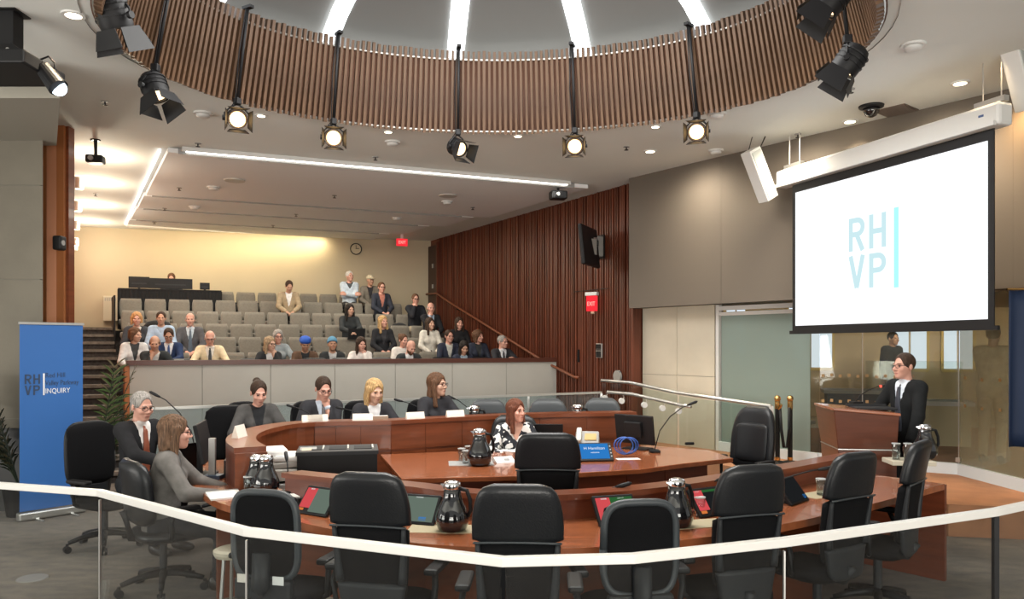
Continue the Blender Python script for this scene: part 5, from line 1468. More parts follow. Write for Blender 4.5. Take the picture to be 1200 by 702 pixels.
for px, py, lab, z in ((275, 211, 'round grey ceiling speaker on the gallery panel, stairs side', 4.325), (525, 229, 'round grey ceiling speaker on the gallery panel, wood wall side', 4.325)):
    p = zp(px, py, z); t = thing('ceiling_speaker', lab, 'speaker', (p.x, p.y, z), 0, 'round ceiling speakers')
    MB().lathe([(0.13, -0.012), (0.13, 0.0)], 24).build('speaker_grille', M_GREY, t); MB().lathe([(0.13, -0.016), (0.15, -0.016), (0.155, 0.0), (0.13, 0.0)], 24).build('rim', M_LGREY, t)
SPK = [(123, 119, CEIL), (232, 168, CEIL), (440, 184, CEIL), (734, 172, CEIL), (997, 104, CEIL), (935, 157, CEIL), (112, 227, CEIL), (210, 220, 4.325), (392, 229, 4.325), (554, 243, 4.325), (193, 244, 4.33), (347, 251, 4.33), (181, 260, 4.335), (320, 264, 4.335)]
SPL = ['by the ceiling mount and the barn-door lamp', 'in front of the line light, stairs side', 'in front of the line light, middle', 'near the wood wall front', 'under the tilted black stage light', 'between speaker and downlight', 'by the hanging black speaker', 'on the front gallery panel, stairs side', 'on the front gallery panel, middle', 'on the front gallery panel, wood wall side', 'on the second gallery strip, stairs side', 'on the second gallery strip, middle', 'on the third gallery strip, stairs side', 'on the third gallery strip, middle']
for (px, py, z), lab in zip(SPK, SPL):
    p = zp(px, py, z); t = thing('sprinkler', 'small dark sprinkler head ' + lab, 'sprinkler', (p.x, p.y, z), 0, 'ceiling sprinklers')
    MB().lathe([(0.04, -0.008), (0.04, 0.0)], 14).build('escutcheon', M_GREY, t); MB().lathe([(0.028, -0.045), (0.028, -0.04), (0.008, -0.035), (0.008, -0.008)], 12).build('sprinkler_head', M_BLACK, t)
p = zp(1021, 124); t = thing('dome_camera', 'black dome security camera on the ceiling', 'security camera', (p.x, p.y, CEIL))
MB().lathe([(0.10, -0.03), (0.125, -0.02), (0.13, 0.0)], 24).build('mount_ring', M_BLACK, t, smooth=True); MB().lathe([(0.02, -0.125), (0.05, -0.11), (0.078, -0.075), (0.09, -0.03)], 24).build('camera_dome', M_THERM, t, smooth=True)
p = zp(1050, 129); t = thing('air_vent', 'square brown ceiling vent beside the dome camera', 'vent', (p.x, p.y, CEIL), -0.9)
MB().box((0, 0, -0.006), (0.34, 0.34, 0.012)).build('vent_frame', mat('vent_brown', (0.13, 0.10, 0.08), 0.6), t)
for k in range(8): MB().box((0, -0.14 + 0.04 * k, -0.014), (0.30, 0.012, 0.008)).build('louver', mat('vent_brown', (0.13, 0.10, 0.08), 0.6), t)
# short curved scratch-like cable on the ceiling beside the ring
# ceiling mounted small black projectors
for px, py, D, lab, sz in ((112, 187, 9.7, 'black speaker box hanging from the ceiling near the orange wall', 0.2), (654, 229, 12.3, 'black camera box under the ceiling at the wood wall', 0.26)):
    p = at(px, py, D); t = thing('ceiling_box', lab, 'projector', (p.x, p.y, CEIL), 0.2)
    h = CEIL - p.z
    MB().cyl((0, 0, -h), (0, 0, 0), 0.02).build('mount_stem', M_BLACK, t); MB().lathe([(0.06, -0.015), (0.06, 0.0)], 16).build('mount_plate', M_BLACK, t)
    MB().box((0, 0, -h), (sz, sz * 0.8, sz * 0.5)).build('housing', M_BLACK, t, bevel=0.02); MB().cyl((-0.03, -sz * 0.4, -h), (-0.03, -sz * 0.4 - 0.03, -h), 0.03).build('lens_barrel', M_GREY, t)

# projector over the column ledge
t = thing('projector', 'black ceiling projector on a pole above the column ledge with bright lens', 'projector', (-3.92, 6.0, CEIL))
MB().box((0, 0, -0.14), (0.13, 0.13, 0.28)).build('mount_pole', M_BLACK, t, bevel=0.006); MB().box((0, 0, -0.005), (0.2, 0.2, 0.01)).build('ceiling_plate', M_BLACK, t)
MB().add([(-0.2, -0.12, -0.38), (0.22, -0.12, -0.38), (0.22, 0.12, -0.38), (-0.2, 0.12, -0.38), (-0.18, -0.1, -0.28), (0.08, -0.1, -0.28), (0.08, 0.1, -0.28), (-0.18, 0.1, -0.28)], [(3, 2, 1, 0), (4, 5, 6, 7), (0, 1, 5, 4), (1, 2, 6, 5), (2, 3, 7, 6), (3, 0, 4, 7)]).build('mount_cradle', M_BLACK, t)
for x in (-0.1, -0.02, 0.06): MB().cyl((x, -0.121, -0.33), (x, -0.128, -0.33), 0.012).build('cradle_bolt', M_GREY, t)
MB().box((-0.1, 0, -0.435), (0.75, 0.55, 0.11)).build('projector_body', M_BLACK, t, bevel=0.015)
MB().cyl((0.27, -0.02, -0.44), (0.40, -0.04, -0.60), 0.06, 0.075, 20).build('lens_barrel', M_BLACK, t, smooth=False)
MB().lathe([(0.06, 0.0), (0.03, 0.01)], 16, (0.401, -0.04, -0.602), Vector((0.13, -0.3, -0.16)).to_track_quat('Z', 'Y').to_matrix()).build('lens_glass', E_PROJ, t)
MB().tube([(0.2, 0, -0.38), (0.30, 0, -0.34), (0.36, -0.02, -0.40), (0.36, -0.02, -0.5)], 0.008, 6).build('cable_loop', M_BLACK, t, smooth=True)

# ================================================================== SCREEN
SR, SL = Vector((4.335, 6.9, 0)), Vector((3.43, 9.38, 0))
d = (SR - SL); Lw = d.length; rz = math.atan2(d.y, d.x)
t = thing('projection_screen', 'large pull-down projection screen with black border showing RHVP', 'screen', (SL.x, SL.y, 0), rz)
z0, z1 = 1.98, 3.755
MB().box((Lw / 2, 0.0, (z0 + z1) / 2), (Lw, 0.012, z1 - z0)).build('black_border', M_BLACK, t)
MB().box((Lw / 2, -0.009, (z0 + 0.06 + z1 - 0.10) / 2), (Lw - 0.12, 0.006, z1 - z0 - 0.16)).build('projected_image', E_SCREEN, t)
MB().box((Lw / 2, 0, z0 - 0.02), (Lw + 0.08, 0.035, 0.04)).build('bottom_bar', M_BLACK, t)
MB().box((Lw / 2 - 0.1, 0.05, z1 + 0.12), (Lw + 0.35, 0.18, 0.21)).build('roller_case', M_WHITE, t, bevel=0.03)
MB().box((Lw / 2 - 0.1, -0.06, z1 + 0.03), (Lw + 0.30, 0.03, 0.04)).build('case_lip', M_WHITE, t)
for x in (-0.05, Lw - 0.08):
    MB().box((x, 0.06, z1 + 0.26), (0.30, 0.06, 0.05)).build('bracket', M_STEEL, t); MB().cyl((x + 0.1, 0.06, z1 + 0.28), (x + 0.1, 0.06, CEIL), 0.006, n=6).cyl((x - 0.08, 0.06, z1 + 0.28), (x - 0.08, 0.06, CEIL), 0.006, n=6).build('suspension_wire', M_STEEL, t)
MB().box((Lw - 0.10, -0.042, z1 + 0.13), (0.05, 0.004, 0.02)).build('maker_badge', mat('badge_blue', (0.05, 0.10, 0.25), 0.4), t)


def sx(px):   # along-screen coordinate of a picture column
    k = (px - 600) / 900
    dd = d.normalized(); return (k * SL.y - SL.x) / (dd.x - k * dd.y)


def letters(parent, strokes, x, z, w_, h, m, y, name):
    """upright geometric capitals from bars and arcs"""
    for kind, pts, th in strokes: pass


def glyph(ch, w_, h, th):
    m_ = MB(); dp = 0.004
    def bar(x0, z0_, x1, z1_, t=th):
        a, b = Vector((x0, 0, z0_)), Vector((x1, 0, z1_)); dd = (b - a).normalized(); q = Vector((-dd.z, 0, dd.x)) * t / 2
        vs = [a - q, b - q, b + q, a + q]; vs = [Vector((v.x, 0, v.z)) for v in vs] + [Vector((v.x, -dp, v.z)) for v in vs]
        m_.add(vs, [(0, 1, 2, 3), (7, 6, 5, 4), (0, 4, 5, 1), (1, 5, 6, 2), (2, 6, 7, 3), (3, 7, 4, 0)])
    def bowl(z0_, z1_):
        r = (z1_ - z0_) / 2; cx = w_ - r; cz = (z0_ + z1_) / 2
        P_ = [(th / 2, z1_ - th / 2)] + [(cx + (r - th / 2) * math.sin(t_), cz + (r - th / 2) * math.cos(t_)) for t_ in np.linspace(0, PI, 12)] + [(th / 2, z0_ + th / 2)]
        vs = []
        for i, p in enumerate(P_):
            a = Vector(P_[max(i - 1, 0)]); b = Vector(P_[min(i + 1, len(P_) - 1)]); dd = (b - a).normalized(); q = Vector((-dd.y, dd.x)) * th / 2
            for s_ in (-1, 1): vs.append((p[0] + q.x * s_, 0, p[1] + q.y * s_)); vs.append((p[0] + q.x * s_, -dp, p[1] + q.y * s_))
        fs = []
        for i in range(len(P_) - 1):
            k = 4 * i; fs += [(k + 1, k + 3, k + 7, k + 5), (k, k + 4, k + 6, k + 2), (k, k + 1, k + 5, k + 4), (k + 2, k + 6, k + 7, k + 3)]
        m_.add(vs, fs)
    if ch in 'RHP': bar(th / 2, 0, th / 2, h)
    if ch == 'H': bar(w_ - th / 2, 0, w_ - th / 2, h); bar(th / 2, h / 2, w_ - th / 2, h / 2)
    if ch in 'RP': bowl(h * 0.42, h)
    if ch == 'R': bar(w_ * 0.52, h * 0.46, w_ - th * 0.5, 0)
    if ch == 'V': bar(th * 0.45, h, w_ / 2, th * 0.2); bar(w_ - th * 0.45, h, w_ / 2, th * 0.2)
    return m_


def logo(parent, x, z, s, y, mlet, mbar):
    """RH over VP with a bar at the side; s is the letter height"""
    w_, th = s * 0.62, s * 0.155
    for ch, i, j in (('R', 0, 1), ('H', 1, 1), ('V', 0, 0), ('P', 1, 0)):
        glyph(ch, w_, s, th).build('letter_' + ch.lower(), mlet, parent, loc=(x + i * (w_ + s * 0.17), y, z + j * s * 1.14))
    MB().box((x + 2 * w_ + s * 0.53, y - 0.002, z + s * 1.07), (s * 0.155, 0.004, s * 2.26)).build('logo_bar', mbar, parent)


xa = sx(996); logo(t, xa, 2.42, 0.365, -0.013, E_SLET, E_SBAR)
light('screen_glow', 'AREA', Vector((4.1, 8.7, 2.9)), 0.0, (0.9, 0.95, 1.0), target=(0, 6.5, 1.0), size=1.8)

# column speakers by the screen
for px, py, D, lab, rz_, tilt in ((890, 205, 9.5, 'white slim column speaker hung at a slant left of the screen case', 0.5, 0.50), (1196, 85, 6.9, 'white slim column speaker cut by the picture edge above the screen case', 0.5, 0.45)):
    p = at(px, py, D); s = thing('column_speaker', lab, 'speaker', p, rz_, 'white column speakers')
    Rm = Matrix.Rotation(-tilt, 3, 'Y')
    MB().box((0, 0, 0), (0.20, 0.16, 0.66), R=Rm).build('cabinet', M_WHITE, s, bevel=0.01)
    MB().box(Rm @ Vector((0, -0.083, 0)), (0.16, 0.008, 0.60), R=Rm).build('speaker_grille', mat('grille_grey', (0.40, 0.42, 0.40), 0.6), s)
    MB().cyl(Rm @ Vector((0.02, 0, 0.2)), Vector((0.10, 0.0, CEIL - p.z)), 0.008, n=6).cyl(Rm @ Vector((0.0, 0.05, 0.3)), Vector((-0.02, 0.1, CEIL - p.z)), 0.006, n=6).build('suspension_cable', M_BLACK, s)

# flag by the glass wall
fx = Vector((4.86, 6.95, 0))
f = thing('flag', 'dark navy flag hanging beside the hazy glass at the picture edge', 'flag', fx)
vs = []; nx_, nz_ = 24, 10
for j in range(nz_ + 1):
    for i in range(nx_ + 1):
        u = i / nx_; z = 2.30 - 1.42 * j / nz_
        vs.append((-0.36 + 0.72 * u, 0.05 * math.sin(u * 17) * (0.3 + 0.7 * j / nz_) , z))
vs2 = [(x, y + 0.008, z) for x, y, z in vs]; N = len(vs); W1 = nx_ + 1
fs = [(j * W1 + i, (j + 1) * W1 + i, (j + 1) * W1 + i + 1, j * W1 + i + 1) for j in range(nz_) for i in range(nx_)]
fs += [tuple(N + q for q in f_[::-1]) for f_ in fs]
for i in range(nx_): fs += [(i, i + 1, N + i + 1, N + i), (nz_ * W1 + i, N + nz_ * W1 + i, N + nz_ * W1 + i + 1, nz_ * W1 + i + 1)]
for j in range(nz_): fs += [(j * W1, N + j * W1, N + (j + 1) * W1, (j + 1) * W1), (j * W1 + nx_, (j + 1) * W1 + nx_, N + (j + 1) * W1 + nx_, N + j * W1 + nx_)]
MB().add(vs + vs2, fs).build('flag_cloth', M_FLAG, f, smooth=True)
MB().cyl((0.40, 0.03, 0), (0.40, 0.03, 2.45), 0.016).build('flag_pole', M_BRASS, f); MB().cyl((-0.38, 0.0, 2.31), (0.42, 0.02, 2.31), 0.012).build('cross_bar', M_BRASS, f)
MB().lathe([(0.18, 0.0), (0.17, 0.03), (0.03, 0.05)], 20, (0.40, 0.03, 0)).build('pole_base', M_BRASS, f)

# ================================================================== WALL FITTINGS
wd = (WW1 - WW0).normalized(); wn = Vector((-wd.y, wd.x, 0)); WANG = math.atan2(wd.y, wd.x)
WIN_ = math.atan2(-wn.x * -1, wn.y * -1) if False else WANG + PI   # local -Y faces into the room


def on_ww(px, py, off=0.06):
    k = (px - 600) / 900; s = (k * WW0.y - WW0.x) / (wd.x - k * wd.y); q = WW0 + wd * s
    D = q.y; return Vector((q.x, q.y, CAM_Z - (py - HOR) * D / 900)) + wn * off


# wall television on an arm
p = on_ww(707, 290, 0.05); t = thing('wall_television', 'black television seen edge-on on a swivel arm of the fluted wall', 'television', p, WANG + PI)
MB().box((0, -0.08, 0), (0.22, 0.16, 0.34)).build('wall_bracket', M_GREY, t, bevel=0.02); MB().box((-0.05, -0.02, 0), (0.34, 0.03, 0.40)).build('wall_plate', M_BLACK, t)
MB().box((0.14, -0.22, 0.02), (0.30, 0.10, 0.10), -0.6).build('arm_link', M_BLACK, t, bevel=0.01); MB().box((0.24, -0.32, 0.0), (0.07, 0.07, 0.22)).build('arm_pivot', M_STEEL, t)
q = MB().box((0.36, -0.50, -0.06), (0.80, 0.07, 0.64), R=Matrix.Rotation(math.radians(66) - WANG - PI, 3, 'Z') @ Matrix.Rotation(-0.10, 3, 'X')).build('television_body', M_BLACK, t, bevel=0.02)
MB().box((0.30, -0.46, -0.05), (0.3, 0.10, 0.25), -1.22).build('vesa_plate', M_GREY, t)
# exit signs
p = on_ww(701, 356, 0.05); t = thing('exit_sign', 'red lit EXIT sign with white cap on the fluted wood wall', 'exit sign', p + wn * 0.05, -0.55)
MB().box((0, -0.06, 0), (0.19, 0.06, 0.26)).build('sign_box', E_EXIT, t, bevel=0.008); MB().box((0.0, -0.06, 0.16), (0.22, 0.10, 0.06)).build('top_cap', M_WHITE, t, bevel=0.01)
MB().box((0, -0.02, -0.15), (0.06, 0.05, 0.05)).build('emergency_lamp', mat('cream_plastic', (0.7, 0.6, 0.42), 0.4), t, bevel=0.01)
o = link('exit_lettering', text_mesh('EXIT', 0.10, E_EXITL, 0.002, 'CENTER', 0.72), t, (0, -0.092, -0.04), (PI / 2, 0, 0))
p = at(471, 284, 17.9); t = thing('exit_sign', 'small red EXIT sign high on the rear wall near the dark door', 'exit sign', p, ROW_YAW * 0.8)
MB().box((0, 0, 0), (0.26, 0.06, 0.17)).build('sign_box', E_EXIT, t, bevel=0.006); MB().box((0, 0.02, 0.14), (0.06, 0.03, 0.16)).build('sign_hanger', M_WHITE, t)
o = link('exit_lettering', text_mesh('EXIT', 0.10, E_EXITL, 0.002, 'CENTER', 0.85), t, (0, -0.032, -0.035), (PI / 2, 0, 0))
# keypad and round speaker
p = on_ww(706, 411, 0.05); t = thing('wall_intercom', 'small black and steel intercom panel on the fluted wall', 'intercom', p, WANG + PI)
MB().box((0, -0.015, 0), (0.16, 0.03, 0.24)).build('face_plate', M_STEEL, t, bevel=0.004); MB().box((0, -0.034, 0.07), (0.13, 0.01, 0.08)).build('display', M_BLACK, t); MB().box((0, -0.034, -0.06), (0.12, 0.01, 0.10)).build('key_field', M_BLACK, t); MB().box((0, -0.034, 0.015), (0.12, 0.01, 0.02)).build('card_slot', M_BLACK, t)
p = on_ww(728, 441, 0.06); t = thing('round_plate', 'round steel door opener plate on the fluted wall', 'door opener', p, WANG + PI)
MB().cyl((0, 0, 0), (0, -0.03, 0), 0.10, n=24).build('plate_rim', M_GREY, t); MB().cyl((0, -0.03, 0), (0, -0.036, 0), 0.09, n=24).build('push_disc', M_STEEL, t)
# sloping handrail on the fluted wall
pts = [on_ww(505, 345, 0.12), on_ww(517, 344, 0.12)] + [on_ww(x_, y_, 0.12) for x_, y_ in ((533, 355), (580, 384), (643, 423), (680, 442), (685, 442))]
t = thing('wall_handrail', 'sloping wooden handrail on the fluted wall above the gallery seats', 'handrail', (0, 0, 0))
MB().tube(pts, 0.026, 8).build('rail', mat('handrail_wood', (0.20, 0.065, 0.03), 0.4), t, smooth=True)
for x_, y_ in ((540, 362), (590, 393), (640, 424), (672, 440)):
    MB().tube([on_ww(x_, y_, 0.12), on_ww(x_, y_ + 2, 0.03)], 0.010, 6).build('rail_bracket', M_BLACK, t)
# twin black lamps on the stone wall
q, wdir = on_wr(0.25); p = Vector((q.x, q.y, 0)); p.z = CAM_Z + (HOR - 317) * p.y / 900
t = thing('twin_wall_lamp', 'black twin-headed fixture on the stone wall beside the wood wall', 'wall lamp', p, math.atan2(wdir.y, wdir.x))
MB().box((0, -0.02, 0), (0.05, 0.05, 0.26)).build('wall_plate', M_BLACK, t)
for z in (-0.075, 0.075):
    h = MB().box((0.02, -0.13, z), (0.14, 0.2, 0.12)).build('fixture_head', M_BLACK, t, bevel=0.02); MB().cyl((-0.06, -0.16, z), (-0.075, -0.16, z), 0.03).build('side_knob', M_GREY, h)
# left wall: sconces, white unit, black box
for i, (b_, z) in enumerate(((-1.0, 4.0), (1.0, 4.0), (3.2, 4.0), (5.4, 3.95))):
    p = gal(-0.76, b_, z); t = thing('wall_sconce', 'small bright sconce on the wood-clad stair wall, %s from the pit' % ORD[i], 'wall lamp', p, math.radians(30), 'sconces on the stair wall')
    MB().box((0.02, 0, 0), (0.05, 0.08, 0.16)).build('back_plate', M_STEEL, t); MB().lathe([(0.055, -0.08), (0.055, 0.08)], 16, (0.09, 0, 0)).build('shade', M_LGREY, t)
    MB().lathe([(0.045, 0.081), (0.045, 0.085)], 14, (0.09, 0, 0)).build('bulb', E_DOWN, t)
    MB().lathe([(0.045, -0.085), (0.045, -0.081)], 14, (0.09, 0, 0)).build('bulb', E_DOWN, t)
    pl = gal(-0.45, b_, z - 0.05); light('sconce_light', 'POINT', pl, 34, (1.0, 0.88, 0.68), size=0.05)
    light('sconce_down', 'SPOT', gal(-0.6, b_, z - 0.12), 18, (1.0, 0.80, 0.55), target=gal(-0.6, b_, 0), size=0.05, spot=80, blend=1)
p = at(86, 289, 16.4); t = thing('wireless_unit', 'white rounded wireless unit with blue dot on the rear wall corner', 'router', p, ROW_YAW)
MB().box((0, 0, 0), (0.17, 0.05, 0.17)).build('unit_body', M_WHITE, t, bevel=0.022); MB().cyl((0, -0.026, 0.03), (0, -0.029, 0.03), 0.012).build('status_light', emat('status_blue', (0.1, 0.4, 1.0), 1.5), t)
t = thing('wall_sensor', 'black sensor box on the edge of the concrete column', 'sensor', (-5.08, 8.62, 2.95)); MB().box((0.0, 0, 0), (0.10, 0.12, 0.16)).build('sensor_body', M_BLACK, t, bevel=0.02); MB().cyl((0.05, -0.02, 0), (0.06, -0.02, 0), 0.03).build('sensor_lens', M_GREY, t)
# rear wall: clock, heater
rd = (REAR_R - REAR_L).normalized(); RANG = math.atan2(rd.y, rd.x)


def on_rear(px, py, off=0.05):
    k = (px - 600) / 900; s = (k * REAR_L.y - REAR_L.x) / (rd.x - k * rd.y); q = REAR_L + rd * s
    return Vector((q.x, q.y, CAM_Z - (py - HOR) * q.y / 900)) + Vector((rd.y, -rd.x, 0)) * off


p = on_rear(417, 292, 0.03); t = thing('wall_clock', 'small round clock on the warm lit rear wall', 'clock', p, RANG)
MB().cyl((0, 0.03, 0), (0, -0.01, 0), 0.13, n=24).build('clock_face', mat('clock_face', (0.60, 0.52, 0.36), 0.6), t); MB().tube([(0.13 * math.cos(a_), -0.01, 0.13 * math.sin(a_)) for a_ in np.linspace(0, 2 * PI, 25)], 0.012, 6).build('clock_rim', M_BLACK, t)
MB().box((0.03, -0.014, 0.01), (0.08, 0.006, 0.014)).box((0.0, -0.014, 0.045), (0.012, 0.006, 0.09)).build('clock_hands', M_BLACK, t)
p = on_rear(131, 362, 0.08); t = thing('wall_heater', 'white wall convector with top grille at the head of the stairs', 'heater', p, RANG)
MB().box((0, 0, 0), (0.30, 0.14, 0.55)).build('heater_case', mat('heater_cream', (0.60, 0.55, 0.43), 0.6), t, bevel=0.01)
for k in range(6): MB().box((-0.10 + 0.04 * k, -0.072, 0.20), (0.015, 0.006, 0.07)).build('grille_slot', M_GREY, t)

# ================================================================== GLASS RAILS
RAILP = [Vector((-4.1, 4.35)), Vector((-2.72, 4.05)), Vector((-2.06, 3.84)), Vector((-1.05, 3.04)), Vector((-0.03, 2.62)), Vector((0.42, 2.66)), Vector((1.02, 2.88)), Vector((2.14, 3.40)), Vector((2.50, 3.62))]
t = thing('glass_railing', 'glass balustrade with white handrail curving across the foreground', 'railing', (0, 0, 0))
rail = MB()
pts = []
for i, p in enumerate(RAILP): pts.append(p)
def off_poly(P_, w_):
    out = []
    for i, p in enumerate(P_):
        a = P_[max(i - 1, 0)]; b = P_[min(i + 1, len(P_) - 1)]; d_ = (b - a).normalized(); out.append((p.x - d_.y * w_, p.y + d_.x * w_))
    return out


MB().ribbon(off_poly(pts, -0.018), off_poly(pts, 0.018), 1.047, 1.08).build('handrail', M_RAIL, t, bevel=0.004)
for i in range(len(RAILP) - 1):
    a, b = RAILP[i], RAILP[i + 1]; d_ = (b - a).normalized(); n_ = Vector((-d_.y, d_.x)) * 0.006
    a, b = a + d_ * 0.008, b - d_ * 0.008
    MB().prism([a - n_, b - n_, b + n_, a + n_], 0.04, 1.045).build('glass_panel', G_RAIL, t)
    MB().prism([a - n_ * 3, b - n_ * 3, b + n_ * 3, a + n_ * 3], 0.0, 0.06).build('base_shoe', M_STEEL, t)
p = RAILP[7]; MB().box((p.x, p.y, 0.53), (0.022, 0.022, 1.03)).build('post', M_BLACK, t)
for i in (2, 3, 6):
    p = RAILP[i]; MB().box((p.x, p.y, 0.53), (0.006, 0.016, 1.0)).build('glass_edge', M_STEEL, t)

# rail in front of the gallery wall
A_, B_ = Vector((-4.25, 8.62, 0)), Vector((1.36, 11.7, 0))
t = thing('gallery_railing', 'low glass railing with thin metal top in front of the grey gallery wall', 'railing', (0, 0, 0))
seg = [A_ + (B_ - A_) * k / 5 for k in range(6)]
for k, (a, b) in enumerate(zip(seg[:-1], seg[1:])):
    d_ = (b - a).normalized(); n_ = Vector((-d_.y, d_.x, 0)) * 0.006; a, b = a + d_ * 0.01, b - d_ * 0.01
    MB().prism([a - n_, b - n_, b + n_, a + n_], 0.05, 1.07).build('glass_panel', glass('pale_rail_glass', (0.82, 0.90, 0.93), 1.0, haze=0.06, hcol=(0.6, 0.66, 0.68)), t)
d_ = (B_ - A_).normalized(); n_ = Vector((-d_.y, d_.x, 0)) * 0.02
MB().prism([A_ - n_, B_ - n_, B_ + n_, A_ + n_], 1.07, 1.10).build('top_rail', mat('satin_rail', (0.55, 0.55, 0.52), 0.35, metal=0.5), t)
for p in seg[1:]: MB().box((p.x, p.y, 0.54), (0.03, 0.03, 1.06)).build('post', M_STEEL, t)
# ramp handrails
R0, R1, R2 = Vector((1.36, 11.7, 1.27)), Vector((2.35, 10.9, 1.13)), Vector((3.24, 9.6, 1.04))
R05 = Vector((1.75, 11.45, 1.25))
t = thing('ramp_handrail', 'double metal handrail on glass beside the ramp, ending at the rope stanchions', 'railing', (0, 0, 0))
MB().tube([R0, R05, R1, R2], 0.024, 10).build('upper_rail', M_STEEL, t, smooth=True)
lo_ = [p + Vector((0.03, -0.06, -0.17)) for p in (R0 + Vector((0.05, -0.05, 0)), R05, R1, R1 + (R2 - R1) * 0.12)]
MB().tube(lo_, 0.024, 10).build('lower_rail', M_STEEL, t, smooth=True)
MB().box((R2.x, R2.y, (FZ * 0 + R2.z) / 2), (0.045, 0.045, R2.z)).build('end_post', M_RAIL, t)
for a, b in ((R0, R05), (R05, R1), (R1, R2)):
    q0, q1 = a + (b - a) * 0.02, b - (b - a) * 0.02; nn_ = Vector((0.008, 0.008, 0))
    vs = [(q0.x, q0.y, 0.05), (q1.x, q1.y, 0.05), (q1.x, q1.y, q1.z - 0.04), (q0.x, q0.y, q0.z - 0.04)]
    vs += [(x + 0.01, y + 0.006, z) for x, y, z in vs]
    MB().add(vs, [(0, 1, 2, 3), (7, 6, 5, 4), (0, 4, 5, 1), (1, 5, 6, 2), (2, 6, 7, 3), (3, 7, 4, 0)]).build('glass_panel', G_CLEAR, t)
for k in (0.02, 0.25, 0.55, 0.78, 0.98):
    q = R0 + (R1 - R0) * k + Vector((0.03, -0.06, -0.26)); s = MB().cyl(q + Vector((-0.01, 0.03, 0)), q + Vector((0.0, -0.02, 0)), 0.042, n=18).build('glass_stud', M_WHITE, t)
    MB().tube([q, q + Vector((0.03, 0.0, 0.05)), q + Vector((0.02, 0, 0.09))], 0.007, 6).build('stud_arm', M_STEEL, s)
# stanchions
for x, lab in ((3.36, 'black rope stanchion with brass ball top at the end of the ramp handrail'), (3.52, 'black rope stanchion with brass ball top next to the glass partition')):
    y = 9.72; t = thing('rope_stanchion', lab, 'stanchion', (x, y, FZ), 0, 'rope stanchions')
    MB().lathe([(0.15, 0.0), (0.15, 0.015), (0.06, 0.04), (0.02, 0.05)], 24).build('stanchion_base', M_BLACK, t, smooth=True)
    MB().cyl((0, 0, 0.04), (0, 0, 0.74), 0.030, n=14).build('post', M_BLACK, t); MB().cyl((0, 0, 0.70), (0, 0, 0.80), 0.034, n=14).build('brass_collar', M_BRASS, t); MB().cyl((0, 0, 0.05), (0, 0, 0.09), 0.034, n=14).build('brass_collar', M_BRASS, t)
    MB().sphere((0, 0, 0.83), 0.042, 16, 10).build('ball_finial', M_BRASS, t, smooth=True)
t = thing('stanchion_rope', 'black rope looped between the two brass-topped stanchions', 'rope', (0, 0, 0))
MB().tube([(3.38, 9.69, 1.02), (3.39, 9.67, 0.75), (3.42, 9.66, 0.52), (3.46, 9.66, 0.52), (3.49, 9.67, 0.75), (3.50, 9.69, 1.02)], 0.02, 8).build('rope_cord', M_BLACK, t, smooth=True)
MB().cyl((3.37, 9.70, 1.0), (3.385, 9.67, 1.06), 0.025).build('rope_end', M_BRASS, t)

# ================================================================== BANNER, PLANT
BL, BR = Vector((-5.02, 7.83, 0)), Vector((-4.64, 8.30, 0))
d_ = BR - BL; Lb = d_.length; bz = math.atan2(d_.y, d_.x)
t = thing('roll_up_banner', 'tall blue roll-up banner with RHVP lettering in front of the concrete column', 'banner', (BL.x, BL.y, 0), bz)
MB().box((Lb / 2, 0, 1.06), (Lb, 0.006, 1.92)).build('banner_sheet', M_BLUE, t); MB().box((Lb / 2, 0, 2.03), (Lb + 0.02, 0.025, 0.025)).build('top_rail', M_STEEL, t)
MB().box((Lb / 2, 0.0, 0.05), (Lb + 0.04, 0.10, 0.08)).build('base_cassette', M_STEEL, t, bevel=0.015)
for x in (0.15, Lb - 0.12): MB().box((x, -0.09, 0.008), (0.03, 0.2, 0.014)).build('swivel_foot', M_STEEL, t)
MLT = mat('banner_letter', (0.03, 0.055, 0.11), 0.6); MLW = mat('banner_white', (0.78, 0.80, 0.82), 0.6)
logo(t, 0.045, 1.29, 0.10, -0.004, MLT, MLW)
for s_, z, m, sz in (('Red Hill', 1.465, MLT, 0.075), ('Valley Parkway', 1.385, MLT, 0.075), ('INQUIRY', 1.30, MLW, 0.075)):
    link('banner_lettering', text_mesh(s_, sz, m, 0.001, 'LEFT', 0.80 if s_ != 'Valley Parkway' else 0.72), t, (0.235, -0.005, z), (PI / 2, 0, 0))


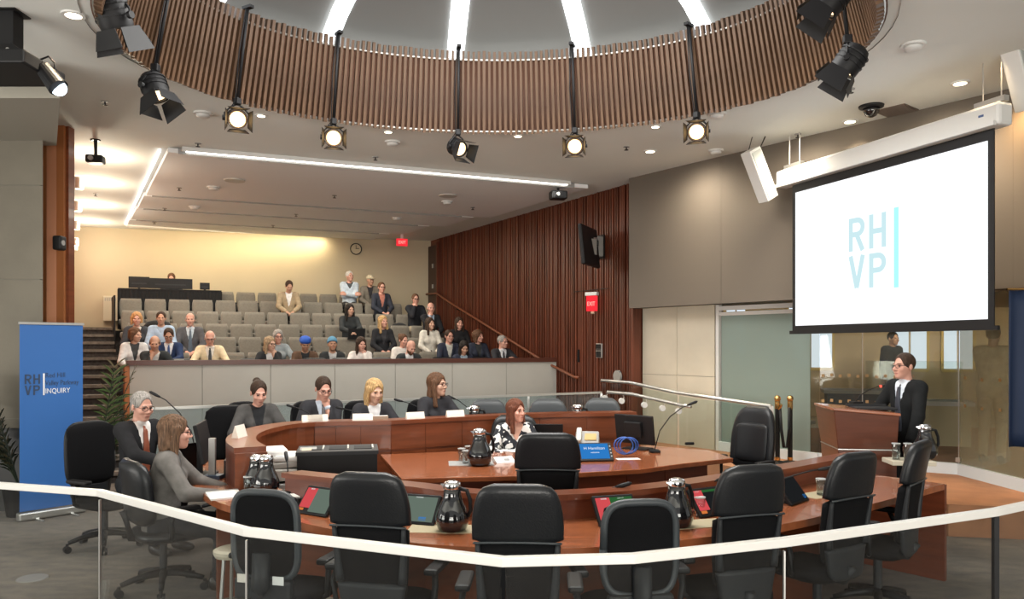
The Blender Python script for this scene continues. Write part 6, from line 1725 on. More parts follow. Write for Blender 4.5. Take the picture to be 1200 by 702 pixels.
def palm(loc, label, fr, seed, az0=0.0, az1=2 * PI, sc_=1.0):
    random.seed(seed); t = thing('potted_palm', label, 'plant', loc)
    MB().lathe([(0.12, 0), (0.16, 0.30), (0.17, 0.32), (0.14, 0.32), (0.13, 0.28)], 18).build('pot', M_BLACK, t)
    mg = [mat('palm_dark', (0.022, 0.032, 0.016), 0.6), mat('palm_green', (0.055, 0.095, 0.025), 0.6), mat('palm_dry', (0.14, 0.115, 0.06), 0.7)]
    for k in range(fr):
        az = az0 + (az1 - az0) * (k + 0.5) / fr + random.uniform(-0.15, 0.15); ln = random.uniform(0.45, 0.75) * sc_; up = random.uniform(0.5, 1.35)
        path = []
        for i in range(9):
            s = i / 8; path.append(Vector((math.cos(az) * ln * s * 0.85, math.sin(az) * ln * s * 0.85, 0.3 + up * s * 1.05 - 0.45 * ln * s * s)))
        st = MB().tube(path, [0.008 * (1 - 0.07 * i) for i in range(9)], 5).build('frond_stem', mg[0], t)
        lf = MB()
        for i in range(2, 9):
            for q_ in (0, 0.5):
                c = path[i] if q_ == 0 else (path[i] + path[i - 1]) / 2
                dd_ = (path[i] - path[i - 1]).normalized(); sd = dd_.cross(Vector((0, 0, 1))).normalized()
                for s_ in (-1, 1):
                    tip = c + sd * s_ * random.uniform(0.13, 0.2) + dd_ * 0.13 + Vector((0, 0, random.uniform(-0.09, 0.0))); wv = dd_ * 0.011
                    m_ = (c + tip) / 2 + Vector((0, 0, 0.015))
                    lf.add([c - wv, m_ - wv * 1.2 , tip, m_ + wv * 1.2, c + wv, c + Vector((0, 0, 0.004)), m_ + Vector((0, 0, 0.008))], [(0, 1, 6, 5), (1, 2, 6), (6, 2, 3), (5, 6, 3, 4)])
        lf.build('leaflets', mg[random.choice((0, 0, 1, 2))], st)
    return t


palm((-5.22, 8.14, 0), 'palm with dark feathery fronds between the column and the blue banner', 9, 5, math.radians(170), math.radians(225), 0.8)
palm((-4.72, 8.72, 0), 'palm with dry green fronds right of the blue banner, against the stairs', 11, 11, -0.6, 1.5, 0.62)

# ================================================================== CONSOLE
b_ = 5.2; t = thing('console_table', 'long table under a black pleated drape at the top of the gallery', 'table', gal((a_at(141, b_ - 0.3) + a_at(262, b_ - 0.3)) / 2, b_, ROWZ['A']), ROW_YAW)
xw = a_at(262, b_ - 0.3) - a_at(141, b_ - 0.3)
vs = []; n_ = 90
for z in (0.03, 0.45, 0.87):
    for i in range(n_ + 1): vs.append((-xw / 2 + xw * i / n_, -0.33 - 0.018 * math.sin(i * 1.9) * (1.3 - z), z))
W1 = n_ + 1; fs = [(j * W1 + i, j * W1 + i + 1, (j + 1) * W1 + i + 1, (j + 1) * W1 + i) for j in range(2) for i in range(n_)]
MB().add(vs, fs).build('front_drape', M_DARKCLOTH, t, smooth=True)
MB().box((0, 0, 0.86), (xw, 0.68, 0.03)).build('table_top', M_DARKCLOTH, t)
for s_ in (-1, 1): MB().box((s_ * xw / 2, 0, 0.44), (0.02, 0.66, 0.82)).build('side_drape', M_DARKCLOTH, t)
for px, w_, h_, lab in ((163, 0.40, 0.24, 'small black monitor at the stair end of the draped console'), (200, 0.86, 0.22, 'wide black monitor in front of the console operator'), (240, 0.2, 0.15, 'tiny black monitor at the far end of the draped console')):
    a_ = a_at(px, b_); m_ = thing('console_monitor', lab, 'monitor', gal(a_, b_, ROWZ['A'] + 0.876), ROW_YAW)
    MB().box((0, 0, 0.006), (0.18, 0.14, 0.012)).build('monitor_foot', M_BLACK, m_); MB().box((0, 0.02, h_ * 0.4), (0.04, 0.03, h_ * 0.7)).build('monitor_neck', M_BLACK, m_)
    MB().box((0, 0, 0.03 + h_ / 2), (w_, 0.03, h_)).build('monitor_panel', M_BLACK, m_, bevel=0.006)
    MB().box((0, -0.017, 0.03 + h_ * 0.4), (w_ * 0.7, 0.004, h_ * 0.12)).build('rear_label', M_SHELL, m_)
def bag(loc, label, rz, col, s=1.0):
    t = thing('bag', label, 'bag', loc, rz)
    MB().loft([[(x, y, z * s) for x, y in srect(0.15 * s * k, 0.09 * s * k, 14, 3)] for z, k in ((0, 0.9), (0.05, 1), (0.22, 1.02), (0.32, 0.8), (0.36, 0.5))]).build('bag_body', col, t, smooth=True)
    MB().tube([(-0.07 * s, 0, 0.34 * s), (-0.05 * s, 0, 0.44 * s), (0.05 * s, 0, 0.44 * s), (0.07 * s, 0, 0.34 * s)], 0.010, 6).build('bag_handle', M_BLACK, t, smooth=True)
bag(gal(a_at(147, 0.75) , 0.75, RISE * 6), 'black backpack standing on the aisle stairs at the end board', 0.5, M_LEATHER, 1.0)
bag(gal(1.70, 5.0, ROWZ['A']), 'black bag slumped beside the draped console', 0.3, M_DARKCLOTH, 1.5)
t = thing('draped_coat', 'black coat hung over the seat behind the man in the pale blue shirt', 'coat', gal(a_at(189, 2.45), ROWB['D'] + 0.12, ROWZ['D'] + 0.45), ROW_YAW)
MB().loft([[(x, y, z) for x, y in srect(0.27 * k, 0.10 * k, 16, 2.6)] for z, k in ((-0.1, 1.0), (0.2, 1.05), (0.36, 0.95), (0.45, 0.7), (0.48, 0.3))]).build('coat_body', M_DARKCLOTH, t, smooth=True)
t = thing('draped_coat', 'black coat heaped on a seat beside the man in the black sweater', 'coat', gal(a_at(468, 3.6), ROWB['C'] - 0.05, ROWZ['C'] + 0.45), ROW_YAW)
MB().sphere((0, 0, 0.10), (0.2, 0.2, 0.14), 14, 8).build('coat_body', M_DARKCLOTH, t, smooth=True)
t = thing('laptop', 'open black laptop on the lap of the woman in the striped top', 'laptop', gal(a_at(417, 2.45), ROWB['D'] - 0.44, ROWZ['D'] + 0.58), ROW_YAW)
MB().box((0, 0, 0.01), (0.33, 0.22, 0.02)).build('laptop_base', M_BLACK, t); MB().box((0, -0.13, 0.11), (0.33, 0.012, 0.21), R=Matrix.Rotation(0.2, 3, 'X')).build('laptop_lid', M_BLACK, t)
t = thing('laptop', 'laptop half open in front of the man in the navy suit', 'laptop', gal(a_at(205, 0.95), ROWB['F'] - 0.50, ROWZ['F'] + 0.66), ROW_YAW)
MB().box((0, 0, 0.01), (0.28, 0.20, 0.02)).build('laptop_base', M_BLACK, t); MB().box((0, -0.12, 0.06), (0.28, 0.012, 0.13), R=Matrix.Rotation(0.7, 3, 'X')).build('laptop_lid', M_GREY, t)

# ================================================================== THINGS ON THE DESKS
DZ = 0.745


def pitcher(loc, label, rz=0.0, s=1.0, group='insulated pitchers'):
    t = thing('pitcher', label, 'pitcher', loc, rz, group)
    MB().lathe([(r * s, z * s) for r, z in ((0.068, 0), (0.083, 0.012), (0.096, 0.05), (0.095, 0.085), (0.080, 0.13), (0.060, 0.17), (0.050, 0.21), (0.050, 0.235))], 28).build('pot_body', M_THERM, t, smooth=True)
    MB().lathe([(r * s, z * s) for r, z in ((0.046, 0.235), (0.050, 0.240), (0.050, 0.262), (0.044, 0.276), (0.02, 0.284))], 28).build('lid', M_CHROME if s > 0.9 else M_BLACK, t, smooth=True)
    MB().tube([(0.046 * s, 0, 0.24 * s), (0.088 * s, 0, 0.232 * s), (0.108 * s, 0, 0.18 * s), (0.112 * s, 0, 0.12 * s), (0.094 * s, 0, 0.085 * s)], 0.012 * s, 8).build('handle', M_BLACK, t, smooth=True)
    MB().add([(-0.04 * s, -0.02 * s, 0.235 * s), (-0.04 * s, 0.02 * s, 0.235 * s), (-0.075 * s, 0, 0.262 * s), (-0.035 * s, -0.02 * s, 0.268 * s), (-0.035 * s, 0.02 * s, 0.268 * s)], [(0, 2, 3), (1, 4, 2), (3, 2, 4), (0, 1, 2), (0, 3, 4, 1)]).build('spout', M_CHROME, t)
    return t


def tumbler(loc, label, h=0.115, group='water glasses'):
    t = thing('water_glass', label, 'glass', loc, 0, group)
    MB().lathe([(0.030, 0.0), (0.035, h), (0.0325, h), (0.028, 0.01)], 22).build('glass_wall', G_TUMBLER, t, smooth=True)
    MB().lathe([(0.0322, h - 0.006), (0.0357, h - 0.006), (0.0357, h + 0.001), (0.0322, h + 0.001)], 22).build('glass_lip', mat('glass_lip', (0.55, 0.58, 0.58), 0.15), t)
    MB().lathe([(0.030, 0.0), (0.030, 0.009)], 22).build('glass_base', G_TUMBLER, t)


def mat_(loc, rz, label, w_=0.36, d_=0.20, m=M_MAT):
    o = MB().box((0, 0, 0.0015), (w_, d_, 0.003)).build('place_mat', m, None, loc=loc, rot=(0, 0, rz)); tag(o, label, 'place mat', 'place mats')


p = onz(530, 622, DZ); mat_(onz(522, 620, DZ), -0.05, 'beige place mat under the black pitcher and glass at the near desk', 0.42, 0.20); pitcher(p + Vector((0, 0, 0.003)), 'glossy black pitcher with chrome lid on the beige mat near the green screen', -0.3)
tumbler(onz(506, 610, DZ + 0.003) , 'water glass left of the pitcher on the beige mat, by the green screen')
p = onz(793, 617, DZ); mat_(onz(818, 614, DZ), 0.25, 'beige place mat with a single glass beside the shadowed pitcher', 0.34, 0.20); pitcher(p, 'glossy black pitcher between low mesh chair and the red edged screen', 0.4)
tumbler(onz(820, 604, DZ + 0.003), 'water glass on the beige mat right of the shadowed pitcher')
mat_(onz(960, 580, DZ), 0.55, 'beige place mat with one glass toward the lectern end of the near desk', 0.30, 0.18); tumbler(onz(962, 580, DZ + 0.003), 'water glass by the dark tablet toward the lectern end')
p = onz(312, 577, DZ); pitcher(p, 'black pitcher with wide chrome lid beside the glass at the bend of the near desk', 2.6, 0.96); pitcher(onz(300, 575, DZ), 'second black pitcher tucked behind the wide-lidded one at the bend', 2.2, 0.93)
tumbler(onz(291, 577, DZ), 'water glass left of the pair of pitchers at the bend')
p = onz(562, 545, 0.745); mat_(onz(552, 543, 0.743), 0.1, 'dark grey mat on the centre table under pitcher and glasses', 0.40, 0.28, M_GREY); pitcher(p + Vector((0, 0, 0.0)), 'tall glossy black pitcher on the centre table', 0.3, 1.15)
tumbler(onz(541, 540, 0.746), 'water glass nearest the table flap on the centre table'); tumbler(onz(546, 543, 0.746), 'water glass touching the tall pitcher on the centre table'); tumbler(onz(549, 537, 0.746), 'hindmost water glass on the dark grey centre mat')
# far desk pitchers
for px, D, lab in ((556, 9.0, 'small black pitcher on the far desk behind the last name card'), (677, 9.2, 'small black pitcher on the far desk between the empty leather chairs')):
    pitcher(Vector(((px - 600) / 900 * D, D, 0.745)), lab, 0.2, 1.6 if False else 1.25)

# side shelf with three glasses by the speaker
t = thing('water_shelf', 'small white-edged shelf holding three glasses below the lectern', 'side table', (3.42, 6.62, 0), -0.1)
MB().box((0, 0, 0.80), (0.36, 0.24, 0.04)).build('shelf_top', mat('cream_top', (0.62, 0.56, 0.44), 0.4), t, bevel=0.006); MB().cyl((0, 0.0, 0.02), (0, 0.0, 0.79), 0.025).build('stand', M_BLACK, t); MB().lathe([(0.16, 0), (0.16, 0.02), (0.03, 0.03)], 18).build('stand_foot', M_BLACK, t)
for k, x in enumerate((-0.12, -0.02, 0.07)): tumbler((3.42 + x, 6.62 - 0.02, 0.822), '%s of the three water glasses on the small shelf, counted from the lectern' % ORD[k], 0.14)
pitcher((3.58, 6.66, 0.822), 'black pitcher at the speaking man\'s hand behind the last tall chair', 0.0, 1.05)


def tablet(loc, rz, label, parts, tilt=0.9, w_=0.235, h_=0.165):
    t = thing('voting_tablet', label, 'screen', loc, rz, 'desk screens')
    Rm = Matrix.Rotation(-(PI / 2 - tilt), 3, 'X')
    z0_ = 0.015
    P_ = lambda x, y, z: Rm @ Vector((x, y, z)) + Vector((0, 0, z0_))
    MB().box(P_(0, 0.012, h_ / 2 + 0.005), (w_ + 0.03, 0.026, h_ + 0.03), R=Rm).build('tablet_case', M_BLACK, t, bevel=0.006)
    MB().box((0, 0.07, 0.01), (0.16, 0.12, 0.02)).build('tablet_stand', M_BLACK, t)
    for x0, x1, y0, y1, m in parts:
        MB().box(P_((x0 + x1) / 2 * w_ - w_ / 2, -0.0025, (y0 + y1) / 2 * h_ + 0.006), ((x1 - x0) * w_, 0.004, (y1 - y0) * h_), R=Rm).build('screen_field', m, t)
    return t


M_SCR = emat('screen_off', (0.012, 0.013, 0.014), 1.0); E_ORNG = emat('screen_orange', (0.7, 0.2, 0.05), 0.9); E_WHTB = emat('screen_pale', (0.75, 0.78, 0.75), 0.8)
RG = [(0.0, 0.36, 0.15, 0.97, E_RED), (0.37, 1.0, 0.0, 0.97, E_GREYG), (0.0, 0.18, 0.03, 0.12, E_ORNG), (0.12, 0.26, 0.90, 0.96, E_WHTB)]
RG2 = [(0.0, 0.38, 0.12, 0.97, E_RED), (0.385, 1.0, 0.40, 0.97, E_GREEN), (0.385, 1.0, 0.0, 0.38, M_SCR), (0.02, 0.16, 0.02, 0.10, E_ORNG), (0.14, 0.3, 0.90, 0.95, E_WHTB), (0.6, 0.78, 0.90, 0.95, E_WHTB)]
RG3 = [(0.0, 0.34, 0.16, 0.97, E_RED), (0.35, 1.0, 0.88, 0.97, E_GREEN), (0.35, 1.0, 0.0, 0.86, M_SCR), (0.02, 0.2, 0.03, 0.14, E_ORNG), (0.1, 0.26, 0.9, 0.96, E_WHTB)]
GG = [(0.0, 1.0, 0.0, 0.97, E_GREYG), (0.4, 0.6, 0.92, 0.96, E_WHTB), (0.62, 0.82, 0.03, 0.18, E_BLUE)]
DKS = [(0.0, 1.0, 0.0, 1.0, M_SCR), (0.80, 0.96, 0.02, 0.2, E_BLUE)]


def faceout(p):  # towards the sitter at the outer edge
    return face_to(p, Vector((p[0], p[1])) + (Vector((p[0], p[1])) - Vector((0.1, 6.6))).normalized())


for px, py, parts, lab, ad in ((364, 604, RG, 'desk screen showing a red block left of a dark grid, beside the tall leather chair', 0.1), (484, 615, GG, 'desk screen filled with grey-green grid and a small blue square', 0.0), (727, 616, RG2, 'desk screen half red half green above the low mesh chair', 0.05), (840, 605, RG3, 'desk screen with red strip and thin green bar beside the tumbler', -0.05), (938, 590, DKS, 'dark desk screen with a blue corner glow between two tall chairs', -0.1)):
    p = onz(px, py, DZ); tablet(p, faceout(p) + ad, lab, parts)


def gooseneck(base, tip, label, red=False):
    base, tip = Vector(base), Vector(tip); t = thing('desk_microphone', label, 'microphone', base, 0, 'gooseneck microphones')
    v = tip - base
    MB().box((0, 0, 0.012), (0.10, 0.12, 0.024)).build('microphone_base', M_BLACK, t, bevel=0.006)
    pts_ = [Vector((0, 0, 0.02)), Vector((v.x * 0.15, v.y * 0.15, v.z * 0.45)), Vector((v.x * 0.45, v.y * 0.45, v.z * 0.75)), Vector((v.x * 0.8, v.y * 0.8, v.z * 0.94)), v]
    MB().tube(pts_, 0.0055, 7).build('gooseneck', M_BLACK, t, smooth=True)
    dd_ = (pts_[-1] - pts_[-2]).normalized(); MB().tube([v - dd_ * 0.02, v + dd_ * 0.02, v + dd_ * 0.07, v + dd_ * 0.085], [0.009, 0.014, 0.014, 0.006], 10).build('microphone_head', M_BLACK, t, smooth=True)
    if red: MB().tube([v - dd_ * 0.035, v - dd_ * 0.02], 0.012, 10).build('lit_ring', emat('mic_red', (1.0, 0.08, 0.05), 3.0), t)


def mic_px(bx, by, z, tx, ty, label, dD=0.0, red=False):
    b = onz(bx, by, z); t_ = at(tx, ty, b.y + dD); gooseneck(b, t_, label, red)


mic_px(690, 600, DZ, 725, 570, 'gooseneck microphone on the panel beside the half red half green screen')
mic_px(818, 590, DZ, 843, 562, 'gooseneck microphone above the red strip screen')
mic_px(905, 578, DZ, 962, 550, 'gooseneck microphone leaning toward the lectern behind the dark screen')
mic_px(338, 578, DZ, 336, 538, 'gooseneck microphone in front of the photocopier', 0.1)
mic_px(232, 545, DZ, 185, 464, 'gooseneck microphone rising between the two people at the left bend')
mic_px(767, 530, 0.743, 808, 474, 'tall gooseneck microphone on the centre table pointing at the empty leather chair')
mic_px(1003, 473, 1.20, 1035, 452, 'gooseneck microphone with red lit ring on the lectern', 0.0, True)
for px, D, tx, ty, lab in ((388, 8.3, 344, 477, 'gooseneck microphone by the man with the pen'), (455, 8.35, 402, 479, 'gooseneck microphone between the man with the pen and the blonde woman'), (522, 8.65, 470, 470, 'gooseneck microphone between blonde and brunette women'), (562, 8.95, 532, 467, 'gooseneck microphone beside the last name card')):
    b = Vector(((px - 600) / 900 * D, D, 0.745)); gooseneck(b, at(tx, ty, D + 0.05), lab)
# control panels set into the near desk
for px, py, lab in ((694, 600, 'dark control panel with jack and button set on the near desk'), (405, 600, 'dark control panel beside the tall chair on the near desk'), (546, 602, 'dark control panel behind the beige mat pitcher')):
    p = onz(px, py - 6, DZ + 0.05); t = thing('control_panel', lab, 'control panel', (p.x, p.y, DZ), faceout(p), 'desk control panels')
    MB().box((0, 0.03, 0.055), (0.17, 0.012, 0.115), R=Matrix.Rotation(-0.35, 3, 'X')).build('panel_plate', M_SHELL, t, bevel=0.003)
    MB().sphere((-0.045, 0.0, 0.06), 0.013, 10, 6).build('jack_socket', M_BLACK, t, smooth=True); MB().sphere((-0.04, -0.005, 0.03), 0.010, 10, 6).build('push_button', M_WHITE, t, smooth=True)


# name cards on the far ledge
def name_card(p, rz, label, w_=0.20, h_=0.09):
    t = thing('name_card', label, 'name card', p, rz, 'name cards on the far desk')
    MB().add([(-w_ / 2, -0.035, 0), (w_ / 2, -0.035, 0), (w_ / 2, 0.035, 0), (-w_ / 2, 0.035, 0), (-w_ / 2, 0, h_), (w_ / 2, 0, h_)], [(0, 1, 5, 4), (2, 3, 4, 5), (0, 4, 3), (1, 2, 5), (3, 2, 1, 0)]).build('folded_card', M_CARD, t)
    for k, (z, ww_) in enumerate(((0.030, 0.7), (0.044, 0.55))):
        y = -0.035 * (1 - z / h_) - 0.0006
        MB().add([(-w_ * ww_ / 2, y, z - 0.003), (w_ * ww_ / 2, y, z - 0.003), (w_ * ww_ / 2, y + 0.0015, z + 0.003), (-w_ * ww_ / 2, y + 0.0015, z + 0.003)], [(0, 1, 2, 3)]).build('faint_print_line', mat('faint_print', (0.5, 0.42, 0.36), 0.7), t)


LEDM = FO(0.08)
def on_ledge(px):
    best = min(range(len(LEDM) * 20 - 20), key=lambda i: abs(((LEDM[i // 20][0] + (LEDM[i // 20 + 1][0] - LEDM[i // 20][0]) * (i % 20) / 20) / (LEDM[i // 20][1] + (LEDM[i // 20 + 1][1] - LEDM[i // 20][1]) * (i % 20) / 20) * 900 + 600) - px) + (0 if i // 20 >= 18 else 1e3))
    i = best // 20; f_ = best % 20 / 20
    return Vector((LEDM[i][0] + (LEDM[i + 1][0] - LEDM[i][0]) * f_, LEDM[i][1] + (LEDM[i + 1][1] - LEDM[i][1]) * f_, 1.025)), math.atan2(LEDM[i + 1][1] - LEDM[i][1], LEDM[i + 1][0] - LEDM[i][0])


for px, lab in ((330, 'cream name card in front of the woman with the hair bun'), (372, 'cream name card in front of the man with the pen'), (425, 'cream name card in front of the blonde woman'), (486, 'cream name card in front of the brunette woman'), (533, 'cream name card at the end of the occupied far desk places')):
    p, an = on_ledge(px); name_card(p, an, lab)
for px, lab in ((446, 'tan folder standing beside the blonde woman\'s name card'),):
    p, an = on_ledge(px); t = thing('folder', lab, 'folder', p, an); MB().box((0, 0.03, 0.03), (0.16, 0.04, 0.06)).build('folder_cover', mat('tan_folder', (0.33, 0.24, 0.17), 0.6), t); MB().box((0, 0.03, 0.062), (0.15, 0.036, 0.006)).build('folder_pages', M_PAPER, t)
p, an = on_ledge(345)
t = thing('camera', 'small black camera on the far ledge between the first two name cards', 'camera', Vector((-2.42, 8.05, 0.745)), 0.2); MB().box((0, 0, 0.17), (0.18, 0.10, 0.12)).build('camera_body', M_BLACK, t, bevel=0.01); MB().cyl((0, -0.05, 0.17), (0, -0.12, 0.17), 0.045).build('camera_lens', M_BLACK, t); MB().box((0, 0, 0.055), (0.08, 0.08, 0.11)).build('camera_stand', M_BLACK, t)
# card on pod: white
p = Vector(FO(0.10)[6]); t = thing('name_card', 'white name card on the curved desk end seen from the side', 'name card', (p.x, p.y, 1.05), 1.5); MB().add([(-0.09, -0.03, 0), (0.09, -0.03, 0), (0.09, 0.03, 0), (-0.09, 0.03, 0), (-0.09, 0, 0.1), (0.09, 0, 0.1)], [(0, 1, 5, 4), (2, 3, 4, 5), (0, 4, 3), (1, 2, 5), (3, 2, 1, 0)]).build('folded_card', M_CARD, t)

# things on the centre table
CZ = 0.743
t = thing('tablet_computer', 'black-edged tablet with blue sign-in screen on the centre table', 'tablet', onz(700, 541, CZ), 0.12)
Rm = Matrix.Rotation(-0.75, 3, 'X')
MB().box(Rm @ Vector((0, 0, 0.105)), (0.31, 0.02, 0.20), R=Rm).build('tablet_case', M_BLACK, t, bevel=0.005); MB().box(Rm @ Vector((-0.01, -0.011, 0.108)), (0.265, 0.004, 0.165), R=Rm).build('tablet_screen', E_BLUE, t)
MB().box((0, 0.14, 0.05), (0.12, 0.05, 0.10)).build('tablet_prop', M_BLACK, t)
o = link('screen_lettering', text_mesh('H Hamilton', 0.042, E_SWHITE, 0.001, 'CENTER', 1.0), t, Rm @ Vector((-0.01, -0.0145, 0.125)), (PI / 2 - 0.75, 0, 0))
o = link('screen_lettering', text_mesh('welcome', 0.022, E_SWHITE, 0.001, 'CENTER', 1.0), t, Rm @ Vector((-0.01, -0.0145, 0.085)), (PI / 2 - 0.75, 0, 0))
for k in range(4): MB().box(Rm @ Vector((0.140, -0.0115, 0.05 + 0.037 * k)), (0.012, 0.003, 0.012), R=Rm).build('side_key', E_WHTB, t)
t = thing('desk_phone', 'grey desk telephone beside the blue tablet', 'telephone', onz(688, 524, CZ), -0.15)
MB().add([(-0.13, -0.10, 0), (0.13, -0.10, 0), (0.13, 0.12, 0), (-0.13, 0.12, 0), (-0.12, -0.09, 0.03), (0.12, -0.09, 0.03), (0.12, 0.10, 0.16), (-0.12, 0.10, 0.16)], [(3, 2, 1, 0), (4, 5, 6, 7), (0, 1, 5, 4), (1, 2, 6, 5), (2, 3, 7, 6), (3, 0, 4, 7)]).build('phone_body', M_GREY, t, bevel=0.01)
MB().box((-0.085, 0.0, 0.125), (0.055, 0.21, 0.04), R=Matrix.Rotation(0.6, 3, 'X')).build('handset', M_LGREY, t, bevel=0.015); MB().box((0.035, 0.01, 0.105), (0.12, 0.10, 0.01), R=Matrix.Rotation(0.6, 3, 'X')).build('keypad', mat('amber_keys', (0.5, 0.36, 0.14), 0.6), t)
t = thing('monitor', 'black monitor seen from behind at the end of the centre table', 'monitor', onz(738, 526, CZ), 0.0)
MB().box((0.08, 0, 0.006), (0.26, 0.20, 0.012), -0.7).build('monitor_foot', M_BLACK, t); MB().box((0.05, 0.02, 0.12), (0.05, 0.05, 0.22), -0.7).build('monitor_neck', M_BLACK, t)
Rm2 = Matrix.Rotation(-0.75, 3, 'Z') @ Matrix.Rotation(0.15, 3, 'X')
MB().box(Vector((0.05, 0, 0.20)), (0.46, 0.03, 0.30), R=Rm2).build('monitor_panel', M_BLACK, t, bevel=0.008); MB().box(Vector((0.03, -0.03, 0.20)), (0.2, 0.04, 0.16), R=Rm2).build('rear_housing', M_BLACK, t, bevel=0.01)
t = thing('blue_cable', 'coil of bright blue network cable on the centre table', 'cable', onz(724, 533, CZ + 0.02))
pts_ = [(0.05 + 0.095 * math.cos(a_) + 0.004 * a_, 0.02 * math.sin(a_ * 0.7), 0.085 + 0.08 * math.sin(a_)) for a_ in np.linspace(-1.5, 17, 70)]
MB().tube(pts_, 0.006, 6).build('cable_loop', mat('cable_blue', (0.03, 0.11, 0.42), 0.4), t, smooth=True)
for px, py, w_, d_, rz_, lab in ((736, 538, 0.22, 0.10, 0.15, 'white sheet lying beside the blue cable'), (589, 525, 0.30, 0.16, -0.2, 'loose white papers in front of the clerk'), (600, 528, 0.26, 0.2, -0.5, 'white sheet nearest the clerk on the centre table')):
    o = MB().box((0, 0, 0.0015), (w_, d_, 0.002)).build('paper_sheet', M_PAPER, None, loc=onz(px, py, CZ), rot=(0, 0, rz_)); tag(o, lab, 'paper', 'papers on the centre table')
t = thing('folded_card', 'small white tent card on the centre table in front of the papers', 'card', onz(590, 541, CZ), 0.4); MB().add([(-0.09, -0.07, 0), (0.09, -0.07, 0), (0.09, 0.05, 0), (-0.09, 0.05, 0), (-0.09, 0.02, 0.045), (0.09, 0.02, 0.045)], [(0, 1, 5, 4), (2, 3, 4, 5), (0, 4, 3), (1, 2, 5), (3, 2, 1, 0)]).build('tent_card', M_PAPER, t); MB().box((0.02, -0.03, 0.023), (0.05, 0.03, 0.003), R=Matrix.Rotation(0.45, 3, 'X')).build('print_mark', M_GREY, t)
t = thing('laptop', 'black laptop open in front of the clerk, lid toward the near chair', 'laptop', onz(640, 521, CZ), -0.1)
MB().box((0, 0, 0.01), (0.36, 0.24, 0.02)).build('laptop_base', M_BLACK, t); MB().box((0, -0.14, 0.12), (0.37, 0.012, 0.24), R=Matrix.Rotation(0.25, 3, 'X')).build('laptop_lid', M_BLACK, t, bevel=0.004)
o = MB().box((0, 0, 0.02), (0.10, 0.035, 0.03)).build('eyeglass_case', M_BLACK, None, bevel=0.01, loc=onz(808, 522, CZ), rot=(0, 0, 0.2)); tag(o, 'small black case at the far corner of the centre table', 'case')

# ================================================================== LEFT BEND OF THE DESK
t = thing('laptop', 'black laptop raised in front of the man with the rust tie', 'laptop', (-2.82, 6.45, DZ), face_to((-2.82, 6.45), (-3.4, 6.8)))
MB().box((0, 0.0, 0.01), (0.34, 0.23, 0.02)).build('laptop_base', M_BLACK, t); MB().box((0, 0.14, 0.13), (0.34, 0.012, 0.24), R=Matrix.Rotation(-0.25, 3, 'X')).build('laptop_lid', M_BLACK, t, bevel=0.004)
t = thing('monitor', 'tall black monitor seen edge-on beside the woman in grey', 'monitor', (-2.52, 6.28, DZ), math.radians(103))
MB().box((0, 0, 0.008), (0.2, 0.2, 0.016)).build('monitor_foot', M_BLACK, t); MB().box((0, 0.03, 0.16), (0.05, 0.04, 0.30)).build('monitor_neck', M_BLACK, t); MB().box((0, 0, 0.27), (0.50, 0.03, 0.32), R=Matrix.Rotation(-0.2, 3, 'X')).build('monitor_panel', M_BLACK, t, bevel=0.008)
t = thing('steel_post', 'brushed steel upright with blue foot on the desk bend', 'post', (-2.38, 6.1, DZ)); MB().box((0, 0, 0.16), (0.05, 0.03, 0.32)).build('upright', M_STEEL, t); MB().box((0.01, 0, 0.015), (0.14, 0.12, 0.03)).build('foot_plate', mat('steel_blue', (0.07, 0.11, 0.17), 0.4, metal=0.5), t)
t = thing('writing_pad', 'white pad under the hands of the woman in grey', 'notepad', (-2.02, 5.40, DZ), 0.5); MB().box((0, 0, 0.006), (0.22, 0.30, 0.012)).build('pad_sheets', M_PAPER, t); MB().box((0, 0.14, 0.013), (0.22, 0.02, 0.004)).build('pad_binding', M_GREY, t)
t = thing('card_reader', 'pair of grey cards in a dark holder in front of the low mesh chair', 'holder', onz(338, 590, DZ), 0.6); MB().box((0, 0, 0.02), (0.14, 0.16, 0.04)).build('holder_base', M_BLACK, t)
for s_ in (-1, 1): MB().box((0.035 * s_, 0, 0.045), (0.045, 0.13, 0.012)).build('grey_card', M_LGREY, t)
# stickman: wood joint on pod base
# photocopier and black ballot cart in the pit
t = thing('photocopier', 'grey office photocopier with paper heap on top, in the pit behind the near desk', 'photocopier', (-1.97, 6.58, 0), 0.2)
MB().box((0.19, -0.05, 0.80), (0.05, 0.06, 0.16)).build('panel_arm', M_GREY, t); MB().box((0, 0, 0.27), (0.40, 0.46, 0.54)).build('paper_cabinet', M_LGREY, t, bevel=0.01)
for z in (0.14, 0.30, 0.45): MB().box((0.0, -0.235, z), (0.36, 0.015, 0.13)).build('paper_drawer', M_WHITE, t); 
for z in (0.14, 0.30, 0.45): MB().box((0.10, -0.246, z + 0.03), (0.10, 0.01, 0.015)).build('drawer_grip', M_GREY, t)
MB().box((-0.05, 0.0, 0.60), (0.40, 0.46, 0.10)).build('output_bay', M_GREY, t, bevel=0.01)
MB().box((0.0, 0.02, 0.72), (0.42, 0.46, 0.10)).build('scanner_unit', M_LGREY, t, bevel=0.012)
MB().box((0.02, 0.02, 0.80), (0.42, 0.44, 0.05), R=Matrix.Rotation(-0.08, 3, 'Y')).build('document_feeder', mat('copier_tray', (0.42, 0.41, 0.38), 0.5), t, bevel=0.01)
q = MB().box((0.22, -0.10, 0.89), (0.14, 0.2, 0.03), R=Matrix.Rotation(0.25, 3, 'X')).build('control_panel', M_GREY, t, bevel=0.006); MB().box((0.21, -0.11, 0.908), (0.08, 0.10, 0.006), R=Matrix.Rotation(0.25, 3, 'X')).build('touch_display', mat('display_tan', (0.55, 0.45, 0.33), 0.3), q)
MB().box((0.26, -0.19, 0.89), (0.02, 0.02, 0.006)).build('orange_light', emat('orange_light', (1, 0.25, 0.05), 2.0), q)
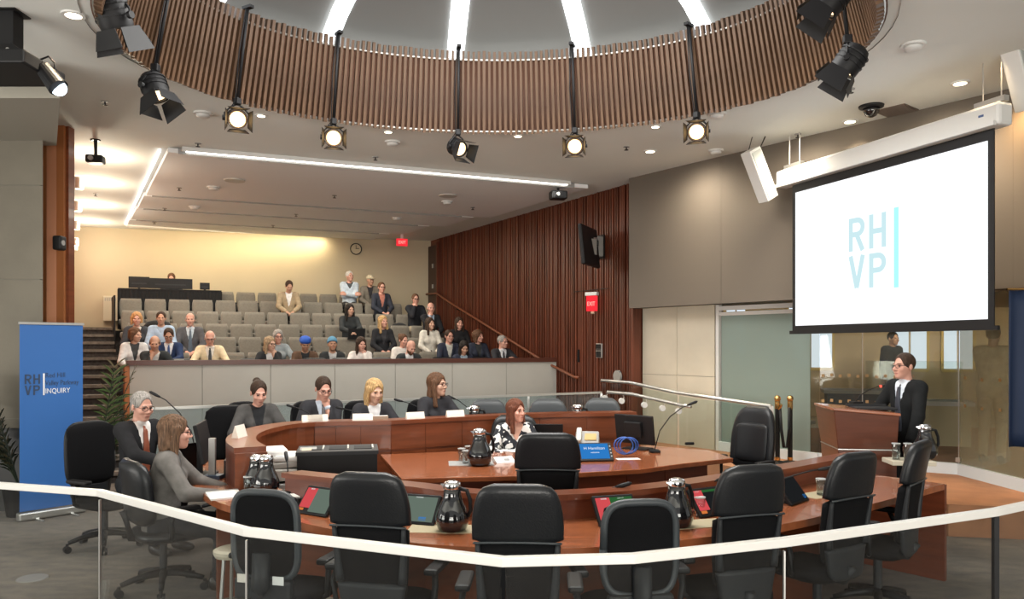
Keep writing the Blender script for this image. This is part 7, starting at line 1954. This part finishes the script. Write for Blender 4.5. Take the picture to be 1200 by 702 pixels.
for k, (x, y, rz_, lab) in enumerate(((-0.12, 0.02, 0.1, 'thick sheaf of paper on the photocopier'), (0.10, 0.0, -0.15, 'second paper sheaf slipping off the photocopier top'))):
    o = thing('paper_stack', lab, 'paper', (-1.97 + x, 6.58 + y, 0.83 + 0.02 * (1 - k)), 0.28 + rz_)
    MB().box((0, 0, 0.02 + 0.01 * (1 - k)), (0.28, 0.36, 0.04 + 0.02 * (1 - k))).build('sheet_block', M_PAPER, o, bevel=0.01)
    MB().box((0.004, 0.003, 0.043 + 0.02 * (1 - k)), (0.27, 0.35, 0.003), 0.03).build('top_sheet', M_PAPER, o)
t = thing('equipment_cart', 'black boxy cart with three slots along its grey top, in the pit', 'cart', (-1.48, 6.52, 0), 0.20)
MB().box((0, 0.15, 0.46), (0.66, 0.42, 0.84)).build('cart_body', M_BLACK, t); MB().box((0, 0.15, 0.895), (0.68, 0.44, 0.03)).build('cart_top', M_SHELL, t)
for x in (-0.21, 0.0, 0.21):
    MB().box((x, 0.17, 0.912), (0.15, 0.22, 0.004)).build('slot_opening', M_DARKCLOTH, t); MB().box((x + 0.085, 0.17, 0.916), (0.012, 0.24, 0.012)).build('slot_edge', M_LGREY, t)
for sx_ in (-0.28, 0.28):
    for sy_ in (0.0, 0.30): MB().cyl((sx_ - 0.015, sy_, 0.03), (sx_ + 0.015, sy_, 0.03), 0.03).cyl((sx_, sy_, 0.03), (sx_, sy_, 0.05), 0.012).build('caster', M_BLACK, t)
t = thing('table_paper', 'white sheet on the seat level shelf behind the empty mesh chair', 'paper', (-2.75, 7.9, 0.47)) if False else None
# floor outlet and stool near the rail
o = MB().lathe([(0.11, 0.0), (0.105, 0.008), (0.08, 0.010)], 24).build('floor_outlet', mat('outlet_grey', (0.20, 0.19, 0.18), 0.6), None, loc=onz(38, 678, 0.0)); tag(o, 'round grey floor outlet set in the carpet near the banner', 'floor outlet')
t = thing('side_stool', 'small cream-topped stool beside the low mesh chair at the desk bend', 'stool', (-1.80, 4.98, 0)); MB().lathe([(0.12, 0.44), (0.13, 0.46), (0.13, 0.48), (0.11, 0.49)], 20).build('stool_seat', mat('cream_top', (0.62, 0.56, 0.44), 0.4), t)
for k in range(3): MB().cyl((0.12 * math.cos(2.1 * k), 0.12 * math.sin(2.1 * k), 0.0), (0.08 * math.cos(2.1 * k), 0.08 * math.sin(2.1 * k), 0.47), 0.012).build('stool_leg', M_STEEL, t)
